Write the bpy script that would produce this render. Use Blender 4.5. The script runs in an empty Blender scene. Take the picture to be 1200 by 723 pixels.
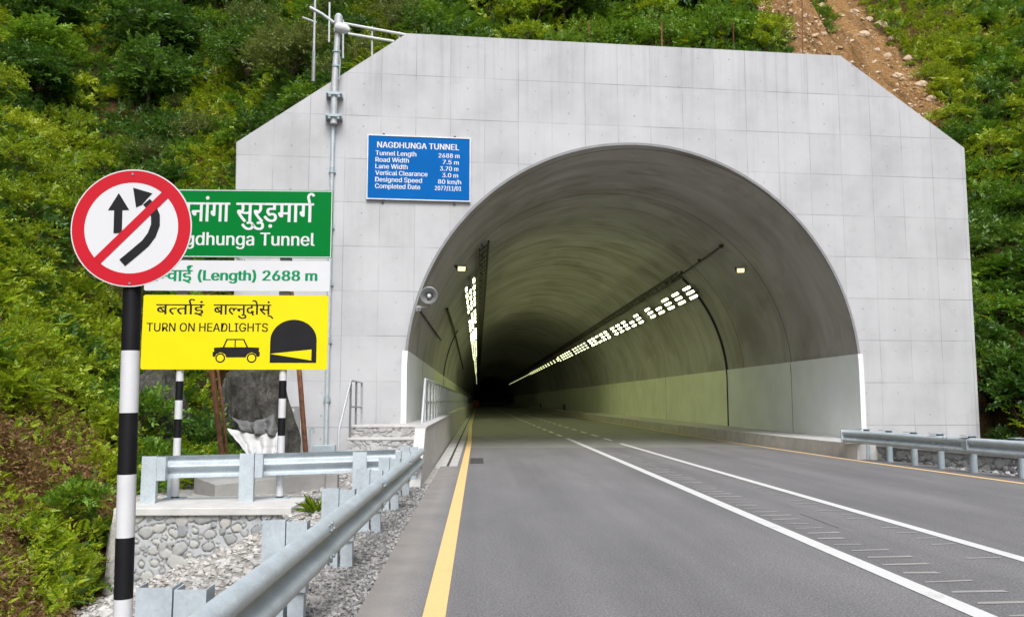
import bpy, bmesh, json, math, random
import numpy as np
from mathutils import Vector, Matrix

random.seed(7)
rng = np.random.default_rng(7)
scn = bpy.context.scene
COL = scn.collection
R = math.radians

# ------------------------------------------------------------------ camera, world, sun, exposure
EYE = np.array([0.0, 0.0, 1.45])
YAW, PITCH, FPX = R(2.2775), R(6.1357), 1000.0          # focal length for a 1200 px wide picture
FW = np.array([math.sin(YAW) * math.cos(PITCH), math.cos(YAW) * math.cos(PITCH), math.sin(PITCH)])
RT = np.array([math.cos(YAW), -math.sin(YAW), 0.0])
UP = np.cross(RT, FW)
cd = bpy.data.cameras.new('camera')
cam = bpy.data.objects.new('camera', cd)
COL.objects.link(cam)
cd.sensor_fit = 'HORIZONTAL'
cd.sensor_width = 36.0
cd.lens = 30.0
cd.clip_start = 0.05
cd.clip_end = 1500
M = Matrix((RT, UP, -FW)).transposed().to_4x4()
M.translation = Vector(EYE)
cam.matrix_world = M
scn.camera = cam

SUN_EL, SUN_AZ = R(50), R(175)       # azimuth clockwise from +Y: behind the camera
w = bpy.data.worlds.new('World')
scn.world = w
w.use_nodes = True
wt = w.node_tree
bg = wt.nodes['Background']
sky = wt.nodes.new('ShaderNodeTexSky')
sky.sky_type = 'NISHITA'
sky.sun_disc = False
sky.sun_elevation = SUN_EL
sky.sun_rotation = SUN_AZ
sky.dust_density = 2.0
hs = wt.nodes.new('ShaderNodeHueSaturation')
hs.inputs['Saturation'].default_value = 0.46
wt.links.new(sky.outputs[0], hs.inputs['Color'])
wt.links.new(hs.outputs[0], bg.inputs[0])
bg.inputs[1].default_value = 0.145
sd = bpy.data.lights.new('sun', 'SUN')
sd.energy = 1.5
sd.angle = R(26)
sd.color = (1.0, 0.98, 0.945)
sun = bpy.data.objects.new('sun', sd)
COL.objects.link(sun)
sv = Vector((math.sin(SUN_AZ) * math.cos(SUN_EL), math.cos(SUN_AZ) * math.cos(SUN_EL), math.sin(SUN_EL)))
sun.rotation_euler = sv.to_track_quat('Z', 'Y').to_euler()
sun.location = (0, -20, 40)
scn.view_settings.view_transform = 'Standard'
scn.view_settings.look = 'None'
scn.view_settings.exposure = 1.0
scn.view_settings.gamma = 1
scn.view_settings.use_curve_mapping = False
scn.cycles.max_bounces = 8
scn.cycles.diffuse_bounces = 4
scn.cycles.use_denoising = True

# ------------------------------------------------------------------ points in the place
PA = R(4.7)                                             # the portal wall stands a little askew to the road
P0 = np.array([10.3476, 23.4205, 0.0])
PU = np.array([math.cos(PA), math.sin(PA), 0.0])
PN = np.array([-math.sin(PA), math.cos(PA), 0.0])
TXC, TZC, TR = 4.38, 2.226, 6.30                        # tunnel bore: centre and radius

def ray(px, py):
    return FW + RT * (px - 600) / FPX + UP * (361.5 - py) / FPX
def on_z(px, py, z=0.0):
    d = ray(px, py)
    return EYE + d * ((z - EYE[2]) / d[2])
def on_y(px, py, Y):
    d = ray(px, py)
    return EYE + d * (Y / d[1])
def on_wall(px, py, off=0.0):
    d = ray(px, py)
    return EYE + d * (((P0 - PN * off - EYE) @ PN) / (d @ PN))
def wall_u(px, py):
    p = on_wall(px, py)
    return float((p - P0) @ PU), float(p[2])
def wall_pt(u, z, off=0.0):
    p = P0 + PU * u - PN * off
    return np.array([p[0], p[1], z])
def on_bore(px, py, rad=TR):
    d = ray(px, py)
    ox, oz = EYE[0] - TXC, EYE[2] - TZC
    a = d[0] ** 2 + d[2] ** 2
    b = 2 * (ox * d[0] + oz * d[2])
    c = ox * ox + oz * oz - rad * rad
    t = (-b + math.sqrt(b * b - 4 * a * c)) / (2 * a)
    return EYE + d * t
def bore_angle(p):
    return math.atan2(p[2] - TZC, p[0] - TXC)
def bore_pt(ang, y, rad=TR):
    return np.array([TXC + rad * math.cos(ang), y, TZC + rad * math.sin(ang)])

# ------------------------------------------------------------------ materials
def new_mat(name):
    m = bpy.data.materials.new(name)
    m.use_nodes = True
    nt = m.node_tree
    return m, nt, nt.nodes['Principled BSDF'], nt.nodes, nt.links
def coord(nt, kind='Object', scale=(1, 1, 1)):
    tc = nt.nodes.new('ShaderNodeTexCoord')
    mp = nt.nodes.new('ShaderNodeMapping')
    mp.inputs['Scale'].default_value = scale
    nt.links.new(tc.outputs[kind], mp.inputs[0])
    return mp.outputs[0]
def noise(nt, vec, scale, detail=4, rough=0.55, dist=0.0):
    n = nt.nodes.new('ShaderNodeTexNoise')
    n.inputs['Scale'].default_value = scale
    n.inputs['Detail'].default_value = detail
    n.inputs['Roughness'].default_value = rough
    n.inputs['Distortion'].default_value = dist
    nt.links.new(vec, n.inputs['Vector'])
    return n.outputs['Fac']
def ramp(nt, fac, stops):
    r = nt.nodes.new('ShaderNodeValToRGB')
    el = r.color_ramp.elements
    while len(el) < len(stops):
        el.new(0.5)
    for e, (p, c) in zip(el, stops):
        e.position = p
        e.color = (c[0], c[1], c[2], 1) if not isinstance(c, (int, float)) else (c, c, c, 1)
    nt.links.new(fac, r.inputs[0])
    return r.outputs[0]
def math_n(nt, op, a, b=None, c=None):
    n = nt.nodes.new('ShaderNodeMath')
    n.operation = op
    for i, v in enumerate((a, b, c)):
        if v is None:
            continue
        if isinstance(v, (int, float)):
            n.inputs[i].default_value = v
        else:
            nt.links.new(v, n.inputs[i])
    return n.outputs[0]
def mix(nt, mode, fac, a, b):
    n = nt.nodes.new('ShaderNodeMix')
    n.data_type = 'RGBA'
    n.blend_type = mode
    n.clamp_factor = True
    for i, v in ((0, fac), (6, a), (7, b)):
        if isinstance(v, (int, float)):
            n.inputs[i].default_value = v if i == 0 else (v, v, v, 1)
        elif isinstance(v, tuple):
            n.inputs[i].default_value = (v[0], v[1], v[2], 1)
        else:
            nt.links.new(v, n.inputs[i])
    return n.outputs[2]
def bump(nt, bsdf, h, strength=0.3, dist=0.02):
    b = nt.nodes.new('ShaderNodeBump')
    b.inputs['Strength'].default_value = strength
    b.inputs['Distance'].default_value = dist
    nt.links.new(h, b.inputs['Height'])
    nt.links.new(b.outputs[0], bsdf.inputs['Normal'])
def sep(nt, vec):
    s = nt.nodes.new('ShaderNodeSeparateXYZ')
    nt.links.new(vec, s.inputs[0])
    return s.outputs

def plain(name, col, rough=0.6, metal=0.0, var=0.12, scale=6.0, bmp=0.0, spec=0.5):
    m, nt, b, N, L = new_mat(name)
    v = coord(nt)
    f = noise(nt, v, scale, 5, 0.6)
    lo = tuple(c * (1 - var) for c in col)
    hi = tuple(min(1, c * (1 + var)) for c in col)
    L.new(ramp(nt, f, [(0.3, lo), (0.7, hi)]), b.inputs['Base Color'])
    b.inputs['Roughness'].default_value = rough
    b.inputs['Metallic'].default_value = metal
    b.inputs['Specular IOR Level'].default_value = spec
    if bmp:
        bump(nt, b, noise(nt, v, scale * 8, 4, 0.6), bmp, 0.01)
    return m

def portal_concrete():
    m, nt, b, N, L = new_mat('board_marked_concrete')
    v = coord(nt)
    x, y, z = sep(nt, v)
    big = noise(nt, v, 0.55, 5, 0.6)
    col = ramp(nt, big, [(0.28, (0.385, 0.39, 0.403)), (0.52, (0.465, 0.472, 0.486)), (0.75, (0.513, 0.52, 0.534))])
    # each shutter panel keeps its own tone
    pu = math_n(nt, 'FLOOR', math_n(nt, 'DIVIDE', x, 0.93))
    zr = math_n(nt, 'DIVIDE', math_n(nt, 'ADD', z, 0.42), 1.18)
    pz = math_n(nt, 'FLOOR', zr)
    cmb = N.new('ShaderNodeCombineXYZ')
    L.new(pu, cmb.inputs[0]); L.new(pz, cmb.inputs[1])
    wn = N.new('ShaderNodeTexWhiteNoise')
    wn.noise_dimensions = '2D'
    L.new(cmb.outputs[0], wn.inputs['Vector'])
    tone = math_n(nt, 'MULTIPLY_ADD', wn.outputs['Value'], 0.07, 0.965)
    col = mix(nt, 'MULTIPLY', 1.0, col, tone)
    # rain streaks
    sv_ = coord(nt, 'Object', (2.2, 1, 0.16))
    st = noise(nt, sv_, 1.5, 6, 0.65)
    col = mix(nt, 'MULTIPLY', ramp(nt, st, [(0.52, 0.0), (0.78, 0.55)]), col, (0.80, 0.80, 0.80))
    topz = math_n(nt, 'MULTIPLY', ramp(nt, math_n(nt, 'DIVIDE', z, 12.0), [(0.70, 0.0), (0.95, 1.0)]), ramp(nt, noise(nt, coord(nt, 'Object', (3.5, 1, 0.10)), 1.6, 6, 0.7), [(0.50, 0.0), (0.70, 0.75)]))
    col = mix(nt, 'MULTIPLY', topz, col, (0.76, 0.76, 0.755))
    # grey smudges
    sm = noise(nt, v, 1.4, 6, 0.7, 0.6)
    col = mix(nt, 'MULTIPLY', ramp(nt, sm, [(0.60, 0.0), (0.74, 0.7)]), col, (0.84, 0.84, 0.845))
    # joints between the shutter panels
    fu = math_n(nt, 'ABSOLUTE', math_n(nt, 'SUBTRACT', math_n(nt, 'FRACT', math_n(nt, 'DIVIDE', x, 0.93)), 0.5))
    fz = math_n(nt, 'ABSOLUTE', math_n(nt, 'SUBTRACT', math_n(nt, 'FRACT', zr), 0.5))
    ju = math_n(nt, 'GREATER_THAN', fu, 0.5 - 0.010)
    jz = math_n(nt, 'GREATER_THAN', fz, 0.5 - 0.009)
    wob = noise(nt, v, 0.9, 3, 0.5)
    ju = math_n(nt, 'MULTIPLY', ju, ramp(nt, wob, [(0.38, 0.12), (0.62, 0.75)]))
    wob2 = noise(nt, v, 0.7, 3, 0.5, 0.3)
    jz = math_n(nt, 'MULTIPLY', jz, ramp(nt, wob2, [(0.38, 0.15), (0.60, 0.9)]))
    j = math_n(nt, 'MAXIMUM', ju, jz)
    col = mix(nt, 'MULTIPLY', math_n(nt, 'MULTIPLY', j, 0.8), col, (0.45, 0.45, 0.46))
    # tie holes
    tu = math_n(nt, 'SUBTRACT', math_n(nt, 'FRACT', math_n(nt, 'DIVIDE', x, 0.93)), 0.5)
    tz = math_n(nt, 'SUBTRACT', math_n(nt, 'FRACT', math_n(nt, 'MULTIPLY', zr, 2.0)), 0.5)
    dd = math_n(nt, 'SQRT', math_n(nt, 'ADD', math_n(nt, 'POWER', math_n(nt, 'MULTIPLY', tu, 0.93), 2.0), math_n(nt, 'POWER', math_n(nt, 'MULTIPLY', tz, 0.59), 2.0)))
    hole = math_n(nt, 'LESS_THAN', dd, 0.024)
    col = mix(nt, 'MULTIPLY', math_n(nt, 'MULTIPLY', hole, ramp(nt, noise(nt, v, 0.8, 3, 0.6), [(0.42, 0.04), (0.62, 0.55)])), col, (0.30, 0.30, 0.30))
    L.new(col, b.inputs['Base Color'])
    b.inputs['Roughness'].default_value = 0.85
    b.inputs['Specular IOR Level'].default_value = 0.25
    h = math_n(nt, 'SUBTRACT', noise(nt, v, 22, 5, 0.6), math_n(nt, 'MULTIPLY', math_n(nt, 'MAXIMUM', j, hole), 0.6))
    bump(nt, b, h, 0.25, 0.01)
    return m

def lining_concrete():
    m, nt, b, N, L = new_mat('tunnel_lining_concrete')
    v = coord(nt)
    x, y, z = sep(nt, v)
    f = noise(nt, coord(nt, 'Object', (0.25, 1.6, 0.25)), 1.2, 6, 0.62)
    col = ramp(nt, f, [(0.28, (0.40, 0.397, 0.388)), (0.52, (0.455, 0.451, 0.44)), (0.76, (0.51, 0.506, 0.494))])
    g = noise(nt, v, 0.35, 4, 0.6, 0.8)
    col = mix(nt, 'MULTIPLY', ramp(nt, g, [(0.42, 0.0), (0.68, 0.85)]), col, (0.66, 0.62, 0.57))
    s = noise(nt, coord(nt, 'Object', (0.35, 1.2, 0.35)), 1.1, 5, 0.6, 0.5)
    up = ramp(nt, math_n(nt, 'DIVIDE', z, 9.0), [(0.66, 0.0), (0.92, 0.8)])
    st = math_n(nt, 'MULTIPLY', up, ramp(nt, s, [(0.50, 0.0), (0.62, 1.0)]))
    col = mix(nt, 'MIX', math_n(nt, 'MULTIPLY', st, 0.45), col, (0.20, 0.135, 0.10))
    pale = math_n(nt, 'MULTIPLY', up, ramp(nt, noise(nt, coord(nt, 'Object', (0.5, 1.5, 0.5)), 1.7, 5, 0.6), [(0.62, 0.0), (0.68, 0.55)]))
    col = mix(nt, 'MIX', pale, col, (0.42, 0.41, 0.37))
    fy = math_n(nt, 'ABSOLUTE', math_n(nt, 'SUBTRACT', math_n(nt, 'FRACT', math_n(nt, 'DIVIDE', y, 5.2)), 0.5))
    j = math_n(nt, 'GREATER_THAN', fy, 0.493)
    col = mix(nt, 'MULTIPLY', math_n(nt, 'MULTIPLY', j, 0.75), col, (0.25, 0.25, 0.24))
    L.new(col, b.inputs['Base Color'])
    b.inputs['Roughness'].default_value = 0.72
    b.inputs['Specular IOR Level'].default_value = 0.35
    bump(nt, b, noise(nt, v, 9, 5, 0.6), 0.3, 0.02)
    return m

def asphalt():
    m, nt, b, N, L = new_mat('asphalt')
    v = coord(nt)
    x, y, z = sep(nt, v)
    fine = noise(nt, v, 62, 3, 0.75)
    big = noise(nt, coord(nt, 'Object', (0.55, 0.16, 1)), 1.3, 6, 0.62)
    col = ramp(nt, big, [(0.30, (0.160, 0.157, 0.159)), (0.55, (0.194, 0.190, 0.192)), (0.75, (0.222, 0.217, 0.217))])
    col = mix(nt, 'MULTIPLY', 1.0, col, ramp(nt, fine, [(0.30, 0.50), (0.5, 0.97), (0.70, 1.60)]))
    vo = N.new('ShaderNodeTexVoronoi')
    vo.inputs['Scale'].default_value = 60
    L.new(v, vo.inputs['Vector'])
    col = mix(nt, 'MULTIPLY', 1.0, col, ramp(nt, vo.outputs['Distance'], [(0.1, 1.13), (0.6, 0.84)]))
    # paler dusty edge left of the yellow line
    dn = noise(nt, v, 1.6, 5, 0.65)
    edge = math_n(nt, 'MULTIPLY', ramp(nt, math_n(nt, 'MULTIPLY', x, -1.0), [(0.34, 0.0), (0.6, 0.8)]), ramp(nt, dn, [(0.30, 0.4), (0.6, 1.0)]))
    col = mix(nt, 'MIX', edge, col, (0.29, 0.268, 0.245))
    wt_ = noise(nt, coord(nt, 'Object', (1.3, 0.03, 1)), 1.4, 3, 0.5)
    col = mix(nt, 'MULTIPLY', 1.0, col, ramp(nt, wt_, [(0.35, 0.90), (0.65, 1.07)]))
    spot = noise(nt, v, 2.6, 5, 0.7)
    col = mix(nt, 'MULTIPLY', ramp(nt, spot, [(0.66, 0.0), (0.74, 0.5)]), col, (0.72, 0.71, 0.70))
    L.new(col, b.inputs['Base Color'])
    b.inputs['Roughness'].default_value = 0.83
    b.inputs['Specular IOR Level'].default_value = 0.3
    bump(nt, b, math_n(nt, 'ADD', fine, vo.outputs['Distance']), 0.5, 0.006)
    return m

def paint(name, col, wear=0.35):
    m, nt, b, N, L = new_mat(name)
    v = coord(nt)
    f = noise(nt, v, 3.0, 6, 0.7)
    g = noise(nt, v, 70, 3, 0.7)
    c = ramp(nt, g, [(0.3, tuple(a * 0.86 for a in col)), (0.7, col)])
    c = mix(nt, 'MIX', math_n(nt, 'MULTIPLY', ramp(nt, f, [(0.56, 0.0), (0.72, 1.0)]), wear), c, tuple(a * 0.55 for a in col))
    L.new(c, b.inputs['Base Color'])
    b.inputs['Roughness'].default_value = 0.65
    bump(nt, b, g, 0.25, 0.004)
    return m

def galvanised(name='galvanised_steel', col=(0.47, 0.535, 0.575)):
    m, nt, b, N, L = new_mat(name)
    v = coord(nt)
    vo = N.new('ShaderNodeTexVoronoi')
    vo.inputs['Scale'].default_value = 55
    L.new(v, vo.inputs['Vector'])
    spx = math_n(nt, 'MULTIPLY', sep(nt, vo.outputs['Color'])[0], 1.0)
    f = noise(nt, v, 3.5, 6, 0.65)
    c = ramp(nt, f, [(0.30, tuple(a * 0.82 for a in col)), (0.60, col), (0.8, tuple(a * 1.12 for a in col))])
    c = mix(nt, 'MULTIPLY', 1.0, c, ramp(nt, spx, [(0.0, 0.93), (1.0, 1.06)]))
    dirt = noise(nt, coord(nt, 'Object', (3, 3, 0.8)), 4.0, 6, 0.7)
    c = mix(nt, 'MULTIPLY', ramp(nt, dirt, [(0.58, 0.0), (0.75, 0.6)]), c, (0.72, 0.68, 0.62))
    L.new(c, b.inputs['Base Color'])
    b.inputs['Metallic'].default_value = 0.12
    L.new(ramp(nt, f, [(0.3, 0.36), (0.7, 0.52)]), b.inputs['Roughness'])
    bump(nt, b, noise(nt, v, 14, 3, 0.5), 0.06, 0.01)
    return m

def leaf_mat(name, dark, mid, light, obj_var=0.5):
    m, nt, b, N, L = new_mat(name)
    g = N.new('ShaderNodeNewGeometry')
    oi = N.new('ShaderNodeObjectInfo')
    pn = noise(nt, g.outputs['Position'], 0.45, 4, 0.6)
    t = math_n(nt, 'ADD', math_n(nt, 'MULTIPLY', g.outputs['Random Per Island'], 0.42),
               math_n(nt, 'ADD', math_n(nt, 'MULTIPLY', pn, 0.75), math_n(nt, 'MULTIPLY', oi.outputs['Random'], 0.22)))
    c = ramp(nt, t, [(0.30, dark), (0.62, mid), (0.95, light)])
    L.new(c, b.inputs['Base Color'])
    b.inputs['Roughness'].default_value = 0.42
    b.inputs['Specular IOR Level'].default_value = 0.5
    tr = N.new('ShaderNodeBsdfTranslucent')
    L.new(mix(nt, 'MIX', 0.5, c, light), tr.inputs['Color'])
    ms = N.new('ShaderNodeMixShader')
    ms.inputs[0].default_value = 0.38
    out = nt.nodes['Material Output']
    L.new(b.outputs[0], ms.inputs[1])
    L.new(tr.outputs[0], ms.inputs[2])
    L.new(ms.outputs[0], out.inputs['Surface'])
    return m

def soil_mat():
    m, nt, b, N, L = new_mat('hillside_soil')
    v = coord(nt)
    at = N.new('ShaderNodeAttribute')
    at.attribute_name = 'scar'
    f = noise(nt, v, 1.1, 8, 0.68)
    g = noise(nt, v, 7.0, 6, 0.7)
    dark = ramp(nt, f, [(0.3, (0.045, 0.040, 0.016)), (0.5, (0.12, 0.075, 0.030)), (0.7, (0.26, 0.155, 0.066))])
    bright = ramp(nt, g, [(0.26, (0.20, 0.090, 0.030)), (0.45, (0.44, 0.235, 0.090)), (0.60, (0.57, 0.345, 0.155)), (0.76, (0.64, 0.47, 0.29))])
    gul = ramp(nt, noise(nt, coord(nt, 'Object', (1.1, 0.22, 0.22)), 1.3, 6, 0.65), [(0.36, 0.55), (0.52, 1.0), (0.68, 1.22)])
    bright = mix(nt, 'MULTIPLY', 1.0, bright, gul)
    grit = ramp(nt, noise(nt, v, 38, 5, 0.75), [(0.34, 0.55), (0.5, 1.0), (0.66, 1.5)])
    L.new(mix(nt, 'MULTIPLY', 1.0, mix(nt, 'MIX', at.outputs['Fac'], dark, bright), grit), b.inputs['Base Color'])
    b.inputs['Roughness'].default_value = 0.95
    b.inputs['Specular IOR Level'].default_value = 0.1
    bump(nt, b, math_n(nt, 'ADD', math_n(nt, 'MULTIPLY', noise(nt, coord(nt, 'Object', (1.6, 0.5, 0.5)), 1.5, 8, 0.72), 3.0), noise(nt, v, 18, 6, 0.72)), 1.0, 0.22)
    return m

def stone_mat(name, stops, scale=3.0, island=True):
    m, nt, b, N, L = new_mat(name)
    v = coord(nt)
    f = noise(nt, v, scale, 7, 0.68)
    g = N.new('ShaderNodeNewGeometry')
    if island:
        f = math_n(nt, 'ADD', math_n(nt, 'MULTIPLY', f, 0.5), math_n(nt, 'MULTIPLY', g.outputs['Random Per Island'], 0.5))
    L.new(ramp(nt, f, stops), b.inputs['Base Color'])
    b.inputs['Roughness'].default_value = 0.9
    b.inputs['Specular IOR Level'].default_value = 0.2
    bump(nt, b, noise(nt, v, scale * (9 if scale > 2.3 else 4), 7, 0.72), 0.8, 0.02 if scale > 2.3 else 0.16)
    return m

def rubble_wall_mat():
    m, nt, b, N, L = new_mat('mortared_rubble')
    v = coord(nt)
    at = N.new('ShaderNodeAttribute'); at.attribute_name = 'stone'
    tn = N.new('ShaderNodeAttribute'); tn.attribute_name = 'tone'
    f = noise(nt, v, 9, 6, 0.7)
    t = math_n(nt, 'ADD', math_n(nt, 'MULTIPLY', f, 0.45), math_n(nt, 'MULTIPLY', tn.outputs['Fac'], 0.55))
    st = ramp(nt, t, [(0.2, (0.23, 0.245, 0.255)), (0.5, (0.34, 0.345, 0.34)), (0.8, (0.44, 0.435, 0.405))])
    mo = ramp(nt, noise(nt, v, 5, 6, 0.7), [(0.3, (0.34, 0.355, 0.37)), (0.7, (0.46, 0.47, 0.48))])
    gp = N.new('ShaderNodeAttribute'); gp.attribute_name = 'gap'
    L.new(mix(nt, 'MIX', math_n(nt, 'MULTIPLY', gp.outputs['Fac'], 0.62), mix(nt, 'MIX', at.outputs['Fac'], mo, st), (0.10, 0.095, 0.085)), b.inputs['Base Color'])
    b.inputs['Roughness'].default_value = 0.92
    bump(nt, b, noise(nt, v, 60, 4, 0.7), 0.5, 0.01)
    return m

def emit(name, col, strength):
    m, nt, b, N, L = new_mat(name)
    b.inputs['Base Color'].default_value = (0.8, 0.8, 0.75, 1)
    b.inputs['Emission Color'].default_value = (*col, 1)
    b.inputs['Emission Strength'].default_value = strength
    return m

MT = dict(
    portal=portal_concrete(), lining=lining_concrete(), asphalt=asphalt(),
    concrete=plain('smooth_concrete', (0.47, 0.465, 0.45), 0.85, 0, 0.16, 2.2, 0.35, 0.25),
    pale_concrete=plain('pale_concrete', (0.52, 0.515, 0.50), 0.85, 0, 0.12, 3.0, 0.35, 0.25),
    dull_concrete=plain('dull_concrete', (0.36, 0.355, 0.34), 0.9, 0, 0.25, 1.6, 0.4, 0.2),
    tunnel_road=plain('tunnel_pavement', (0.20, 0.20, 0.19), 0.75, 0, 0.18, 1.3, 0.3, 0.3),
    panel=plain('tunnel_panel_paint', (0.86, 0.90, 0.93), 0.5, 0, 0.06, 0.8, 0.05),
    panel_lamp_tint=plain('lamp_tinted_panel_paint', (0.86, 0.89, 0.74), 0.45, 0, 0.08, 0.8, 0.05),  # same panels deeper in, with the lamps' greenish light painted into the colour
    white_rim=plain('white_masonry_paint', (0.72, 0.73, 0.75), 0.6, 0, 0.04, 3),
    grey_rim=plain('grey_edge_metal', (0.22, 0.225, 0.23), 0.6, 0, 0.15, 3),
    white_line=paint('white_road_paint', (0.66, 0.66, 0.65), 0.6),
    yellow_line=paint('yellow_road_paint', (0.82, 0.55, 0.23), 0.3),
    worn_line=paint('worn_rumble_paint', (0.33, 0.325, 0.31), 1.0),
    crack=plain('dark_joint', (0.045, 0.045, 0.045), 0.9, 0, 0.2, 9),
    galv=galvanised(), galv_dark=galvanised('weathered_galvanised_steel', (0.36, 0.43, 0.47)),
    steel=galvanised('pale_steel', (0.46, 0.485, 0.50)),
    bolt=plain('bolt_steel', (0.22, 0.245, 0.26), 0.55, 0.1, 0.2, 20),
    red=plain('red_sign_film', (0.47, 0.010, 0.022), 0.5, 0, 0.05, 2, 0, 0.18),
    sign_white=plain('white_sign_film', (0.60, 0.61, 0.63), 0.4, 0, 0.03, 2),
    sign_black=plain('black_sign_film', (0.012, 0.012, 0.014), 0.5, 0, 0.2, 4, 0, 0.18),
    sign_green=plain('green_sign_film', (0.0, 0.160, 0.026), 0.5, 0, 0.06, 1.5, 0, 0.06),
    sign_greentext=plain('green_letter_film', (0.0, 0.235, 0.085), 0.5, 0, 0.05, 3, 0, 0.18),
    sign_yellow=plain('yellow_sign_film', (0.74, 0.62, 0.003), 0.5, 0, 0.04, 1.5, 0, 0.18),
    sign_blue=plain('blue_sign_film', (0.0, 0.105, 0.37), 0.5, 0, 0.06, 1.5, 0, 0.06),
    sign_back=plain('sign_back_aluminium', (0.45, 0.46, 0.47), 0.45, 0.7, 0.1, 4),
    pole_white=plain('white_pole_paint', (0.60, 0.61, 0.63), 0.45, 0, 0.06, 5),
    pole_black=plain('black_pole_paint', (0.010, 0.010, 0.012), 0.5, 0, 0.2, 5, 0, 0.18),
    rust=plain('rusty_steel', (0.20, 0.085, 0.045), 0.85, 0.1, 0.45, 9, 0.4),
    rust_orange=plain('rust_red_primer', (0.45, 0.13, 0.05), 0.8, 0, 0.3, 12, 0.3),
    riser=stone_mat('rough_cast_concrete', [(0.28, (0.28, 0.28, 0.275)), (0.48, (0.40, 0.40, 0.395)), (0.75, (0.50, 0.495, 0.48))], 4.5, False),
    black=plain('black_rubber', (0.018, 0.018, 0.017), 0.6, 0, 0.2, 8),
    dark_metal=plain('dark_metal', (0.06, 0.06, 0.058), 0.5, 0.3, 0.2, 8),
    mid_metal=plain('mid_grey_metal', (0.30, 0.31, 0.31), 0.45, 0.5, 0.15, 6),
    white_plastic=plain('white_plastic', (0.56, 0.57, 0.58), 0.4, 0, 0.05, 5),
    soil=soil_mat(),
    gravel_bed=stone_mat('gravel_bed', [(0.3, (0.22, 0.21, 0.20)), (0.5, (0.42, 0.40, 0.37)), (0.7, (0.58, 0.56, 0.53))], 12, False),
    white_stone=stone_mat('pale_rubble', [(0.14, (0.25, 0.19, 0.14)), (0.30, (0.48, 0.45, 0.42)), (0.60, (0.54, 0.525, 0.505)), (0.9, (0.66, 0.65, 0.635))], 6),
    grey_stone=stone_mat('grey_gravel', [(0.2, (0.17, 0.17, 0.17)), (0.5, (0.34, 0.335, 0.33)), (0.85, (0.55, 0.54, 0.53))], 9),
    scar_stone=stone_mat('scar_rock', [(0.2, (0.30, 0.19, 0.10)), (0.5, (0.46, 0.33, 0.21)), (0.8, (0.64, 0.54, 0.43))], 2.5),
    dark_rock=stone_mat('dark_rock', [(0.30, (0.018, 0.018, 0.016)), (0.48, (0.07, 0.068, 0.06)), (0.62, (0.13, 0.125, 0.11)), (0.78, (0.24, 0.23, 0.21))], 2.2, False),
    rubble_wall=rubble_wall_mat(),
    bark=stone_mat('bark', [(0.3, (0.06, 0.045, 0.03)), (0.5, (0.13, 0.10, 0.07)), (0.75, (0.24, 0.20, 0.15))], 5, False),
    tarp_white=plain('white_tarpaulin', (0.55, 0.55, 0.55), 0.6, 0, 0.12, 5),
    tarp_grey=plain('grey_tarpaulin', (0.12, 0.12, 0.12), 0.6, 0, 0.25, 5),
    leaf_a=leaf_mat('leaf_bright', (0.062, 0.145, 0.005), (0.185, 0.305, 0.009), (0.44, 0.50, 0.022)),
    leaf_b=leaf_mat('leaf_mid', (0.030, 0.105, 0.008), (0.090, 0.215, 0.013), (0.225, 0.365, 0.026)),
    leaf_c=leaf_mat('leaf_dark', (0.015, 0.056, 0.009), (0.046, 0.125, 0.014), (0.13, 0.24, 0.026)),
    leaf_dry=leaf_mat('leaf_dry', (0.10, 0.050, 0.018), (0.24, 0.135, 0.050), (0.40, 0.27, 0.12)),
    leaf_d=leaf_mat('leaf_olive', (0.040, 0.072, 0.014), (0.105, 0.155, 0.030), (0.24, 0.28, 0.065)),
    lamp=emit('tunnel_lamp_lens', (0.93, 1.0, 0.48), 13.0),
    lamp_far=emit('tunnel_lamp_lens_dim', (0.93, 1.0, 0.50), 2.2),
    spot=emit('floodlight_lens', (1.0, 0.82, 0.26), 1.25),
    orange=plain('orange_glow_paint', (0.40, 0.10, 0.02), 0.6, 0, 0.1, 5),
)

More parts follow.
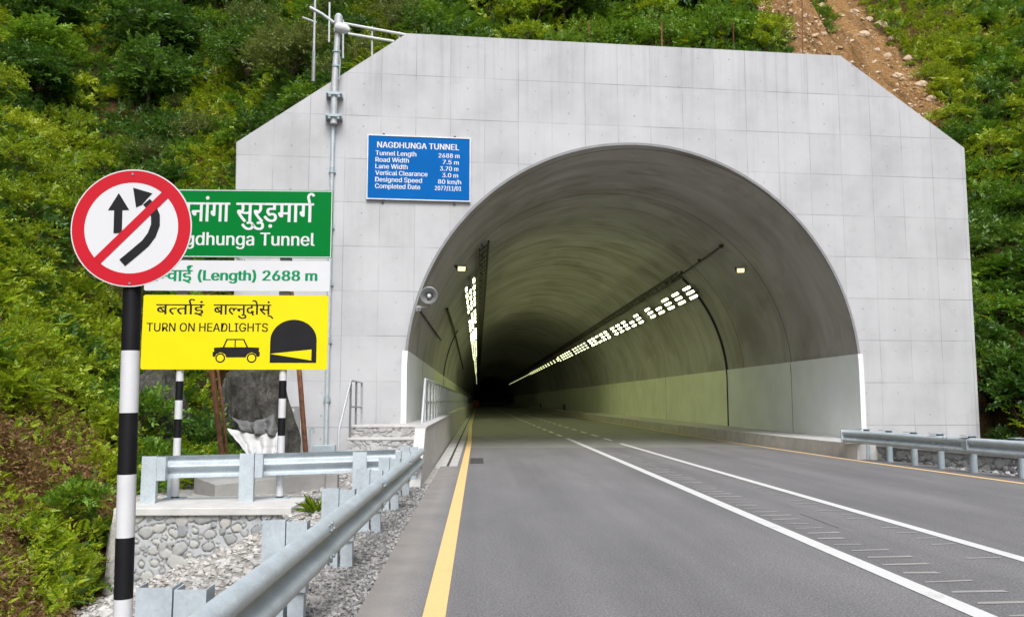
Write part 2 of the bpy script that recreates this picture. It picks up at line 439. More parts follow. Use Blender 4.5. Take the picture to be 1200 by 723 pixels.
# ------------------------------------------------------------------ mesh building
class MB:
    def __init__(self):
        self.v, self.f, self.m, self.mats = [], [], [], []
    def mi(self, mat):
        if mat is None:
            return 0
        if mat not in self.mats:
            self.mats.append(mat)
        return self.mats.index(mat)
    def add(self, vs, fs, mat=None):
        o = len(self.v)
        k = self.mi(mat)
        self.v += [tuple(map(float, p)) for p in vs]
        for f in fs:
            self.f.append(tuple(i + o for i in f))
            self.m.append(k)
        return self
    def box(self, lo, hi, mat=None, frame=None):
        (x0, y0, z0), (x1, y1, z1) = lo, hi
        vs = [(x0, y0, z0), (x1, y0, z0), (x1, y1, z0), (x0, y1, z0), (x0, y0, z1), (x1, y0, z1), (x1, y1, z1), (x0, y1, z1)]
        if frame is not None:
            vs = [frame @ Vector(p) for p in vs]
        return self.add(vs, [(3, 2, 1, 0), (4, 5, 6, 7), (0, 1, 5, 4), (1, 2, 6, 5), (2, 3, 7, 6), (3, 0, 4, 7)], mat)
    def tube(self, pts, r, n=10, mat=None, cap=True):
        pts = [Vector(p) for p in pts]
        rs = r if isinstance(r, (list, tuple)) else [r] * len(pts)
        vs, fs = [], []
        prev = None
        for i, p in enumerate(pts):
            t = (pts[min(i + 1, len(pts) - 1)] - pts[max(i - 1, 0)]).normalized()
            if prev is None:
                a = Vector((0, 0, 1)) if abs(t.z) < 0.9 else Vector((1, 0, 0))
                e1 = t.cross(a).normalized()
            else:
                e1 = (prev - t * prev.dot(t)).normalized()
            prev = e1
            e2 = t.cross(e1)
            for k in range(n):
                an = 2 * math.pi * k / n
                vs.append(p + (e1 * math.cos(an) + e2 * math.sin(an)) * rs[i])
        for i in range(len(pts) - 1):
            for k in range(n):
                a, b = i * n + k, i * n + (k + 1) % n
                fs.append((a, b, b + n, a + n))
        if cap:
            fs.append(tuple(range(n))[::-1])
            fs.append(tuple((len(pts) - 1) * n + k for k in range(n)))
        return self.add(vs, fs, mat)
    def prism(self, poly, y0, y1, mat=None, place=None):
        """polygon in (x, z), extruded from y0 to y1"""
        n = len(poly)
        vs = [(x, y0, z) for x, z in poly] + [(x, y1, z) for x, z in poly]
        if place is not None:
            vs = [place(*p) for p in vs]
        fs = [tuple(range(n)), tuple(range(2 * n - 1, n - 1, -1))]
        fs += [((i + 1) % n, i, n + i, n + (i + 1) % n) for i in range(n)]
        return self.add(vs, fs, mat)
    def sweep(self, prof, path, side, mat=None):
        """open profile [(d, z)], swept along path of points; side(i) gives the horizontal outward unit vector"""
        n = len(prof)
        vs, fs = [], []
        for i, p in enumerate(path):
            s = Vector(side(i))
            for d, z in prof:
                vs.append(Vector(p) + s * d + Vector((0, 0, z)))
        for i in range(len(path) - 1):
            for k in range(n - 1):
                a = i * n + k
                fs.append((a, a + 1, a + 1 + n, a + n))
        return self.add(vs, fs, mat)
    def build(self, name, mat=None, parent=None, smooth=False, bevel=0.0, origin=None, angle=40):
        me = bpy.data.meshes.new(name)
        vs = self.v
        if origin is not None:
            ox, oy, oz = map(float, origin)
            vs = [(x - ox, y - oy, z - oz) for x, y, z in vs]
        me.from_pydata(vs, [], self.f)
        mats = self.mats or [mat]
        for m in mats:
            me.materials.append(m)
        if self.mats:
            me.polygons.foreach_set('material_index', self.m)
        bm = bmesh.new()
        bm.from_mesh(me)
        bmesh.ops.recalc_face_normals(bm, faces=bm.faces)
        bm.to_mesh(me)
        bm.free()
        if smooth:
            me.polygons.foreach_set('use_smooth', [True] * len(me.polygons))
            me.set_sharp_from_angle(angle=R(angle))
        o = bpy.data.objects.new(name, me)
        COL.objects.link(o)
        if origin is not None:
            o.location = tuple(map(float, origin))
        if parent is not None:
            o.parent = parent
        if bevel:
            bv = o.modifiers.new('bevel', 'BEVEL')
            bv.width = bevel
            bv.segments = 2
            bv.limit_method = 'ANGLE'
            bv.angle_limit = R(35)
        return o

def tag(o, label=None, cat=None, group=None, kind=None):
    if label: o['label'] = label
    if cat: o['category'] = cat
    if group: o['group'] = group
    if kind: o['kind'] = kind
    return o
def thing(name, label, cat, loc=(0, 0, 0), rz=0.0, group=None):
    o = bpy.data.objects.new(name, None)
    COL.objects.link(o)
    o.location = tuple(map(float, loc))
    o.rotation_euler = (0, 0, rz)
    o.empty_display_size = 0.3
    return tag(o, label, cat, group)
def numpy_mesh(name, V, F, mat, smooth=False):
    """V (n,3), F (m,k) all faces of one size"""
    me = bpy.data.meshes.new(name)
    n, (m, k) = len(V), F.shape
    me.vertices.add(n)
    me.vertices.foreach_set('co', np.ascontiguousarray(V, dtype=np.float32).ravel())
    me.loops.add(m * k)
    me.loops.foreach_set('vertex_index', np.ascontiguousarray(F, dtype=np.int32).ravel())
    me.polygons.add(m)
    me.polygons.foreach_set('loop_start', np.arange(0, m * k, k, dtype=np.int32))
    if smooth:
        me.polygons.foreach_set('use_smooth', np.ones(m, dtype=bool))
    me.materials.append(mat)
    me.update(calc_edges=True)
    return me
def link(name, me, parent=None):
    o = bpy.data.objects.new(name, me)
    COL.objects.link(o)
    if parent is not None:
        o.parent = parent
    return o
def copy_tree(o, parent=None):
    c = o.copy()
    COL.objects.link(c)
    if parent is not None:
        c.parent = parent
    for ch in list(o.children):
        copy_tree(ch, c)
    return c

# ------------------------------------------------------------------ lettering
def glyph_mesh(s):
    c = bpy.data.curves.new('lettering_curve', 'FONT')
    c.body = s
    c.size = 1.0
    o = bpy.data.objects.new('lettering_curve', c)
    COL.objects.link(o)
    bpy.context.view_layer.update()
    me = o.to_mesh()
    vs = [(v.co.x, v.co.y) for v in me.vertices]
    fs = [tuple(p.vertices) for p in me.polygons]
    o.to_mesh_clear()
    bpy.data.objects.remove(o)
    bpy.data.curves.remove(c)
    return vs, fs
# outlines of a plain grotesque letter, thousandths of the type size: advance, points, triangles
LETTERS = json.loads(
    '{"(":[273,[89,207,90,244,94,283,101,324,109,364,119,403,132,441,145,477,160,510,177,539,236,539,219,503,204,466,191,428,179,390,169,351,161,313,156,276,152,241,151,207,152,176,155,145,160,115,167,83,177,50,188,16,202,-19,218,-57,236,-96,177,-96,150,-46,128,4,111,55,99,106,92,156],[8,10,9,8,11,10,7,11,8,7,12,11,6,12,7,6,13,12,5,13,6,5,14,13,4,14,5,4,15,14,3,15,4,3,16,15,2,16,3,2,17,16,1,17,2,1,18,17,0,18,1,0,19,18,34,19,0,34,20,19,34,21,20,33,21,34,33,22,21,33,23,22,32,23,33,32,24,23,31,24,32,31,25,24,31,26,25,30,26,31,30,27,26,29,27,30,29,28,27]],")":[273,[37,-96,56,-56,72,-18,86,18,97,52,106,85,113,116,118,147,121,177,122,207,121,241,117,276,112,313,104,351,94,390,82,428,69,466,54,503,37,539,97,539,113,510,128,477,142,441,154,403,164,364,173,323,179,283,183,244,184,207,182,156,174,104,161,53,144,3,123,-47,97,-96],[17,19,18,17,20,19,17,21,20,16,21,17,16,22,21,15,22,16,15,23,22,14,23,15,14,24,23,13,24,14,13,25,24,12,25,13,12,26,25,11,26,12,11,27,26,10,27,11,10,28,27,9,28,10,8,28,9,8,29,28,7,29,8,7,30,29,6,30,7,5,30,6,5,31,30,4,31,5,4,32,31,3,32,4,2,32,3,2,33,32,1,33,2,1,34,33,0,34,1]],".":[188,[95,-4,83,-3,73,1,63,9,55,18,51,29,50,41,51,53,55,64,63,73,73,81,83,85,95,87,107,85,118,81,128,73,135,64,140,53,141,41,140,29,135,18,128,9,118,1,107,-3],[11,13,12,10,13,11,10,14,13,10,15,14,9,15,10,8,15,9,8,16,15,7,16,8,7,17,16,6,17,7,6,18,17,5,18,6,5,19,18,4,19,5,4,20,19,3,20,4,3,21,20,2,21,3,2,22,21,1,22,2,1,23,22,0,23,1]],"/":[249,[235,533,71,-76,14,-76,178,533],[2,0,3,2,1,0]],"0":[453,[227,-7,191,-3,158,7,130,24,105,48,85,77,69,113,57,155,50,202,48,254,50,306,57,353,69,395,85,431,106,461,130,484,159,502,191,512,227,516,262,512,295,502,323,484,348,461,368,431,384,395,396,353,403,306,405,254,403,202,396,155,384,113,368,77,348,48,323,24,295,7,263,-3,227,50,250,52,271,60,290,74,306,92,320,116,330,144,338,176,342,213,344,254,342,295,338,332,330,365,320,393,306,416,290,435,271,449,250,457,227,460,203,457,182,449,163,435,147,416,134,393,123,365,115,332,111,295,109,254,111,213,115,176,123,144,134,116,147,92,163,74,182,60,203,52],[17,19,18,16,19,17,16,20,19,15,20,16,15,21,20,14,21,15,14,22,21,14,54,22,54,53,22,53,23,22,13,55,14,55,54,14,13,56,55,52,23,53,13,57,56,51,23,52,13,58,57,50,23,51,50,24,23,12,58,13,12,59,58,49,24,50,11,59,12,49,25,24,11,60,59,48,25,49,11,61,60,47,25,48,10,61,11,47,26,25,10,62,61,46,26,47,9,62,10,46,27,26,9,63,62,45,27,46,8,63,9,8,64,63,44,27,45,44,28,27,8,65,64,43,28,44,7,65,8,43,29,28,7,66,65,42,29,43,6,66,7,42,30,29,6,67,66,41,30,42,40,30,41,6,68,67,5,68,6,40,31,30,5,69,68,39,31,40,39,32,31,4,69,5,4,70,69,38,32,39,4,71,70,37,32,38,36,32,37,4,36,71,4,32,36,4,33,32,3,33,4,2,33,3,2,34,33,2,35,34,1,35,2,1,0,35]],"1":[453,[76,0,76,55,391,55,391,0,276,509,276,0,212,0,212,448,209,448,86,358,86,427,198,509],[10,4,11,10,8,4,8,7,4,7,5,4,10,9,8,6,5,7,0,2,1,0,3,2]],"2":[453,[64,0,64,47,234,229,252,248,268,266,282,282,294,298,303,312,311,327,316,341,319,356,320,371,319,389,315,405,308,419,298,431,287,441,273,449,258,455,241,458,224,460,205,458,188,'
    '454,172,447,159,438,148,427,139,413,132,398,128,381,127,362,66,362,68,391,75,418,86,442,102,464,121,482,143,496,168,507,196,513,225,516,254,513,281,507,306,497,328,482,346,465,361,445,372,423,379,398,381,372,380,354,377,336,371,318,363,299,351,280,336,259,317,235,294,209,267,180,153,60,153,57,389,57,389,0],[38,40,39,38,41,40,37,41,38,37,42,41,36,42,37,36,43,42,35,43,36,35,44,43,34,44,35,34,20,44,20,19,44,19,45,44,33,21,34,21,20,34,18,45,19,33,22,21,17,45,18,33,23,22,16,45,17,33,24,23,16,46,45,32,24,33,15,46,16,32,25,24,14,46,15,32,26,25,14,47,46,13,47,14,31,26,32,31,27,26,12,47,13,12,48,47,31,28,27,30,28,31,11,48,12,30,29,28,11,49,48,10,49,11,9,49,10,9,50,49,8,50,9,8,51,50,7,51,8,7,52,51,6,52,7,6,53,52,5,53,6,4,53,5,4,54,53,3,54,4,3,55,54,2,55,3,2,56,55,1,56,2,1,57,56,1,58,57,1,59,58,1,60,59,1,61,60,0,61,1]],"3":[453,[218,-7,188,-5,159,1,133,10,108,22,88,38,70,57,57,79,48,104,44,132,109,132,112,115,118,100,126,87,137,76,150,66,165,59,182,54,200,51,219,50,239,51,258,55,275,61,291,69,304,80,315,93,323,108,328,125,329,145,328,163,323,180,316,196,306,211,292,223,275,234,254,241,229,246,201,248,157,248,157,299,288,448,288,452,70,452,70,509,372,509,372,461,211,278,211,289,247,290,279,286,308,276,333,262,354,244,371,222,383,198,391,173,393,145,390,116,383,90,370,66,354,45,333,27,309,12,281,2,251,-5],[42,44,43,42,45,44,42,41,45,41,40,45,40,46,45,39,47,40,47,46,40,38,47,39,47,49,48,38,49,47,38,50,49,38,51,50,38,37,51,37,52,51,36,52,37,35,52,36,35,53,52,34,53,35,33,53,34,32,53,33,32,54,53,31,54,32,31,55,54,30,55,31,29,55,30,29,56,55,28,56,29,27,56,28,27,57,56,8,10,9,8,11,10,26,57,27,26,58,57,8,12,11,25,58,26,7,12,8,7,13,12,24,58,25,24,59,58,7,14,13,23,59,24,6,14,7,6,15,14,22,59,23,6,16,15,22,60,59,21,60,22,6,17,16,5,17,6,20,60,21,5,18,17,19,60,20,5,19,18,5,60,19,5,61,60,4,61,5,4,62,61,3,62,4,3,63,62,2,63,3,2,64,63,1,64,2,1,0,64]],"5":[453,[221,-7,192,-5,165,1,140,11,118,25,99,41,83,60,71,82,63,105,60,130,122,130,125,115,130,102,138,89,148,78,160,68,173,60,188,54,204,51,221,50,241,51,259,56,276,64,291,75,304,89,314,104,322,122,326,141,328,162,326,183,321,203,314,221,303,237,290,251,275,262,257,270,238,275,218,277,201,276,184,273,167,268,152,262,139,255,128,246,67,253,96,509,366,509,366,452,151,452,134,301,136,301,148,311,162,318,178,325,194,330,212,333,229,334,252,332,274,328,294,321,313,311,330,299,345,285,358,269,370,251,379,231,386,210,390,187,391,163,388,132,381,102,369,76,352,52,332,32,309,15,282,3,253,-4],[44,48,45,48,46,45,48,47,46,44,49,48,55,57,56,54,57,55,54,58,57,53,58,54,53,59,58,52,59,53,52,60,59,51,60,52,51,61,60,50,61,51,44,50,49,44,61,50,44,39,61,39,38,61,38,62,61,38,37,62,37,63,62,36,63,37,35,63,36,44,40,39,34,63,35,34,64,63,44,41,40,44,42,41,33,64,34,44,43,42,33,65,64,32,65,33,31,65,32,31,66,65,30,66,31,30,67,66,29,67,30,29,68,67,28,68,29,28,69,68,27,69,28,26,69,27,26,70,69,8,10,9,8,11,10,25,70,26,8,12,11,7,12,8,24,70,25,24,71,70,7,13,12,7,14,13,23,71,24,6,14,7,6,15,14,23,72,71,22,72,23,6,16,15,21,72,22,6,17,16,5,17,6,20,72,21,5,18,17,20,7'
    '3,72,19,73,20,5,19,18,5,73,19,4,73,5,4,74,73,3,74,4,3,75,74,2,75,3,2,76,75,1,76,2,1,0,76]],"6":[453,[226,-7,196,-4,168,3,142,15,119,31,100,51,84,74,73,101,66,130,64,162,65,187,71,212,80,239,93,268,112,302,137,340,252,509,322,509,151,261,145,261,151,270,157,279,165,288,174,295,184,302,196,307,208,311,221,313,235,314,265,312,291,305,316,295,337,280,355,262,370,240,380,215,387,187,389,157,387,127,379,98,368,73,352,50,333,30,310,14,284,3,257,-4,226,48,245,50,263,55,279,63,293,73,304,86,314,101,322,119,326,137,327,157,326,178,322,196,314,213,304,228,293,241,279,251,263,259,245,264,226,265,207,264,190,259,174,252,160,241,148,229,138,214,131,197,126,179,125,158,126,138,131,119,138,102,148,86,160,73,174,63,190,55,207,50],[15,17,16,15,23,17,23,18,17,14,23,15,27,29,28,26,29,27,26,30,29,25,30,26,24,30,25,24,31,30,13,23,14,23,31,24,13,22,23,18,31,23,18,32,31,13,21,22,18,64,32,64,33,32,13,20,21,13,19,20,12,19,13,18,65,64,63,33,64,18,66,65,62,33,63,62,34,33,12,18,19,12,66,18,12,67,66,61,34,62,12,68,67,60,34,61,12,69,68,59,34,60,59,35,34,11,69,12,11,70,69,58,35,59,58,36,35,11,71,70,57,36,58,10,71,11,10,72,71,56,36,57,56,37,36,9,72,10,9,73,72,55,37,56,8,73,9,8,74,73,54,37,55,54,38,37,8,75,74,53,38,54,7,75,8,53,39,38,7,76,75,52,39,53,7,77,76,51,39,52,6,77,7,51,40,39,6,78,77,50,40,51,5,78,6,5,79,78,49,40,50,49,41,40,5,80,79,48,41,49,5,81,80,47,41,48,4,81,5,4,46,81,46,41,47,46,42,41,4,42,46,3,42,4,3,43,42,2,43,3,2,44,43,1,44,2,1,45,44,0,45,1]],"7":[453,[97,0,323,448,323,452,62,452,62,509,391,509,391,449,165,0],[3,5,4,3,2,5,2,6,5,1,6,2,1,7,6,0,7,1]],"8":[453,[226,-7,193,-5,163,1,136,11,111,25,91,42,74,62,62,84,54,109,52,135,53,156,58,176,65,195,75,212,87,228,101,241,117,252,134,260,153,265,153,267,129,276,109,289,93,308,80,330,73,354,70,380,73,405,79,429,90,450,106,469,124,485,146,498,170,508,197,514,226,516,255,514,282,508,306,498,328,485,346,469,361,450,373,429,379,405,382,380,379,354,372,330,359,308,343,289,323,276,300,267,300,265,319,260,335,252,351,241,365,228,377,212,387,195,395,176,399,156,401,135,398,109,391,84,378,62,362,42,341,25,317,11,289,1,259,-5,226,49,248,50,267,54,285,60,300,69,313,79,323,91,331,106,335,121,337,139,335,157,330,173,322,189,312,202,298,213,283,223,265,230,247,234,226,235,206,234,187,230,169,223,154,213,140,202,130,189,122,173,117,157,115,139,117,121,121,106,129,91,139,79,152,69,167,60,185,54,205,50,226,290,244,291,260,294,274,300,287,308,298,318,307,330,314,344,318,359,319,376,318,392,314,407,308,420,299,432,288,442,275,449,260,455,244,459,226,460,208,459,192,455,177,449,164,442,153,432,145,420,138,407,134,392,133,376,134,359,138,344,145,330,154,318,165,308,178,300,193,294,209,291],[33,35,34,32,35,33,32,36,35,31,36,32,31,37,36,30,37,31,30,38,37,29,38,30,29,39,38,28,123,29,123,39,29,123,122,39,122,121,39,121,40,39,28,124,123,120,40,121,28,125,124,119,40,120,27,125,28,119,41,40,27,126,125,118,41,119,27,127,126,117,41,118,116,41,117,27,128,127,26,128,27,116,42,41,26,129,128,115,42,116,26,130,129,114,42,115,25,130,26,114,43,42,25,131,130,1'
    '13,43,114,24,131,25,113,44,43,24,132,131,112,44,113,24,133,132,111,44,112,111,45,44,23,133,24,23,134,133,110,45,111,23,135,134,109,45,110,109,46,45,22,135,23,22,136,135,108,46,109,22,137,136,107,46,108,107,47,46,21,137,22,21,138,137,106,47,107,21,139,138,105,47,106,21,104,139,104,47,105,21,47,104,21,48,47,20,48,21,20,49,48,19,49,20,18,49,19,18,50,49,17,50,18,17,51,50,16,51,17,16,52,51,15,52,16,15,53,52,14,86,15,86,53,15,86,54,53,14,87,86,85,54,86,14,88,87,84,54,85,14,89,88,83,54,84,13,89,14,83,55,54,13,90,89,82,55,83,13,91,90,81,55,82,12,91,13,81,56,55,12,92,91,80,56,81,11,92,12,80,57,56,11,93,92,79,57,80,79,58,57,10,93,11,10,94,93,78,58,79,10,95,94,77,58,78,77,59,58,9,95,10,9,96,95,76,59,77,8,96,9,76,60,59,8,97,96,75,60,76,75,61,60,7,97,8,7,98,97,74,61,75,7,99,98,73,61,74,6,99,7,73,62,61,6,100,99,72,62,73,6,101,100,71,62,72,5,101,6,71,63,62,5,102,101,70,63,71,5,103,102,69,63,70,5,68,103,68,63,69,5,63,68,4,63,5,4,64,63,4,65,64,3,65,4,2,65,3,2,66,65,1,66,2,1,67,66,0,67,1]],"A":[480,[16,0,201,509,276,509,463,0,395,0,287,302,280,323,272,346,264,372,255,402,244,438,232,478,245,478,233,437,222,402,213,371,204,345,197,322,191,302,85,0,110,142,110,199,370,199,370,142],[0,11,1,11,2,1,11,12,2,12,3,2,0,21,11,21,13,11,13,10,11,13,10,12,10,22,12,22,3,12,9,22,10,21,14,13,8,22,9,21,15,14,7,22,8,21,16,15,6,22,7,21,17,16,5,22,6,21,18,17,21,20,18,20,19,18,4,23,5,23,22,5,0,20,21,20,22,21,20,23,22,23,3,22,0,19,20,4,3,23]],"C":[510,[267,-7,225,-3,186,7,150,25,119,49,92,79,70,115,53,157,44,203,40,254,44,305,53,352,70,393,92,429,119,459,150,484,186,501,225,512,267,516,293,514,317,511,340,504,362,496,383,485,402,471,419,456,435,438,448,418,459,397,467,373,473,348,408,348,404,365,397,380,389,395,380,407,369,418,357,428,344,437,330,444,315,449,300,453,284,455,267,456,237,453,209,445,184,432,161,414,141,391,125,364,113,332,106,295,103,254,106,213,113,177,125,145,141,117,161,94,184,76,210,63,237,56,267,53,284,54,300,56,315,60,330,65,344,72,357,81,369,90,380,102,389,114,397,128,404,144,408,160,473,160,467,135,459,112,448,91,435,71,420,53,402,38,383,24,363,13,341,5,317,-2,293,-6],[17,19,18,17,20,19,16,20,17,16,21,20,16,22,21,15,22,16,15,23,22,15,24,23,14,24,15,14,25,24,13,44,14,44,43,14,43,25,14,42,25,43,42,26,25,41,26,42,13,45,44,40,26,41,39,26,40,13,46,45,38,26,39,38,27,26,37,27,38,13,47,46,12,47,13,36,27,37,35,27,36,35,28,27,12,48,47,34,28,35,34,29,28,33,29,34,11,48,12,11,49,48,32,29,33,32,30,29,31,30,32,11,50,49,10,50,11,10,51,50,9,51,10,9,52,51,8,52,9,8,53,52,8,54,53,7,54,8,7,55,54,72,74,73,72,75,74,6,55,7,6,56,55,71,75,72,71,76,75,70,76,71,6,57,56,5,57,6,69,76,70,69,77,76,68,77,69,5,58,57,68,78,77,67,78,68,66,78,67,4,58,5,4,59,58,65,78,66,65,79,78,64,79,65,4,60,59,63,79,64,62,79,63,4,61,60,61,79,62,61,80,79,4,80,61,3,80,4,3,81,80,2,81,3,2,82,81,2,83,82,1,83,2,1,84,83,1,85,84,0,85,1]],"D":[502,[219,0,96,0,96,57,215,57,254,60,288,68,318,81,343,99,363,122,379,149,390,181,397,216,399,255,397,294,390,329,379,361,364,388,344,410,320,428,291,441,258,449,221,452,93,452,93,509,'
    '225,509,273,505,315,495,353,478,385,455,412,426,433,391,449,351,458,306,462,255,458,205,449,159,433,119,411,83,384,54,351,31,312,14,268,3,125,509,125,0,60,0,60,509],[44,23,45,23,42,45,44,22,23,42,24,23,43,24,42,43,21,24,21,25,24,21,26,25,21,27,26,21,28,27,21,20,28,20,29,28,44,21,22,44,2,21,2,43,21,19,29,20,18,29,19,17,29,18,17,30,29,16,30,17,16,31,30,15,31,16,14,31,15,14,32,31,13,32,14,13,33,32,12,33,13,11,33,12,11,34,33,10,34,11,10,35,34,9,35,10,9,36,35,8,36,9,7,36,8,7,37,36,6,37,7,6,38,37,5,38,6,4,38,5,3,38,4,44,1,2,43,3,2,43,38,3,43,39,38,43,40,39,43,41,40,43,0,41,1,43,44,43,0,1]],"E":[419,[60,0,60,509,372,509,372,452,125,452,125,286,355,286,355,229,125,229,125,57,375,57,375,0],[0,4,1,4,2,1,4,3,2,0,5,4,0,8,5,8,6,5,8,7,6,0,9,8,0,10,9,0,11,10]],"G":[520,[269,-7,225,-3,185,7,149,25,118,49,91,79,69,116,53,157,43,203,40,254,43,305,53,352,69,393,91,429,117,459,149,484,184,501,223,512,265,516,291,514,316,510,340,504,363,494,384,483,403,469,421,453,436,436,449,416,460,395,468,373,474,349,408,349,402,365,395,379,387,393,378,406,368,417,356,427,344,436,330,443,315,448,300,453,283,455,265,456,236,453,209,445,183,432,160,414,141,392,125,364,113,332,106,295,103,254,106,213,113,177,125,145,141,117,161,95,184,76,210,63,238,56,269,53,296,55,322,61,345,71,365,85,382,102,396,123,407,147,413,173,415,202,434,199,283,199,283,256,478,256,478,200,475,160,466,124,451,91,431,62,406,38,377,19,344,5,308,-4],[17,19,18,17,20,19,16,20,17,16,21,20,16,22,21,15,22,16,15,23,22,14,23,15,14,24,23,14,25,24,13,44,14,44,43,14,43,25,14,42,25,43,41,25,42,41,26,25,13,45,44,40,26,41,39,26,40,13,46,45,38,26,39,38,27,26,37,27,38,13,47,46,12,47,13,36,27,37,35,27,36,35,28,27,12,48,47,34,28,35,34,29,28,11,48,12,33,29,34,11,49,48,32,29,33,32,30,29,31,30,32,11,50,49,10,50,11,10,51,50,9,51,10,9,52,51,72,74,73,72,70,74,70,75,74,8,52,9,8,53,52,8,54,53,7,54,8,72,69,70,71,75,70,71,76,75,69,71,72,69,76,71,7,55,54,68,76,69,68,77,76,6,55,7,67,77,68,6,56,55,67,78,77,66,78,67,6,57,56,5,57,6,65,78,66,5,58,57,65,79,78,64,79,65,4,58,5,4,59,58,63,79,64,4,60,59,63,80,79,62,80,63,4,61,60,61,80,62,4,80,61,3,80,4,3,81,80,2,81,3,2,82,81,1,82,2,1,83,82,0,83,1]],"H":[517,[60,0,60,509,125,509,125,289,392,289,392,509,457,509,457,0,392,0,392,232,125,232,125,0],[0,2,1,0,3,2,4,6,5,4,7,6,0,10,3,10,4,3,10,9,4,9,7,4,0,11,10,8,7,9]],"I":[300,[31,0,31,57,118,57,118,452,31,452,31,509,269,509,269,452,183,452,183,57,269,57,269,0],[4,6,5,4,7,6,3,7,4,2,8,3,8,7,3,2,9,8,0,2,1,0,9,2,0,10,9,0,11,10]],"L":[393,[60,0,60,509,125,509,125,57,361,57,361,0],[0,2,1,0,3,2,0,4,3,0,5,4]],"N":[523,[60,0,60,509,136,509,343,183,349,174,355,163,363,151,371,137,379,122,388,107,396,90,405,73,414,55,405,54,403,72,402,90,401,108,400,126,399,142,399,157,399,171,399,184,399,195,399,509,463,509,463,0,387,0,202,290,194,303,186,317,177,331,168,346,159,363,148,381,136,402,123,425,108,452,119,454,120,429,121,406,122,384,123,363,124,345,124,328,125,313,125,301,125,291,125,0],[0,36,1,36,2,1,36,37,2,37,3,2,22,24,23,22,25,24,38,3,37,0,38,36,38,35,36,0,39,38,35,'
    '3,38,34,3,35,0,40,39,33,3,34,0,41,40,32,3,33,0,42,41,31,3,32,30,3,31,0,43,42,29,3,30,0,44,43,28,3,29,0,45,44,27,3,28,0,46,45,0,47,46,26,3,27,21,25,22,20,25,21,26,4,3,26,5,4,19,25,20,26,6,5,18,25,19,26,7,6,17,25,18,26,8,7,16,25,17,26,9,8,15,25,16,26,10,9,14,11,15,11,25,15,26,14,10,14,11,10,12,25,11,26,13,14,13,25,12,26,25,13]],"O":[533,[267,-7,225,-3,186,7,150,25,119,49,92,79,70,115,53,157,44,203,40,254,44,305,53,352,70,393,92,429,119,459,150,484,186,501,225,512,267,516,309,512,348,501,384,484,415,459,442,429,464,393,480,352,490,305,493,254,490,203,480,157,464,115,442,79,415,49,384,25,348,7,309,-3,267,53,296,55,324,63,349,76,372,94,392,116,408,144,420,176,428,213,430,254,428,295,420,332,408,365,392,392,372,415,349,433,324,446,296,453,267,456,237,453,210,445,184,433,161,415,142,392,125,364,113,332,106,295,103,254,106,213,113,176,125,144,142,117,161,94,184,76,210,63,237,55],[17,19,18,16,19,17,16,20,19,15,20,16,15,21,20,14,21,15,14,22,21,13,55,14,55,54,14,54,22,14,54,53,22,53,23,22,52,23,53,13,56,55,51,23,52,13,57,56,50,23,51,13,58,57,50,24,23,12,58,13,49,24,50,12,59,58,11,59,12,49,25,24,48,25,49,11,60,59,47,25,48,11,61,60,10,61,11,47,26,25,46,26,47,10,62,61,9,62,10,46,27,26,45,27,46,9,63,62,8,63,9,8,64,63,44,27,45,44,28,27,8,65,64,43,28,44,7,65,8,43,29,28,7,66,65,42,29,43,6,66,7,42,30,29,6,67,66,41,30,42,6,68,67,40,30,41,5,68,6,40,31,30,5,69,68,39,31,40,39,32,31,4,69,5,4,70,69,38,32,39,4,71,70,37,32,38,4,36,71,36,32,37,4,32,36,4,33,32,3,33,4,2,33,3,2,34,33,1,34,2,1,35,34,1,0,35]],"R":[449,[60,0,60,509,236,509,273,506,305,500,333,489,356,473,376,455,390,433,401,408,407,381,409,352,407,323,401,296,390,271,376,250,356,232,333,217,305,206,273,200,236,198,96,198,96,255,234,255,258,256,280,260,298,267,313,276,325,287,334,300,340,316,344,333,345,352,344,371,340,389,334,405,325,419,313,430,298,440,279,446,258,451,233,452,125,452,125,0,353,0,230,229,303,229,428,0],[0,22,1,22,42,1,42,2,1,42,3,2,42,4,3,42,5,4,42,6,5,42,7,6,42,41,7,41,40,7,40,8,7,22,43,42,39,8,40,38,8,39,37,8,38,37,9,8,36,9,37,35,9,36,35,10,9,34,10,35,33,10,34,33,11,10,32,11,33,31,11,32,31,12,11,30,12,31,30,13,12,29,13,30,28,13,29,28,14,13,27,14,28,26,14,27,26,15,14,25,15,26,24,15,25,23,15,24,0,21,22,43,23,22,43,45,23,45,15,23,45,16,15,45,46,16,46,17,16,43,20,45,20,44,45,47,17,46,18,47,17,19,47,18,20,47,19,0,20,21,0,43,20,44,47,20]],"S":[447,[224,-9,188,-7,156,-1,128,9,102,23,81,40,64,60,51,83,42,109,38,137,104,137,108,118,114,102,123,88,136,76,150,66,166,59,185,53,204,50,224,49,246,50,267,54,286,60,303,69,317,79,329,92,338,106,344,122,346,139,344,154,340,168,332,179,322,189,310,197,296,205,280,211,263,217,245,222,184,239,145,253,112,269,86,289,67,313,56,341,52,372,54,400,62,425,75,448,92,468,113,484,138,498,165,508,195,514,227,516,259,514,289,508,316,498,340,484,360,468,377,449,390,427,398,403,401,378,337,378,332,402,320,421,302,437,280,449,254,456,225,459,204,457,185,454,167,448,152,440,139,430,129,418,121,405,117,391,115,376,117,359,122,345,131,334,142,324,155,315,169,308,184,302,198,297,212'
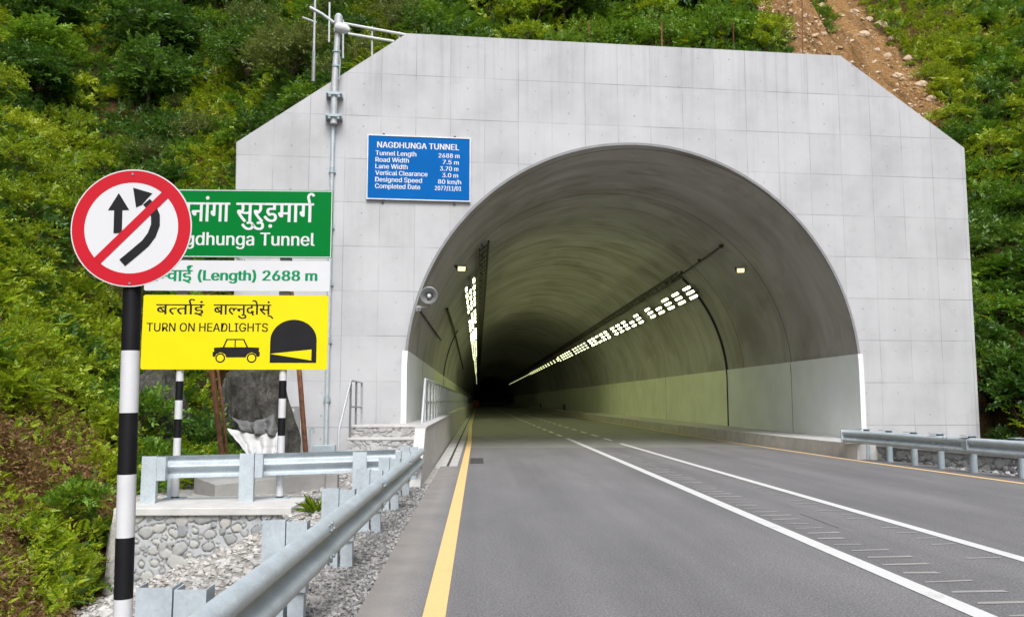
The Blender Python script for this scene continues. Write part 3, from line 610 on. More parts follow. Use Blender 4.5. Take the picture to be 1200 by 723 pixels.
    ',293,264,279,279,275,295,270,312,264,328,256,344,248,359,238,372,226,384,213,395,198,402,180,407,161,408,139,406,112,399,87,386,64,370,43,349,25,323,11,294,0,261,-7],[52,54,53,51,54,52,51,55,54,50,55,51,50,56,55,49,56,50,49,57,56,48,57,49,48,58,57,48,59,58,47,70,48,70,69,48,69,59,48,68,59,69,47,71,70,67,59,68,47,72,71,66,59,67,66,60,59,46,72,47,46,73,72,46,74,73,65,60,66,46,75,74,65,61,60,45,75,46,64,61,65,45,76,75,45,77,76,64,62,61,63,62,64,44,77,45,44,78,77,44,79,78,43,79,44,43,80,79,43,81,80,42,81,43,42,82,81,42,83,82,42,84,83,41,84,42,41,85,84,41,86,85,41,87,86,41,88,87,40,88,41,40,89,88,40,90,89,40,91,90,39,91,40,39,92,91,39,93,92,38,93,39,38,94,93,37,94,38,37,95,94,37,96,95,36,96,37,35,96,36,35,97,96,34,97,35,33,97,34,33,98,97,32,98,33,31,98,32,31,99,98,30,99,31,29,99,30,29,100,99,28,100,29,27,100,28,27,101,100,8,10,9,8,11,10,26,101,27,8,12,11,26,102,101,7,12,8,25,102,26,7,13,12,24,102,25,7,14,13,24,103,102,6,14,7,23,103,24,6,15,14,22,103,23,6,16,15,22,104,103,21,104,22,5,16,6,5,17,16,20,104,21,5,18,17,19,104,20,5,19,18,5,104,19,5,105,104,4,105,5,4,106,105,3,106,4,3,107,106,2,107,3,2,108,107,1,108,2,1,0,108]],"T":[449,[32,452,32,509,417,509,417,452,257,452,257,0,193,0,193,452],[0,2,1,0,3,2,7,3,0,6,4,7,4,3,7,6,5,4]],"U":[517,[259,-8,220,-6,186,2,154,15,126,33,103,55,85,80,71,108,63,140,60,173,60,509,124,509,124,178,126,155,132,133,141,113,153,95,169,80,187,68,208,59,232,53,259,52,285,53,309,59,331,68,349,80,364,95,377,113,385,133,391,155,393,178,393,509,457,509,457,173,454,140,446,108,433,80,414,55,391,33,363,15,332,2,297,-6],[9,11,10,9,12,11,30,32,31,30,33,32,9,13,12,29,33,30,8,13,9,29,34,33,8,14,13,28,34,29,7,14,8,28,35,34,27,35,28,7,15,14,7,16,15,26,35,27,6,16,7,26,36,35,6,17,16,25,36,26,6,18,17,24,36,25,5,18,6,24,37,36,5,19,18,23,37,24,5,20,19,22,37,23,22,38,37,4,20,5,4,21,20,21,38,22,4,38,21,3,38,4,3,39,38,2,39,3,2,40,39,1,40,2,1,41,40,0,41,1]],"V":[480,[204,0,16,509,84,509,192,206,199,187,207,164,215,137,225,106,236,71,248,31,235,31,247,71,257,107,267,138,276,165,283,187,290,206,395,509,463,509,278,0],[0,2,1,0,3,2,16,18,17,16,19,18,0,4,3,15,19,16,14,19,15,0,5,4,13,19,14,0,6,5,12,19,13,0,7,6,11,19,12,0,8,7,10,9,11,9,19,11,0,9,8,0,19,9]],"W":[686,[155,0,16,509,82,509,163,196,167,179,172,162,175,145,179,128,183,111,187,94,190,76,194,58,197,40,189,40,193,58,196,76,200,94,203,111,207,128,211,145,215,162,220,179,224,196,306,509,380,509,462,196,466,179,470,162,474,145,478,128,482,111,486,94,490,76,494,58,497,40,488,40,492,58,495,76,499,94,503,111,506,128,510,145,515,162,519,179,523,196,603,509,670,509,530,0,455,0,368,323,362,345,357,368,351,391,346,417,341,445,336,475,350,475,345,446,340,420,335,395,330,371,324,347,318,323,230,0],[0,2,1,0,3,2,22,55,23,55,24,23,55,56,24,56,25,24,44,46,45,44,47,46,22,54,55,57,25,56,58,53,57,53,25,57,22,58,54,58,53,54,22,59,58,52,25,53,22,60,59,51,25,52,22,61,60,50,25,51,22,62,61,49,25,50,22,63,62,48,25,49,0,4,3,21,63,22,48,26,25,43,47,44,0,5,4,20,63,21,48,27,26,42,47,43,0,6,5,19,63,20,48,28,27,41,47,42,0,7,6,18'
    ',63,19,48,29,28,40,47,41,0,8,7,17,63,18,48,30,29,39,47,40,0,9,8,16,63,17,48,31,30,38,47,39,0,10,9,15,63,16,48,32,31,37,47,38,0,14,10,14,11,10,48,36,32,36,33,32,14,11,15,11,63,15,36,33,37,33,47,37,12,63,11,34,47,33,0,13,14,48,35,36,0,12,13,0,63,12,48,34,35,48,47,34]],"a":[389,[160,-9,137,-7,115,-3,94,5,76,15,60,29,48,45,38,63,32,84,30,108,32,128,36,146,43,161,53,174,64,184,78,193,92,200,108,206,125,211,143,214,161,217,178,220,200,223,218,225,234,227,247,229,257,231,265,235,271,240,274,246,276,255,276,257,275,272,272,285,267,297,260,307,251,315,240,322,227,327,212,330,196,331,178,330,163,327,149,322,137,316,127,309,118,301,110,292,104,283,100,274,41,291,51,313,64,331,79,346,95,358,114,368,133,375,153,380,173,383,194,384,208,384,223,382,239,379,255,375,271,369,286,360,300,350,312,336,322,320,330,301,335,278,337,251,337,0,277,0,277,52,272,52,267,43,260,34,252,25,242,16,229,8,215,1,199,-4,181,-7,170,45,192,47,211,51,228,59,242,68,254,80,263,93,270,108,274,122,276,138,276,190,272,187,267,184,259,182,251,180,241,178,231,176,221,174,210,173,200,171,191,170,182,169,175,168,161,166,147,163,134,159,122,153,112,147,103,139,97,130,93,118,92,105,93,93,96,82,102,72,109,64,119,57,130,52,142,48,156,46],[58,60,59,58,61,60,57,61,58,57,62,61,56,62,57,56,63,62,55,63,56,55,64,63,55,65,64,54,65,55,54,66,65,53,66,54,53,67,66,52,67,53,52,40,67,40,39,67,39,68,67,51,41,52,41,40,52,51,42,41,38,68,39,51,43,42,37,68,38,51,44,43,36,68,37,36,69,68,51,45,44,35,69,36,50,45,51,50,46,45,34,69,35,34,70,69,50,47,46,33,70,34,50,48,47,49,48,50,32,70,33,32,71,70,31,71,32,30,71,31,29,71,30,29,72,71,28,72,29,27,72,28,26,94,27,94,72,27,25,94,26,24,94,25,23,94,24,22,94,23,21,94,22,20,94,21,19,94,20,18,94,19,17,94,18,16,94,17,15,94,16,14,94,15,14,95,94,93,72,94,14,96,95,14,97,96,13,97,14,13,98,97,13,99,98,13,100,99,13,101,100,13,102,101,12,102,13,12,103,102,12,104,103,12,105,104,12,106,105,12,107,106,12,108,107,12,109,108,11,109,12,11,110,109,11,111,110,11,112,111,10,112,11,10,113,112,92,72,93,10,114,113,9,114,10,91,72,92,9,115,114,8,115,9,90,72,91,8,116,115,89,72,90,8,117,116,7,117,8,7,118,117,88,74,89,74,72,89,7,119,118,87,74,88,7,120,119,6,120,7,86,75,87,75,74,87,6,121,120,6,122,121,86,76,75,73,72,74,85,76,86,6,123,122,84,76,85,6,84,123,6,76,84,5,76,6,5,77,76,5,78,77,4,78,5,4,79,78,4,80,79,3,80,4,3,81,80,2,81,3,2,82,81,1,82,2,1,83,82,0,83,1]],"c":[396,[207,-8,174,-5,144,3,117,16,93,35,72,58,56,85,44,116,37,150,34,187,37,225,44,260,56,291,72,318,93,341,117,360,144,374,174,382,207,384,226,384,243,381,260,377,276,371,291,364,305,356,318,346,330,335,340,322,349,308,356,293,362,277,303,262,300,272,295,281,290,289,284,297,278,304,270,311,261,316,252,321,242,325,231,328,220,329,207,330,184,328,163,321,145,310,130,296,118,278,108,258,102,236,98,212,96,187,98,163,102,139,108,117,118,97,130,80,145,66,163,55,184,49,207,46,220,47,232,49,243,52,253,55,262,60,271,66,279,73,285,80,292,89,297,98,301,107,304,117,363,102,357,86,350,70,341,56,331,43,319,32,306,21,292,12,277,5,261,-1,244,-5,226,-7],[17,19,18'
    ',17,20,19,16,20,17,16,21,20,16,22,21,15,22,16,15,23,22,15,24,23,14,24,15,14,25,24,14,26,25,13,43,14,43,26,14,43,42,26,42,27,26,13,44,43,41,27,42,13,45,44,40,27,41,39,27,40,39,28,27,13,46,45,38,28,39,12,46,13,37,28,38,36,28,37,12,47,46,36,29,28,35,29,36,34,29,35,12,48,47,34,30,29,11,48,12,33,30,34,32,30,33,11,49,48,32,31,30,10,49,11,10,50,49,10,51,50,9,51,10,9,52,51,8,52,9,8,53,52,8,54,53,7,54,8,7,55,54,7,56,55,72,74,73,6,56,7,71,74,72,71,75,74,70,75,71,6,57,56,69,75,70,69,76,75,5,57,6,5,58,57,68,76,69,67,76,68,67,77,76,66,77,67,5,59,58,65,77,66,4,59,5,65,78,77,64,78,65,4,60,59,63,78,64,62,78,63,4,61,60,61,78,62,4,78,61,4,79,78,3,79,4,3,80,79,3,81,80,2,81,3,2,82,81,2,83,82,1,83,2,1,84,83,1,85,84,0,85,1]],"d":[424,[195,-8,165,-6,137,3,111,16,89,34,70,57,55,84,43,116,36,151,34,189,36,227,43,261,55,293,70,320,89,342,112,361,137,374,165,382,196,384,218,383,237,379,253,373,267,364,278,355,287,346,295,336,301,327,306,319,311,319,311,509,372,509,372,0,313,0,313,59,307,59,301,50,295,41,287,31,277,21,266,12,252,4,236,-3,217,-7,205,47,226,49,246,55,263,65,278,78,290,95,299,115,306,138,310,162,312,189,310,216,306,241,300,263,290,282,278,299,263,312,246,322,227,328,205,330,182,328,162,322,145,311,130,298,118,281,108,261,102,239,98,215,96,189,98,163,102,139,109,117,118,97,130,80,145,66,162,55,182,49],[28,30,29,28,31,30,17,19,18,17,20,19,16,20,17,16,21,20,15,21,16,15,22,21,15,23,22,14,23,15,14,24,23,14,25,24,13,61,14,61,25,14,61,26,25,13,62,61,60,26,61,59,26,60,13,63,62,59,27,26,58,27,59,13,64,63,12,64,13,58,28,27,58,57,28,57,56,28,56,55,28,55,54,28,54,31,28,12,65,64,12,66,65,11,66,12,11,67,66,10,67,11,10,68,67,53,31,54,10,69,68,9,69,10,52,31,53,9,70,69,9,71,70,51,31,52,8,71,9,8,72,71,50,31,51,7,72,8,7,73,72,49,31,50,7,74,73,6,74,7,48,31,49,6,75,74,47,33,48,33,31,48,5,75,6,5,76,75,46,33,47,5,77,76,45,34,46,34,33,46,45,35,34,32,31,33,4,77,5,4,78,77,44,35,45,44,36,35,4,43,78,43,36,44,4,36,43,4,37,36,3,37,4,3,38,37,3,39,38,2,39,3,2,40,39,2,41,40,1,41,2,1,42,41,0,42,1]],"e":[404,[212,-8,177,-5,145,3,117,16,92,35,72,58,56,85,44,116,37,150,34,187,36,224,44,258,55,290,71,317,91,340,115,359,142,373,172,382,205,384,226,383,246,380,266,374,285,366,303,355,319,341,334,324,347,305,357,282,365,256,370,227,371,194,371,169,75,169,75,221,338,221,310,202,308,226,304,248,298,269,288,286,277,301,263,314,246,323,227,328,205,330,183,328,164,323,146,313,131,301,119,286,109,270,102,251,97,231,96,211,96,178,98,151,102,127,110,106,121,88,135,73,151,61,169,53,190,48,212,46,227,47,241,49,254,53,265,58,276,65,285,73,294,82,300,93,306,105,365,91,358,72,348,55,335,39,320,26,302,14,283,4,261,-3,237,-7],[17,19,18,17,20,19,16,20,17,16,21,20,16,22,21,15,22,16,15,23,22,14,23,15,14,24,23,14,25,24,13,45,14,45,44,14,44,25,14,43,25,44,42,25,43,13,46,45,42,26,25,41,26,42,13,47,46,12,47,13,40,26,41,12,48,47,40,27,26,39,27,40,12,49,48,11,49,12,11,50,49,38,27,39,38,28,27,11,51,50,37,28,38,10,51,11,37,29,28,10,52,51,36,29,37,10,33,52,33,53,52,36,34,29,34,30,29,35,34,36,9,33,10,9,32,33,53,34,33,53,30,34,5'
    '4,30,53,54,31,30,8,32,9,55,31,54,8,31,32,8,55,31,8,56,55,7,56,8,7,57,56,6,57,7,6,58,57,71,73,72,70,73,71,70,74,73,6,59,58,5,59,6,69,74,70,5,60,59,68,74,69,68,75,74,67,75,68,5,61,60,66,75,67,4,61,5,66,76,75,4,62,61,65,76,66,64,76,65,4,63,62,63,76,64,4,76,63,4,77,76,3,77,4,3,78,77,2,78,3,2,79,78,2,80,79,1,80,2,1,81,80,0,81,1]],"g":[425,[207,-151,180,-149,156,-146,134,-140,114,-132,97,-122,82,-110,70,-97,59,-84,51,-69,101,-41,107,-49,114,-57,122,-66,131,-74,142,-82,154,-88,169,-93,187,-96,207,-97,236,-95,261,-87,282,-75,298,-58,308,-34,311,-6,311,68,306,68,301,60,294,51,287,41,277,32,266,23,252,16,236,10,217,6,195,5,165,7,138,14,113,27,90,43,71,65,55,90,43,120,36,154,34,191,36,229,43,263,55,293,71,320,90,342,112,361,138,374,166,382,196,384,218,383,237,379,253,373,267,365,279,356,288,346,296,336,302,327,308,319,313,319,313,379,372,379,372,-9,370,-40,363,-67,350,-90,334,-109,314,-124,291,-136,265,-144,237,-149,205,59,227,61,246,66,264,75,278,87,290,103,300,121,307,142,311,166,312,193,311,219,307,242,300,264,291,283,279,299,264,312,247,322,227,328,205,330,182,328,163,322,145,312,130,298,118,282,109,262,102,241,98,218,96,193,98,167,102,144,109,123,118,104,131,88,145,76,163,66,183,61],[53,55,54,53,56,55,52,56,53,64,66,65,64,67,66,52,57,56,51,57,52,51,58,57,51,59,58,50,59,51,50,60,59,50,61,60,49,94,50,94,61,50,94,62,61,49,95,94,93,62,94,92,62,93,49,96,95,92,63,62,91,63,92,49,97,96,48,97,49,91,64,63,91,90,64,90,89,64,89,88,64,88,87,64,87,67,64,48,98,97,48,99,98,47,99,48,47,100,99,46,100,47,46,101,100,86,67,87,46,102,101,45,102,46,85,67,86,45,103,102,45,104,103,84,67,85,44,104,45,44,105,104,83,67,84,43,105,44,43,106,105,82,67,83,43,107,106,81,67,82,42,107,43,42,108,107,80,26,81,26,67,81,41,108,42,41,109,108,79,26,80,41,110,109,78,27,79,27,26,79,78,28,27,25,67,26,41,111,110,77,28,78,40,111,41,40,76,111,76,28,77,76,29,28,40,29,76,40,30,29,39,30,40,39,31,30,39,32,31,38,32,39,38,33,32,38,34,33,37,34,38,37,35,34,36,35,37,24,67,25,24,68,67,23,68,24,23,69,68,9,11,10,9,12,11,9,13,12,22,69,23,9,14,13,22,70,69,8,14,9,8,15,14,21,70,22,8,16,15,7,16,8,20,70,21,7,17,16,20,71,70,7,18,17,19,71,20,7,19,18,7,71,19,6,71,7,6,72,71,5,72,6,4,72,5,4,73,72,3,73,4,3,74,73,2,74,3,2,75,74,1,75,2,1,0,75]],"h":[410,[114,227,114,0,53,0,53,509,114,509,114,287,102,287,116,319,132,344,152,362,175,374,200,382,227,384,252,383,275,377,295,369,313,356,328,340,341,321,350,298,355,271,357,240,357,0,296,0,296,235,293,263,286,286,273,304,256,318,235,326,210,329,192,328,176,324,161,317,147,308,136,297,126,283,119,266,115,248],[2,4,3,2,6,4,6,5,4,11,13,12,11,14,13,10,14,11,10,15,14,9,15,10,9,16,15,8,16,9,8,17,16,7,31,8,31,17,8,31,30,17,30,18,17,29,18,30,7,32,31,28,18,29,7,33,32,28,19,18,6,33,7,27,19,28,6,34,33,6,35,34,26,19,27,26,20,19,6,36,35,2,37,6,37,36,6,25,20,26,25,21,20,2,38,37,24,21,25,2,0,38,24,22,21,23,22,24,2,1,0]],"i":[167,[84,443,73,444,63,448,54,455,47,463,43,472,41,483,43,494,47,504,54,512,63,518,73,522,84,524,95,522,105,518,114,512,121,504,125,494,126,483,125,472,121,463,114,455,105,44'
    '8,95,444,53,0,53,379,114,379,114,0],[24,26,25,24,27,26,11,13,12,10,13,11,10,14,13,9,14,10,9,15,14,8,15,9,8,16,15,7,16,8,7,17,16,6,17,7,6,18,17,5,18,6,5,19,18,4,19,5,4,20,19,3,20,4,3,21,20,2,21,3,2,22,21,1,22,2,1,23,22,0,23,1]],"k":[381,[110,137,110,212,121,212,284,379,360,379,184,199,177,199,53,0,53,509,114,509,114,0,294,0,148,186,191,229,372,0],[7,9,8,7,1,9,1,10,9,2,4,3,2,13,4,13,5,4,2,12,13,5,14,13,7,0,1,10,2,1,10,12,2,0,5,6,0,14,5,10,11,12,7,14,0,10,14,7,11,14,10]],"l":[189,[139,-2,112,0,91,8,74,20,62,37,55,59,53,84,53,509,114,509,114,99,114,83,117,71,120,62,126,57,135,53,146,52,152,52,157,52,160,53,164,53,167,54,170,54,181,3,175,1,169,0,162,-1,154,-2,147,-2],[6,8,7,6,9,8,6,10,9,5,10,6,5,11,10,5,12,11,5,13,12,4,13,5,4,14,13,20,22,21,19,22,20,18,22,19,4,15,14,17,22,18,16,22,17,15,22,16,4,22,15,3,22,4,2,22,3,1,22,2,1,23,22,1,24,23,1,25,24,0,25,1,0,26,25,0,27,26]],"m":[610,[53,0,53,379,112,379,112,295,108,295,114,314,122,331,132,346,144,358,158,368,172,376,187,382,203,385,219,386,245,383,268,375,287,361,303,342,314,320,321,295,312,295,318,312,326,329,337,343,350,356,364,366,381,375,398,381,417,385,437,386,458,385,478,380,497,372,514,361,529,346,541,328,550,307,555,283,557,255,557,0,496,0,496,254,493,279,485,298,473,313,456,323,438,329,419,330,402,329,387,326,374,320,363,312,353,302,345,290,340,277,336,263,335,247,335,0,274,0,274,260,272,280,265,297,253,311,238,322,220,328,199,330,185,329,171,326,158,320,145,312,135,302,126,289,119,274,115,257,114,238,114,0],[12,14,13,28,30,29,11,14,12,27,30,28,27,31,30,11,15,14,10,15,11,26,31,27,26,32,31,0,2,1,0,4,2,4,3,2,9,15,10,25,32,26,9,16,15,25,33,32,8,16,9,24,33,25,8,17,16,24,34,33,7,17,8,23,34,24,23,35,34,6,17,7,22,47,23,47,35,23,6,65,17,65,18,17,5,66,6,66,65,6,64,18,65,22,48,47,46,35,47,5,67,66,22,49,48,21,49,22,45,35,46,45,36,35,63,18,64,5,68,67,21,50,49,44,36,45,62,18,63,5,69,68,62,19,18,21,51,50,4,69,5,43,36,44,20,51,21,4,70,69,20,52,51,61,19,62,43,37,36,20,53,52,4,71,70,42,37,43,60,20,61,20,19,61,0,72,4,72,71,4,60,53,20,60,54,53,42,38,37,59,54,60,41,38,42,59,55,54,0,73,72,59,56,55,58,56,59,0,74,73,41,39,38,40,39,41,58,57,56,0,75,74]],"n":[410,[114,227,114,0,53,0,53,379,112,379,112,287,102,287,116,319,132,344,152,362,175,374,200,382,227,384,252,383,275,377,295,369,313,356,328,340,341,321,350,298,355,271,357,240,357,0,296,0,296,235,293,263,286,286,273,304,256,318,235,326,210,329,192,328,176,324,161,317,147,308,136,297,126,283,119,266,115,248],[11,13,12,11,14,13,10,14,11,2,4,3,2,6,4,6,5,4,10,15,14,9,15,10,9,16,15,8,16,9,8,17,16,7,31,8,31,17,8,31,30,17,30,18,17,29,18,30,7,32,31,28,18,29,7,33,32,28,19,18,6,33,7,27,19,28,6,34,33,6,35,34,26,19,27,26,20,19,6,36,35,2,37,6,37,36,6,25,20,26,25,21,20,2,38,37,24,21,25,2,0,38,24,22,21,23,22,24,2,1,0]],"o":[415,[207,-8,174,-5,144,3,117,16,93,35,72,58,56,85,44,116,37,150,34,187,37,225,44,260,56,291,72,318,93,341,117,360,144,374,174,382,207,384,241,382,271,374,299,360,323,341,343,318,359,291,371,260,379,225,381,187,379,150,371,116,359,85,343,58,323,35,299,16,271,3,241'
    ',-5,207,46,231,49,252,55,270,66,285,80,298,97,307,117,314,139,318,163,319,187,318,212,314,236,307,258,298,278,285,296,270,310,252,321,231,328,207,330,184,328,163,321,145,310,130,296,118,278,108,258,102,236,98,212,96,187,98,163,102,139,108,117,118,97,130,80,145,66,163,55,184,49],[17,19,18,16,19,17,16,20,19,15,20,16,15,21,20,14,21,15,14,22,21,13,22,14,13,54,22,54,23,22,13,55,54,53,23,54,13,56,55,52,23,53,13,57,56,51,23,52,12,57,13,51,24,23,12,58,57,50,24,51,12,59,58,49,24,50,11,59,12,49,25,24,11,60,59,48,25,49,10,60,11,48,26,25,10,61,60,47,26,48,10,62,61,46,26,47,46,27,26,9,62,10,9,63,62,45,27,46,8,63,9,8,64,63,44,27,45,44,28,27,8,65,64,43,28,44,43,29,28,7,65,8,7,66,65,42,29,43,7,67,66,41,29,42,6,67,7,41,30,29,6,68,67,40,30,41,5,68,6,40,31,30,5,69,68,39,31,40,5,70,69,38,31,39,4,70,5,38,32,31,4,71,70,37,32,38,4,36,71,36,32,37,4,32,36,3,32,4,3,33,32,2,33,3,2,34,33,1,34,2,1,35,34,0,35,1]],"p":[424,[53,-143,53,379,112,379,112,319,118,319,123,327,130,336,137,346,147,355,158,364,171,373,188,379,207,383,229,384,259,382,287,374,313,361,335,342,354,320,370,293,381,261,388,227,390,189,388,151,381,116,370,84,355,57,336,34,313,16,288,3,260,-6,229,-8,208,-7,189,-3,173,4,159,12,147,21,138,31,130,41,124,50,118,59,114,59,114,-143,220,47,242,49,262,55,279,66,294,80,306,97,316,117,323,139,327,163,328,189,327,215,323,239,316,261,307,281,295,298,280,311,262,322,243,328,220,330,198,328,178,322,161,312,147,299,134,282,125,263,118,241,114,216,113,189,114,162,118,138,125,115,135,95,147,78,162,65,179,55,198,49],[12,14,13,11,14,12,11,15,14,0,2,1,0,3,2,10,15,11,10,16,15,9,16,10,8,16,9,8,17,16,7,17,8,6,17,7,6,61,17,61,18,17,5,61,6,5,62,61,60,18,61,5,63,62,59,18,60,4,63,5,4,64,63,58,18,59,58,19,18,0,4,3,0,68,4,68,67,4,67,66,4,66,65,4,65,64,4,57,19,58,56,19,57,56,20,19,55,20,56,55,21,20,54,21,55,0,69,68,53,21,54,53,22,21,0,70,69,52,22,53,0,71,70,51,22,52,51,23,22,50,23,51,0,72,71,50,24,23,49,24,50,0,73,72,48,24,49,48,25,24,0,41,73,41,74,73,47,25,48,41,75,74,47,26,25,46,26,47,41,76,75,45,26,46,41,40,76,40,77,76,0,42,41,39,77,40,45,27,26,44,27,45,39,78,77,38,78,39,43,27,44,38,43,78,38,27,43,37,27,38,37,28,27,36,28,37,35,28,36,35,29,28,34,29,35,33,29,34,33,30,29,32,30,33,32,31,30]],"r":[259,[53,0,53,379,112,379,112,321,115,321,124,339,137,354,152,367,171,377,191,383,213,385,218,385,223,385,229,384,235,384,240,384,243,384,243,322,241,323,236,324,230,324,223,325,215,326,207,326,190,324,174,321,159,315,146,306,135,296,126,284,119,269,115,254,114,237,114,0],[9,11,10,9,12,11,9,13,12,9,14,13,9,15,14,9,16,15,9,17,16,8,17,9,0,2,1,0,3,2,7,17,8,6,17,7,5,19,6,19,18,6,18,17,6,4,23,5,23,22,5,22,21,5,21,20,5,20,19,5,4,24,23,4,25,24,0,4,3,0,31,4,31,30,4,30,29,4,29,28,4,28,27,4,27,26,4,26,25,4,0,32,31,0,33,32]],"s":[365,[182,-8,157,-7,133,-3,112,3,93,12,76,24,62,38,50,54,41,73,36,94,94,107,101,87,111,72,124,60,141,52,160,47,181,45,206,47,227,53,244,62,258,74,265,88,268,103,266,115,262,126,254,136,243,144,229,150,212,155,149,170,118,180,92,192,72,208,58,227,50,249,47,274,49,295,55,314,65,332,79,34'
    '7,95,360,115,370,137,378,161,383,187,384,212,383,234,379,254,372,271,363,286,352,299,339,309,324,318,308,324,290,268,277,262,291,254,304,243,316,228,325,210,331,187,333,166,331,147,326,131,317,119,305,111,292,109,277,110,264,115,253,124,243,136,235,152,229,172,223,229,209,261,200,287,187,306,171,320,153,328,131,331,107,329,85,323,65,312,47,298,31,281,18,260,6,236,-2,210,-7],[43,45,44,43,46,45,42,46,43,42,47,46,41,47,42,41,48,47,40,48,41,40,49,48,39,49,40,39,50,49,38,50,39,38,60,50,60,51,50,38,61,60,59,51,60,37,61,38,37,62,61,58,51,59,37,63,62,57,51,58,57,52,51,37,64,63,56,52,57,36,64,37,56,53,52,36,65,64,55,53,56,35,65,36,35,66,65,54,53,55,35,67,66,34,67,35,34,68,67,34,69,68,33,69,34,33,70,69,33,71,70,33,72,71,32,72,33,32,73,72,32,74,73,31,74,32,31,75,74,30,75,31,30,76,75,29,76,30,29,77,76,28,77,29,27,77,28,27,78,77,26,78,27,25,78,26,24,78,25,24,79,78,23,79,24,22,79,23,9,11,10,22,80,79,21,80,22,8,11,9,20,80,21,8,12,11,20,81,80,19,81,20,7,12,8,7,13,12,19,82,81,18,82,19,7,14,13,6,14,7,17,82,18,6,15,14,16,82,17,16,83,82,6,16,15,6,83,16,5,83,6,5,84,83,4,84,5,4,85,84,3,85,4,3,86,85,2,86,3,2,87,86,1,87,2,1,0,87]],"t":[227,[204,379,204,327,6,327,6,379,65,471,126,471,126,98,127,83,130,70,136,61,144,55,156,51,170,50,175,50,180,50,185,51,191,52,197,53,202,54,213,2,207,0,200,-2,192,-3,184,-3,176,-4,168,-4,138,-1,113,7,92,21,77,41,68,64,65,93],[31,5,4,31,6,5,2,0,3,2,1,0,31,7,6,30,7,31,30,8,7,30,9,8,29,9,30,29,10,9,29,11,10,17,19,18,16,19,17,15,19,16,29,12,11,14,19,15,13,19,14,12,19,13,29,19,12,28,19,29,27,19,28,26,19,27,26,20,19,26,21,20,25,21,26,25,22,21,25,23,22,25,24,23]],"u":[410,[182,-5,158,-3,135,2,115,11,97,23,82,39,69,59,60,82,54,109,53,139,53,379,114,379,114,144,116,117,124,94,137,75,154,61,175,53,200,50,218,51,234,55,249,62,263,71,274,83,283,97,290,113,295,132,296,153,296,379,357,379,357,0,298,0,298,92,307,92,294,60,277,35,257,17,234,5,209,-3],[9,11,10,9,12,11,27,29,28,27,30,29,26,30,27,9,13,12,8,13,9,25,33,26,33,30,26,8,14,13,24,33,25,7,14,8,23,32,24,32,33,24,7,15,14,23,34,32,34,31,32,34,30,33,22,34,23,6,15,7,6,16,15,21,34,22,20,34,21,6,17,16,20,35,34,31,30,34,5,17,6,19,35,20,5,18,17,18,35,19,5,35,18,4,35,5,4,36,35,3,36,4,3,37,36,2,37,3,2,38,37,1,38,2,1,0,38]]," ":[188,[],[]]}')
def latin(s):
    V, F, pen = [], [], 0.0
    for ch in s:
        adv, pts, tri = LETTERS[ch]
        o = len(V)
        V += [(pen + pts[i] / 1000, pts[i + 1] / 1000) for i in range(0, len(pts), 2)]
        F += [tuple(o + k for k in tri[i:i + 3]) for i in range(0, len(tri), 3)]
        pen += adv / 1000
    return V, F
def clip_right(vs, fs, xmax):
    bm = bmesh.new()
    bv = [bm.verts.new((x, y, 0)) for x, y in vs]
    for f in fs:
        try:
            bm.faces.new([bv[i] for i in f])
        except ValueError:
            pass
    bmesh.ops.bisect_plane(bm, geom=bm.verts[:] + bm.edges[:] + bm.faces[:], plane_co=(xmax, 0, 0), plane_no=(1, 0, 0), clear_outer=True)
    bm.verts.index_update()
    out = [(v.co.x, v.co.y) for v in bm.verts], [tuple(v.index for v in f.verts) for f in bm.faces]
    bm.free()
    return out
def compose(tokens):
    """tokens: plain strings, ('half', ch), ('mark', ch) or ('reph',) laid side by side under one head line"""
    V, F, pen = [], [], 0.0
    for t in tokens:
        if isinstance(t, str):
            vs, fs = glyph_mesh(t)
            adv = max(x for x, y in vs) + 0.0
            put = pen
        elif t[0] == 'half':
            vs, fs = glyph_mesh(t[1])
            xm = max(x for x, y in vs) - 0.20
            vs, fs = clip_right(vs, fs, xm)
            adv, put = xm, pen
        elif t[0] == 'mark':
            vs, fs = glyph_mesh(t[1])
            adv, put = 0.0, pen
        elif t[0] == 'reph':
            pts = []
            for k in range(13):
                a = R(250 - k * 19)
                pts.append((-0.10 + 0.115 * math.cos(a), 0.815 + 0.115 * math.sin(a)))
            pts = [(-0.155, 0.60)] + pts[2:]
            vs, fs = [], []
            for i, (x, y) in enumerate(pts):
                q0, q1 = pts[max(i - 1, 0)], pts[min(i + 1, len(pts) - 1)]
                tx, ty = q1[0] - q0[0], q1[1] - q0[1]
                l = math.hypot(tx, ty) or 1
                vs += [(x - ty / l * 0.034, y + tx / l * 0.034), (x + ty / l * 0.034, y - tx / l * 0.034)]
            fs = [(2 * i, 2 * i + 1, 2 * i + 3, 2 * i + 2) for i in range(len(pts) - 1)]
            adv, put = 0.0, pen
        else:
            pen += t[1]
            continue
        o = len(V)
        V += [(x + put, y) for x, y in vs]
        F += [tuple(i + o for i in f) for f in fs]
        pen += adv
    return V, F
def fit(shape, x0, x1, zb, zcap=None, cap_ref=0.73, embolden=0.0):
    """scale lettering to span x0..x1 on base line zb; zcap is the height of a capital (or head line)"""
    vs, fs = shape
    a, b = min(x for x, y in vs), max(x for x, y in vs)
    sx = (x1 - x0) / (b - a)
    sz = sx if zcap is None else zcap / cap_ref
    return [(x0 + (x - a) * sx, zb + y * sz) for x, y in vs], fs
def lay(mb, shape, place, mat=None, bold=0.0, y=0.0):
    """add flat lettering (x, z) to a mesh in front of a board; bold repeats it with small shifts"""
    vs, fs = shape
    for k, dx in enumerate(([-bold, 0, bold] if bold else [0])):
        mb.add([place(x + dx, y - 0.0003 * k, z) for x, z in vs], fs, mat)
def cap_height():
    vs, fs = latin('H')
    return max(y for x, y in vs)
CAP = cap_height()
HEADLINE = max(y for x, y in glyph_mesh('न')[0])

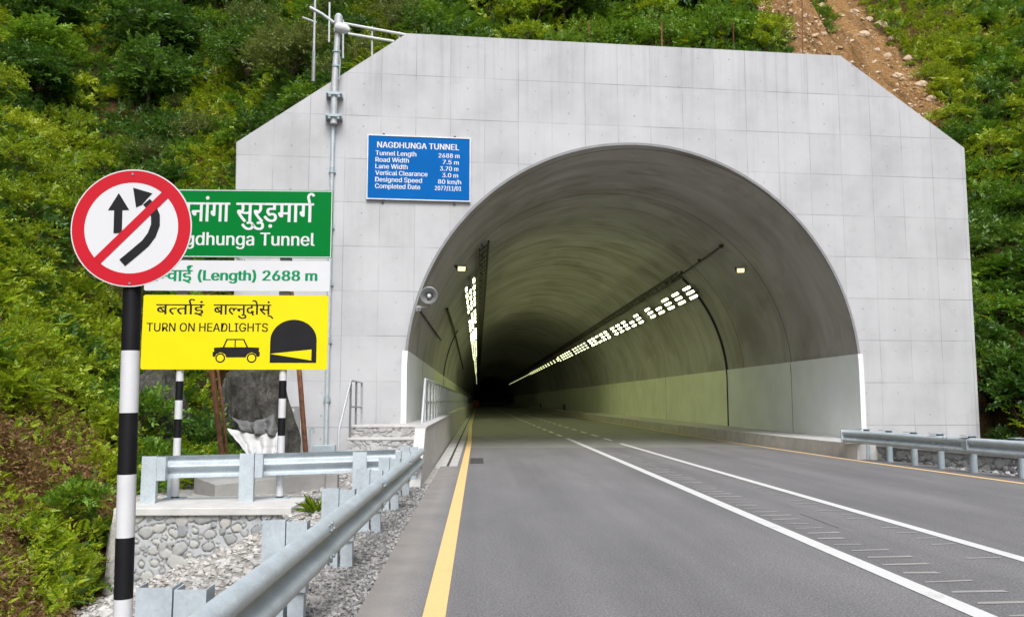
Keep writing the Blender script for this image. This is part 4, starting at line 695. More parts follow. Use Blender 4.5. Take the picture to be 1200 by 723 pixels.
# ------------------------------------------------------------------ terrain heights
class ValueNoise:
    def __init__(self, seed):
        self.t = np.random.default_rng(seed).random((256, 256))
    def at(self, x, y):
        xi, yi = np.floor(x).astype(int), np.floor(y).astype(int)
        fx, fy = x - xi, y - yi
        fx, fy = fx * fx * (3 - 2 * fx), fy * fy * (3 - 2 * fy)
        g = lambda i, j: self.t[i & 255, j & 255]
        a = g(xi, yi) * (1 - fx) + g(xi + 1, yi) * fx
        b = g(xi, yi + 1) * (1 - fx) + g(xi + 1, yi + 1) * fx
        return a * (1 - fy) + b * fy
    def fbm(self, x, y, o=4):
        s, a, n = 0, 0.5, 0
        for k in range(o):
            s = s + a * self.at(x * 2 ** k + 17 * k, y * 2 ** k + 31 * k)
            n += a
            a *= 0.5
        return s / n - 0.5
VN, VN2 = ValueNoise(3), ValueNoise(9)

def toe_left(y):
    return np.interp(y, [-40, 6, 8.9, 12.2, 14, 17, 20, 30, 90], [-4.3, -4.1, -4.4, -5.12, -5.7, -6.0, -6.3, -6.8, -8])
def verge(x, y):
    """gravel bank falling away left of the road; level ground behind the rubble wall"""
    start = np.interp(y, [-40, 4, 8, 12, 12.2], [-1.55, -1.55, -2.0, -2.5, -2.5])
    drop = np.interp(y, [-40, 5, 9, 11.9], [0.55, 0.55, 0.9, 1.15])
    t = np.clip((start - x) / np.maximum(start - toe_left(y), 0.1), 0, 1.0)
    behind = np.clip((y - 12.0) / 0.25, 0, 1) * np.maximum(np.clip((x + 5.30) / 0.25, 0, 1), np.clip((y - 12.3) / 1.2, 0, 1))
    return -0.03 - drop * t ** 0.85 * (1 - behind)
def hill(x, y):
    x, y = np.asarray(x, float), np.asarray(y, float)
    base = np.where(x < -1.3, verge(x, y) - 0.10, -0.16)
    toe = toe_left(y)
    zb = verge(toe, y)
    big = VN.fbm(x / 9.0, y / 9.0, 3)
    med = VN2.fbm(x / 2.6, y / 2.6, 4)
    h1 = zb - 0.1 + 1.22 * (toe - x)
    zs = np.interp(x, [-30, -12, -9, -7.2, -6.3, -2.2, 10.4, 13.0, 14.0, 14.7, 16, 30], [2.0, 2.2, 3.4, 5.6, 7.0, 10.4, 10.5, 8.2, 5.0, 1.5, 0.5, 0.5])
    inside = (x > -6.5) & (x < 14.8)
    back = zs + 1.08 * (y - 23.7)
    q_wall = (x - P0[0]) * PN[0] + (y - P0[1]) * PN[1]
    h2 = np.where(inside & (q_wall < 0.62), -5.0, back)
    toe_r = np.interp(y, [-40, 5, 10, 17, 20, 22.5, 25, 90], [17, 15.0, 13.4, 12.9, 13.9, 14.5, 14.7, 16])
    h3 = -0.1 + 1.45 * (x - toe_r)
    k = 1.2
    hs_ = np.stack([h1, h2, h3])
    mx = hs_.max(0)
    sm = mx + np.log(np.exp((hs_ - mx) / k).sum(0)) * k - 0.25
    h = np.where(mx > base + 1.5, sm, np.maximum(mx, base) + 0 * sm)
    bl = np.clip((mx - base) / 1.5, 0, 1)
    h = np.maximum(mx, base) * (1 - bl) + sm * bl
    rough = np.clip((h - base) / 2.0, 0, 1)
    h = h + rough * (2.4 * big + 1.1 * med)
    return np.where(h > 60, 60 + (h - 60) * 0.2, h)
def hit_hill(px, py, t0=6.0, t1=120.0):
    d = ray(px, py)
    ts = np.linspace(t0, t1, 2400)
    P = EYE[None] + d[None] * ts[:, None]
    below = P[:, 2] < hill(P[:, 0], P[:, 1])
    wallside = ((P - P0) @ PN < 1.2) & ((P - P0) @ PU > -16.9) & ((P - P0) @ PU < 4.2)
    below &= ~wallside
    k = np.argmax(below)
    return P[k] if below.any() else None
def project(P):
    D = P - EYE
    z = D @ FW
    z = np.where(np.abs(z) < 1e-6, 1e-6, z)
    return 600 + FPX * (D @ RT) / z, 361.5 - FPX * (D @ UP) / z, z

# the landslide scar: an outline on the slope itself
SCAR_HI = [(890, -40), (1006, -40), (1034, 24), (1072, 60), (1104, 96), (1132, 124), (1124, 152)]
SCAR_LO = [(1128, 178), (1090, 150), (1040, 112), (1004, 84), (975, 66)]
SCAR = np.array([hit_hill(*q)[:2] for q in SCAR_HI] + [(on_wall(*q) + PN * 1.0)[:2] for q in SCAR_LO] + [hit_hill(*q)[:2] for q in ((930, 34), (900, 10))])
def in_poly(x, y, poly):
    ins = np.zeros(np.shape(x), bool)
    j = len(poly) - 1
    for i in range(len(poly)):
        xi, yi, xj, yj = *poly[i], *poly[j]
        c = ((yi > y) != (yj > y)) & (x < (xj - xi) * (y - yi) / (yj - yi + 1e-12) + xi)
        ins ^= c
        j = i
    return ins
def scar_at(x, y):
    x, y = np.asarray(x, float), np.asarray(y, float)
    wx = x + 0.7 + 1.7 * VN.fbm(x / 2.2, y / 2.2, 4)
    wy = y + 1.7 * VN2.fbm(x / 2.2 + 40, y / 2.2, 4)
    return in_poly(wx, wy, SCAR)
def bare_at(x, y):
    """bare soil patches on the lower slope beside the road"""
    n = VN.fbm(x / 1.7 + 5, y / 1.7 + 9, 4)
    near = (x < -3.5) & (x > -12) & (y < 15.5)
    low = hill(x, y) < 4.5
    d2 = ((x + 5.9) / 1.5) ** 2 + ((y - 11.2) / 2.6) ** 2
    return near & low & (n + 0.16 * np.exp(-d2) > 0.075)

def build_hillside():
    xs = np.concatenate([np.arange(-70, -24, 1.5), np.arange(-24, 32, 0.4), np.arange(32, 80, 1.5)])
    ys = np.concatenate([np.arange(-60, 2, 2.0), np.arange(2, 62, 0.4), np.arange(62, 110, 2.0)])
    X, Y = np.meshgrid(xs, ys)
    Z = hill(X, Y)
    n = len(xs)
    V = np.stack([X.ravel(), Y.ravel(), Z.ravel()], 1)
    i = np.arange((len(ys) - 1) * n).reshape(-1, n)[:, :-1].ravel()
    F = np.stack([i, i + 1, i + 1 + n, i + n], 1)
    Cc = V[F].mean(1)
    D = Cc - P0
    u, q = D @ PU, D @ PN
    cut = (u > -16.65) & (u < 3.75) & (q > -0.5) & (q < 0.75)
    inner = (Cc[:, 0] > -3) & (Cc[:, 0] < 12) & (Cc[:, 1] > 15) & (q < 0.75) & (Cc[:, 2] > 0.3)
    zz = V[F][:, :, 2]
    step = (zz.max(1) - zz.min(1) > 2.2) & (np.abs(q - 0.5) < 0.9) & (u > -16.7) & (u < 3.8)
    F = F[~(cut | inner | step)]
    me = numpy_mesh('hillside', V, F, MT['soil'], True)
    a = me.attributes.new('scar', 'FLOAT', 'POINT')
    sc = scar_at(V[:, 0], V[:, 1]).astype(np.float32)
    sc = np.maximum(sc, 0.62 * bare_at(V[:, 0], V[:, 1]))
    a.data.foreach_set('value', sc.astype(np.float32))
    tag(link('hillside', me), kind='structure')
build_hillside()

# ------------------------------------------------------------------ road and its markings
def strip(name, left, right, z, mat, kind='structure', parent=None):
    """sheet between two polylines of (x, y)"""
    mb = MB()
    n = len(left)
    vs = [(x, y, z) for x, y in left] + [(x, y, z) for x, y in right]
    mb.add(vs, [(i, n + i, n + i + 1, i + 1) for i in range(n - 1)], mat)
    o = mb.build(name)
    if kind: tag(o, kind=kind)
    return o
def band(mb, pts, width, z, mat=None):
    L_, R_ = [], []
    for i, p in enumerate(pts):
        a, b = pts[max(i - 1, 0)], pts[min(i + 1, len(pts) - 1)]
        t = np.array([b[0] - a[0], b[1] - a[1]], float)
        t /= np.linalg.norm(t)
        nn = np.array([-t[1], t[0]]) * width / 2
        L_.append((p[0] + nn[0], p[1] + nn[1], z)); R_.append((p[0] - nn[0], p[1] - nn[1], z))
    n = len(pts)
    mb.add(L_ + R_, [(i, n + i, n + i + 1, i + 1) for i in range(n - 1)], mat)

YR = [(15.0, -8), (12.9, 0), (11.5, 5), (10.3, 10), (9.56, 14.8), (9.18, 20), (8.93, 26), (8.66, 36), (8.52, 75), (8.45, 330)]
def yr(y):
    return float(np.interp(y, [q[1] for q in YR], [q[0] for q in YR]))
JOINT_Y = 26.4
ysamp = [-60, -20, -8, 0, 5, 10, 14.8, 18, 20, 21.2, 23, JOINT_Y]
strip('road', [(-0.82, y) for y in ysamp],
      [(yr(y) + (0.95 if y < 21 else 0.42), y) for y in ysamp], 0.0, MT['asphalt'])
strip('tunnel_road', [(-0.92, y) for y in (JOINT_Y, 36, 75, 330)], [(yr(y) + 0.6, y) for y in (JOINT_Y, 36, 75, 330)], 0.0, MT['tunnel_road'])
mk = MB()
band(mk, [(-0.29, y) for y in (-20, 0, 8, 16, 24, 30)] + [(-0.42, 50), (-0.44, 200), (-0.44, 325)], 0.155, 0.005, MT['yellow_line'])
band(mk, YR[:-1] + [(8.45, 325)], 0.14, 0.005, MT['yellow_line'])
band(mk, [(3.42, y) for y in (-20, 0, 5, 12, 20, 28, 33)], 0.165, 0.005, MT['white_line'])
band(mk, [(5.02, -20), (5.02, 0), (5.0, 8), (4.88, 20), (4.82, 29)], 0.15, 0.005, MT['white_line'])
y = 34.8
while y < 150:
    xa = float(np.interp(y, [33, 60, 150], [3.40, 3.2, 3.0]))
    band(mk, [(xa, y), (xa, y + 2.0)], 0.15, 0.005, MT['white_line'])
    y += 3.6
y = 31.0
while y < 150:
    xa = float(np.interp(y, [29, 60, 150], [4.85, 4.75, 4.6]))
    band(mk, [(xa, y), (xa, y + 2.0)], 0.14, 0.005, MT['white_line'])
    y += 3.6
o = mk.build('road_markings'); tag(o, kind='structure')
rm = MB()
y = 4.0
while y < 24:
    wdt = 0.44 + random.uniform(-0.14, 0.05)
    x0 = 3.56 + random.uniform(0, 0.05)
    jit = random.uniform(-0.03, 0.03)
    tk = random.uniform(0.045, 0.095)
    if random.random() < 0.88:
        rm.add([(x0, y, 0.004), (x0 + wdt, y + 0.02 + jit, 0.004), (x0 + wdt * random.uniform(0.9, 1.0), y + 0.02 + tk + jit, 0.004), (x0 + 0.03, y + tk * 0.8, 0.004)], [(0, 1, 2, 3)])
    y += 0.36
y = 5.6
while y < 17:
    x1 = 4.86 + random.uniform(-0.03, 0.02)
    wdt = 0.36 + random.uniform(-0.16, 0.03)
    if random.random() < 0.75: rm.add([(x1 - wdt, y, 0.004), (x1, y + 0.03, 0.004), (x1, y + 0.07, 0.004), (x1 - wdt, y + 0.05, 0.004)], [(0, 1, 2, 3)])
    y += 0.38
o = rm.build('rumble_strip_marks', MT['worn_line']); tag(o, kind='structure')
ck = MB()
pts = [(4.13 + 0.012 * math.sin(k * 1.7) + random.uniform(-0.008, 0.008), 3 + k * 0.4) for k in range(50)]
for i0, i1 in ((4, 8), (17, 21)):
    band(ck, pts[i0:i1], random.uniform(0.005, 0.010), 0.0045)
ck2 = ck
band(ck2, [(-0.8, JOINT_Y), (2, JOINT_Y + 0.03), (5, JOINT_Y - 0.02), (9.0, JOINT_Y)], 0.05, 0.0045)
o = ck.build('pavement_joint', MT['crack']); tag(o, kind='structure')

# gutter along the left wall inside the tunnel
gt = MB()
gt.box((-0.93, 19.2, -0.05), (-0.69, 330, 0.012)); gt.box((-0.63, 19.2, -0.05), (-0.45, 330, 0.010)); gt.box((-0.69, 19.2, -0.05), (-0.63, 330, 0.006), MT['crack'])
gt.mats = [MT['concrete'], MT['crack']]; gt.m = [0] * 12 + [1] * 6
o = gt.build('gutter'); tag(o, kind='structure')
dg = thing('drain_grate', 'dark square drain grate beside the yellow line at the tunnel mouth', 'drain cover', (-0.02, 20.9, 0))
g_ = MB(); g_.box((-0.16, -0.9, -0.02), (0.16, 0.9, 0.006)); g_.build('frame', MT['crack'], dg)
g_ = MB()
for k in range(11):
    g_.box((-0.13, -0.83 + k * 0.155, 0.006), (0.13, -0.78 + k * 0.155, 0.011))
g_.build('grating', MT['dark_metal'], dg)

# ------------------------------------------------------------------ portal
UC, ZC = -5.987, TZC
AL, AR = UC - 6.34, UC + 6.34
def arch_profile(r=6.30, z0=-0.15, n=64):
    pts = [(UC - r, z0)]
    for k in range(n + 1):
        a = math.pi - math.pi * k / n
        pts.append((UC + r * math.cos(a), ZC + r * math.sin(a)))
    pts.append((UC + r, z0))
    return pts
portal = thing('tunnel_portal', 'pale grey concrete portal wall with chamfered top corners around the tunnel mouth', 'tunnel portal', P0, PA)
mb = MB()
ap = arch_profile()
outer = [(3.80, -0.15), (3.83, 8.77), (0.12, 11.38), (-12.36, 11.38), (-16.76, 8.17), (-16.60, -0.15)]
n = len(ap); poly = ap + outer; N_ = len(poly)
back = arch_profile(6.75) + outer
vs = [(x, 0, z) for x, z in poly] + [(x, 1.25, z) for x, z in back]
fs = [tuple(range(N_)), tuple(range(2 * N_ - 1, N_ - 1, -1))]
for i in range(n - 1, N_):                      # outer sides only: the bore has its own lining
    fs.append((i, (i + 1) % N_, N_ + (i + 1) % N_, N_ + i))
mb.add(vs, fs)
wall_o = mb.build('wall', MT['portal'], portal)
bm = bmesh.new(); bm.from_mesh(wall_o.data)
bmesh.ops.triangulate(bm, faces=[f for f in bm.faces if len(f.verts) > 4])
bm.to_mesh(wall_o.data); bm.free()
# painted reveal and thin arch edge
def arch_band(r0, r1, a0, a1, z_leg=None, y0=-0.004, y1=0.02, n=60):
    mb = MB()
    pin, pout = [], []
    for k in range(n + 1):
        a = a0 + (a1 - a0) * k / n
        pin.append((UC + r0 * math.cos(a), ZC + r0 * math.sin(a))); pout.append((UC + r1 * math.cos(a), ZC + r1 * math.sin(a)))
    if z_leg is not None:
        pin.insert(0, (pin[0][0], z_leg)); pout.insert(0, (pout[0][0], z_leg))
    m = len(pin)
    vs = [(x, y0, z) for x, z in pin] + [(x, y0, z) for x, z in pout] + [(x, y1, z) for x, z in pin] + [(x, y1, z) for x, z in pout]
    fs = []
    for i in range(m - 1):
        fs += [(i, i + 1, m + i + 1, m + i), (2 * m + i, 2 * m + i + 1, i + 1, i), (m + i, m + i + 1, 3 * m + i + 1, 3 * m + i)]
    mb.add(vs, fs)
    return mb
aw = math.asin((2.74 - ZC) / 6.3)
arch_band(6.265, 6.335, aw, math.pi - aw, None, -0.006, 0.03).build('arch_edge', MT['grey_rim'], portal)
arch_band(6.255, 6.40, 0.0, aw, 0.30, -0.012, 0.03, 6).build('painted_edge', MT['white_rim'], portal)
arch_band(6.255, 6.40, math.pi, math.pi - aw, 0.86, -0.012, 0.03, 6).build('painted_edge', MT['white_rim'], portal)

# ------------------------------------------------------------------ bore
bore = thing('tunnel_bore', 'long vaulted concrete tunnel running away into darkness', 'tunnel', P0, 0)
def bore_strip(prof, y_end, mat, name, smooth=True, seg=(0, 6, 20, 60, 140), skew=True):
    mb = MB()
    n = len(prof)
    vs = []
    rows = []
    for k, s in enumerate(list(seg) + [y_end]):
        row = []
        for u, z in prof:
            p = P0 + PU * u
            yy = (p[1] - P0[1]) if k == 0 else max(s, 0.0)
            row.append((p[0] - P0[0], yy if (k == 0 and skew) else s + 1.0, z))
        vs += row
    fs = []
    for k in range(len(seg)):
        for i in range(n - 1):
            a = k * n + i
            fs.append((a, a + 1, a + 1 + n, a + n))
    mb.add(vs, fs)
    return mb.build(name, mat, bore, smooth=smooth, angle=60)
prof = arch_profile(6.30)
bore_strip(prof, 310, MT['lining'], 'lining')
ec = MB(); pts = [((P0 + PU * u)[0] - P0[0], 311.0, z) for u, z in prof]; ec.add(pts, [tuple(range(len(pts)))]); ec.build('dark_end_cap', MT['crack'], bore)  # added black cap standing in for the darkness where the tunnel runs on
zt = 2.74
def panel_prof(sgn, z0):
    out = []
    for r in (6.285, 6.25):
        seg = [(UC + sgn * r, z0)]
        for k in range(7):
            a = math.asin((zt - ZC) / r) * k / 6
            seg.append((UC + sgn * r * math.cos(a), ZC + r * math.sin(a)))
        out.append(seg)
    return out[1] + [out[0][-1]]
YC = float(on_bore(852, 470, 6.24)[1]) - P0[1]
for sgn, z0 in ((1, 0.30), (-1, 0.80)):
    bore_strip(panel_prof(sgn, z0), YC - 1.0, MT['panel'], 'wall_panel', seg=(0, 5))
    bore_strip(panel_prof(sgn, z0), 309, MT['panel_lamp_tint'], 'wall_panel', seg=(YC - 1.0, 20, 60, 140), skew=False)
for y in (28.6, 48, 67, 86):
    for sgn, z0 in ((1, 0.36), (-1, 0.86)):
        jm = MB()
        jm.tube([(TXC + sgn * 6.245 - P0[0], y - P0[1], z0), (TXC + sgn * 6.245 - P0[0], y - P0[1], ZC), (TXC + sgn * 6.225 - P0[0], y - P0[1], zt)], 0.022, 6)
        jm.build('panel_joint', MT['crack'], bore)

# right walkway kerb
kp = [(9.36, 21.0), (9.30, 22.4), (9.12, 26), (8.78, 36), (8.66, 75), (8.6, 320)]
kb = MB()
vs = []
for x, yv in kp:
    hi = 0.37
    vs += [(x, yv, -0.1), (x + 0.05, yv, hi), (TXC + 6.4, yv, hi), (TXC + 6.4, yv, -0.1)]
fs = [(0, 1, 2, 3)]
for i in range(len(kp) - 1):
    for k in range(3):
        a = 4 * i + k
        fs.append((a, a + 1, a + 5, a + 4))
kb.add(vs, fs)
o = kb.build('kerb', MT['concrete']); tag(o, kind='structure')
# left walkway and its barrier wall
wk = MB()
wk.box((-3.05, 20.55, -0.1), (-1.18, 21.85, 0.86))
wk.box((-2.25, 21.85, -0.1), (-1.18, 320, 0.86))
o = wk.build('walkway', MT['concrete']); tag(o, kind='structure')
bw = thing('barrier_wall', 'low concrete wall running beside the yellow line into the tunnel', 'wall', (-1.05, 15, 0))
m_ = MB()
prof_y = [(14.8, 0.0), (16.1, 0.93), (320, 0.93), (320, -0.1), (14.8, -0.1)]
vs = [(-0.97 + 1.05, y_ - 15, z_) for y_, z_ in prof_y] + [(-1.17 + 1.05, y_ - 15, z_) for y_, z_ in prof_y]
m_.add(vs, [(0, 1, 2, 3, 4), (9, 8, 7, 6, 5)] + [(i, (i + 1) % 5, 5 + (i + 1) % 5, 5 + i) for i in range(5)])
m_.build('wall', MT['pale_concrete'], bw, bevel=0.012)
m_ = MB(); m_.box((-0.13, 1.15, 0.932), (0.10, 305, 0.965)); m_.build('coping', MT['concrete'], bw)

# ------------------------------------------------------------------ tunnel lamps, trays, cables
A_R = bore_angle(on_bore(803, 346, 6.1))
A_L = bore_angle(on_bore(551, 338, 6.1))
Y_R = float(on_bore(808, 342, 6.1)[1])
Y_L = float(on_bore(549, 336, 6.1)[1])
def make_lamp(lens):
    t = thing('tunnel_lamp', '', 'lamp')
    b_ = MB(); b_.box((-0.07, -0.66, 0.0), (0.07, 0.66, 0.07)); b_.build('housing', MT['mid_metal'], t)
    b_ = MB(); b_.box((-0.045, -0.56, -0.012), (0.045, 0.56, -0.001)); b_.build('lens', lens, t)
    return t
lamp_near, lamp_far = make_lamp(MT['lamp']), make_lamp(MT['lamp_far'])
used = {'n': False, 'f': False}
def put_lamp(side, row, y, far):
    key = 'f' if far else 'n'
    src = lamp_far if far else lamp_near
    o = src if not used[key] else copy_tree(src)
    used[key] = True
    ang = (A_R if side > 0 else A_L) + side * row * 0.039 * -1
    p = bore_pt(ang, y, 6.10)
    o.location = tuple(p)
    # housing back towards the lining
    nx, nz = math.cos(ang), math.sin(ang)
    o.rotation_euler = (0, math.atan2(nx, nz), 0)
    where = 'right' if side > 0 else 'left'
    if far:
        tag(o, 'distant strip lamp shrinking to a dot deep along the %s tunnel wall' % where, 'lamp', 'distant lamps of the %s tunnel wall' % where)
    else:
        tag(o, 'slim lit strip lamp in the three-row band on the %s tunnel wall' % where, 'lamp', 'three-row lamp band of the %s tunnel wall' % where)
for side, y0 in ((1, Y_R), (-1, Y_L)):
    y = y0
    for c in range(26):
        for row in (-1, 0, 1):
            if side > 0 and (c, row) in ((3, -1), (12, 0), (6, -1)):
                continue
            if side < 0 and (c, row) in ((0, 0), (5, 1), (9, -1)):
                continue
            put_lamp(side, row * 1.0, y, c > 14)
        y += 2.15 if (c + 1) % 5 else 3.3
    k = 0
    while y < 250:
        for row in ((-0.5, 0.5) if y < 150 else (0,)):
            put_lamp(side, row, y, True)
        y += 4.2 if y < 150 else 6.5

def tray(name, label, ang, y0, y1, rail_r, width, rungs, rad=6.12):
    t = thing(name, label, 'cable tray', bore_pt(ang, y0, rad))
    o3 = bore_pt(ang, y0, rad)
    dw = width / 2 / rad
    m1 = MB()
    for s in (-1, 1):
        a, b_ = bore_pt(ang + s * dw, y0, rad) - o3, bore_pt(ang + s * dw, y1, rad) - o3
        m1.tube([a, b_], rail_r, 6)
    m1.build('side_rail', MT['black'], t)
    m2 = MB()
    for k in range(rungs):
        yy = y0 + 0.4 + k * 1.1
        a, b_ = bore_pt(ang - dw, yy, rad) - o3, bore_pt(ang + dw, yy, rad) - o3
        m2.tube([a, b_], rail_r * 0.6, 5)
    m2.build('rung', MT['black'], t)
    m3 = MB()
    for k in range(min(rungs, 60)):
        yy = y0 + 0.4 + k * 2.2
        a, b_ = bore_pt(ang, yy, rad) - o3, bore_pt(ang, yy, TR - 0.005) - o3
        m3.tube([a, b_], rail_r * 0.6, 5)
    m3.build('hanger', MT['black'], t)
    m4 = MB()
    for k in range(4):
        aa = ang + (k - 1.5) * dw * 0.4
        m4.tube([bore_pt(aa, y0 + 0.2 + 0.2 * k, rad - 0.02) - o3, bore_pt(aa, y1, rad - 0.02) - o3], 0.016, 6)
    m4.build('cable', MT['black'], t)
    return t
q = on_bore(845, 290, 6.12)
tray('cable_tray', 'black cable tray hung above the right band of tunnel lamps', bore_angle(on_bore(797, 322, 6.12)), float(on_bore(797, 322, 6.12)[1]), 240, 0.035, 0.30, 90)
tray('cable_tray', 'black cable tray hung above the left band of tunnel lamps', bore_angle(on_bore(566, 320, 6.12)), float(on_bore(569, 286, 6.12)[1]), 240, 0.035, 0.42, 90)
ca = bore_angle(q)
t = thing('conduit_pipe', 'thin black conduit leading from the right cable tray towards the tunnel mouth', 'pipe', bore_pt(ca, float(q[1]), 6.22))
o3 = bore_pt(ca, float(q[1]), 6.22)
m_ = MB(); m_.tube([(0, 0, 0), bore_pt(ca - 0.02, float(on_bore(797, 322, 6.12)[1]) + 2, 6.16) - o3], 0.03, 8); m_.build('tube', MT['black'], t)
m_ = MB()
for k in range(4):
    p_ = bore_pt(ca - 0.004 * k, float(q[1]) + 0.3 + k * 3.0, 6.24) - o3
    m_.box(p_ - 0.06, p_ + 0.06)
m_.build('clip', MT['dark_metal'], t)
def arc_cable(name, label, y, a0, a1, r=0.05, end=None, cat='cable', rad=6.24):
    pts = [bore_pt(a0 + (a1 - a0) * k / 28, y, rad) for k in range(29)]
    if end is not None:
        pts.append(np.array([pts[-1][0], y, end]))
    m = MB(); m.tube(pts, r, 8)
    o = m.build(name, MT['black'], None, smooth=True, origin=pts[-1])
    return tag(o, label, cat)
yc = float(on_bore(852, 470, 6.24)[1])
arc_cable('cable', 'thick black cable curving down the right tunnel wall past the first lamps', yc, A_R + 0.13, 0.0, 0.055, 0.37)
yl = float(on_bore(530, 400, 6.24)[1])
arc_cable('cable', 'thin dark cable curving down the left tunnel wall behind the handrail', yl, math.pi - 0.50, math.pi, 0.028, 1.7)
pa, pb = on_bore(524, 362, 6.2), on_bore(543, 432, 6.2)
m_ = MB(); m_.tube([bore_pt(bore_angle(pa), pa[1], 6.2), bore_pt(bore_angle(pa), pa[1] + 9, 6.2), bore_pt(bore_angle(pb), pb[1], 6.2)], 0.05, 6)
tag(m_.build('cable', MT['black'], origin=pa), 'black cable sloping down low along the left tunnel wall', 'cable')
pa, pb = on_bore(492, 365, 6.24), on_bore(516, 398, 6.24)
m_ = MB(); m_.tube([bore_pt(bore_angle(pa), pa[1], 6.22), bore_pt(bore_angle(pb), pb[1], 6.22)], 0.03, 6)
tag(m_.build('cable', MT['black'], origin=pa), 'short black cable running from the horn loudspeaker into the tunnel', 'cable')

# two floodlights near the mouth
def floodlight(px, py, label, rad=6.0):
    p = on_bore(px, py, rad)
    ang = bore_angle(p)
    t = thing('floodlight', label, 'floodlight', p)
    aim = Vector((-0.25 * math.cos(ang), -0.82, -0.45))
    t.rotation_euler = (-aim).to_track_quat('Z', 'Y').to_euler()
    m1 = MB(); m1.box((-0.15, -0.10, 0.0), (0.15, 0.10, 0.09)); m1.build('housing', MT['mid_metal'], t, bevel=0.012)
    m1 = MB(); m1.box((-0.115, -0.068, -0.014), (0.115, 0.068, -0.002)); m1.build('lens', MT['spot'], t)
    m1 = MB()
    for s in (-1, 1):
        m1.box((s * 0.170 - 0.012, -0.03, -0.02), (s * 0.170 + 0.012, 0.03, 0.27))
    m1.box((-0.182, -0.03, 0.25), (0.182, 0.03, 0.275)); m1.build('bracket', MT['dark_metal'], t)
    return t
floodlight(868, 317, 'bright lit floodlight on the right side of the tunnel vault near the mouth')
floodlight(541, 315, 'small lit floodlight on the left side of the tunnel vault')

# horn loudspeaker on the arch edge
hp = on_wall(503, 347, 0.35)
ho = thing('horn_loudspeaker', 'round grey horn loudspeaker on a bracket at the left edge of the tunnel arch', 'loudspeaker', hp)
m_ = MB(); n = 28
rings = [(0.225, -0.16), (0.215, -0.165), (0.19, -0.12), (0.13, -0.02), (0.09, 0.04), (0.10, 0.05), (0.15, -0.01), (0.215, -0.11), (0.225, -0.155)]
vs = [(r * math.cos(2 * math.pi * k / n), yv, r * math.sin(2 * math.pi * k / n)) for r, yv in rings for k in range(n)]
fs = [(i * n + k, i * n + (k + 1) % n, ((i + 1) % len(rings)) * n + (k + 1) % n, ((i + 1) % len(rings)) * n + k) for i in range(len(rings)) for k in range(n)]
m_.add(vs, fs); m_.build('horn', MT['mid_metal'], ho, smooth=True)
m_ = MB(); m_.tube([(0, 0.04, 0), (0, 0.09, 0), (0, 0.26, 0)], [0.095, 0.11, 0.10], 20); m_.build('driver', MT['dark_metal'], ho, smooth=True)
m_ = MB(); m_.tube([(0, -0.11, 0), (0, -0.07, 0), (0, 0.035, 0)], [0.035, 0.055, 0.06], 18); m_.build('centre_cone', MT['white_plastic'], ho, smooth=True)
m_ = MB(); m_.tube([(0, 0.15, -0.10), (0, 0.15, -0.27), (-0.30, 0.20, -0.29), (-0.30, 0.35, -0.29)], 0.025, 8)
m_.box((-0.36, 0.32, -0.36), (-0.24, 0.36, -0.22)); m_.build('bracket', MT['mid_metal'], ho, bevel=0.004)

# small things deep in the tunnel
for px, py, lb in ((667.5, 484, 'nearer small dark marker box on the right tunnel kerb'), (638, 480.5, 'farther small dark marker box on the right tunnel kerb')):
    p = on_bore(px, py, 6.0); p[2] = 0.37; p[0] = 9.4
    t = thing('marker_box', lb, 'marker', p)
    m_ = MB(); m_.box((-0.09, -0.12, 0.0), (0.09, 0.12, 0.62)); m_.build('body', MT['dark_metal'], t)
    m_ = MB(); m_.box((-0.11, -0.14, 0.62), (0.11, 0.14, 0.68)); m_.build('lid', MT['mid_metal'], t)
t = thing('glow_panel', 'small orange panel standing in for a dim glow at the far tunnel end', 'marker', (-0.3, 150, 0))  # added panel: its orange paint stands in for a faint distant glow
m_ = MB(); m_.box((-0.45, -0.04, 0.4), (0.45, 0.04, 1.5)); m_.build('board', MT['orange'], t)
m_ = MB()
for s in (-0.3, 0.3):
    m_.tube([(s, 0, 0), (s, 0, 0.4)], 0.04, 6)
m_.build('stand', MT['dark_metal'], t)

# ------------------------------------------------------------------ blue information board on the portal
IB = thing('information_board', 'blue information board listing the tunnel dimensions on the portal wall', 'sign', wall_pt(-13.34, 6.76, 0.0), PA)
W_, H_ = 2.70, 1.70
m_ = MB(); m_.box((0, -0.075, 0), (W_, -0.055, H_)); ib_panel = m_.build('panel', MT['sign_blue'], IB)
m_ = MB()
for lo, hi in (((-0.03, -0.09, -0.03), (W_ + 0.03, -0.03, 0)), ((-0.03, -0.09, H_), (W_ + 0.03, -0.03, H_ + 0.03)), ((-0.03, -0.09, 0), (0, -0.03, H_)), ((W_, -0.09, 0), (W_ + 0.03, -0.03, H_))):
    m_.box(lo, hi)
m_.build('frame', MT['sign_back'], IB)
m_ = MB()
for x in (0.4, W_ - 0.4):
    m_.box((x - 0.03, -0.055, -0.1), (x + 0.03, -0.002, H_ + 0.08))
m_.build('bracket', MT['dark_metal'], IB)
K = 2.70 / 713.0
m_ = MB()
pl = lambda x, y, z: (x, -0.0765 + y, z)
def row(s, xa, xb, ybase, cap, bold=0.004):
    m_ = MB()
    lay(m_, fit(latin(s), (xa - 195) * K, (xb - 195) * K, H_ - ybase * K, cap * K, CAP), pl, None, bold)
    m_.build('lettering', MT['sign_white'], ib_panel)
row('NAGDHUNGA TUNNEL', 258, 832, 84, 42, 0.006)
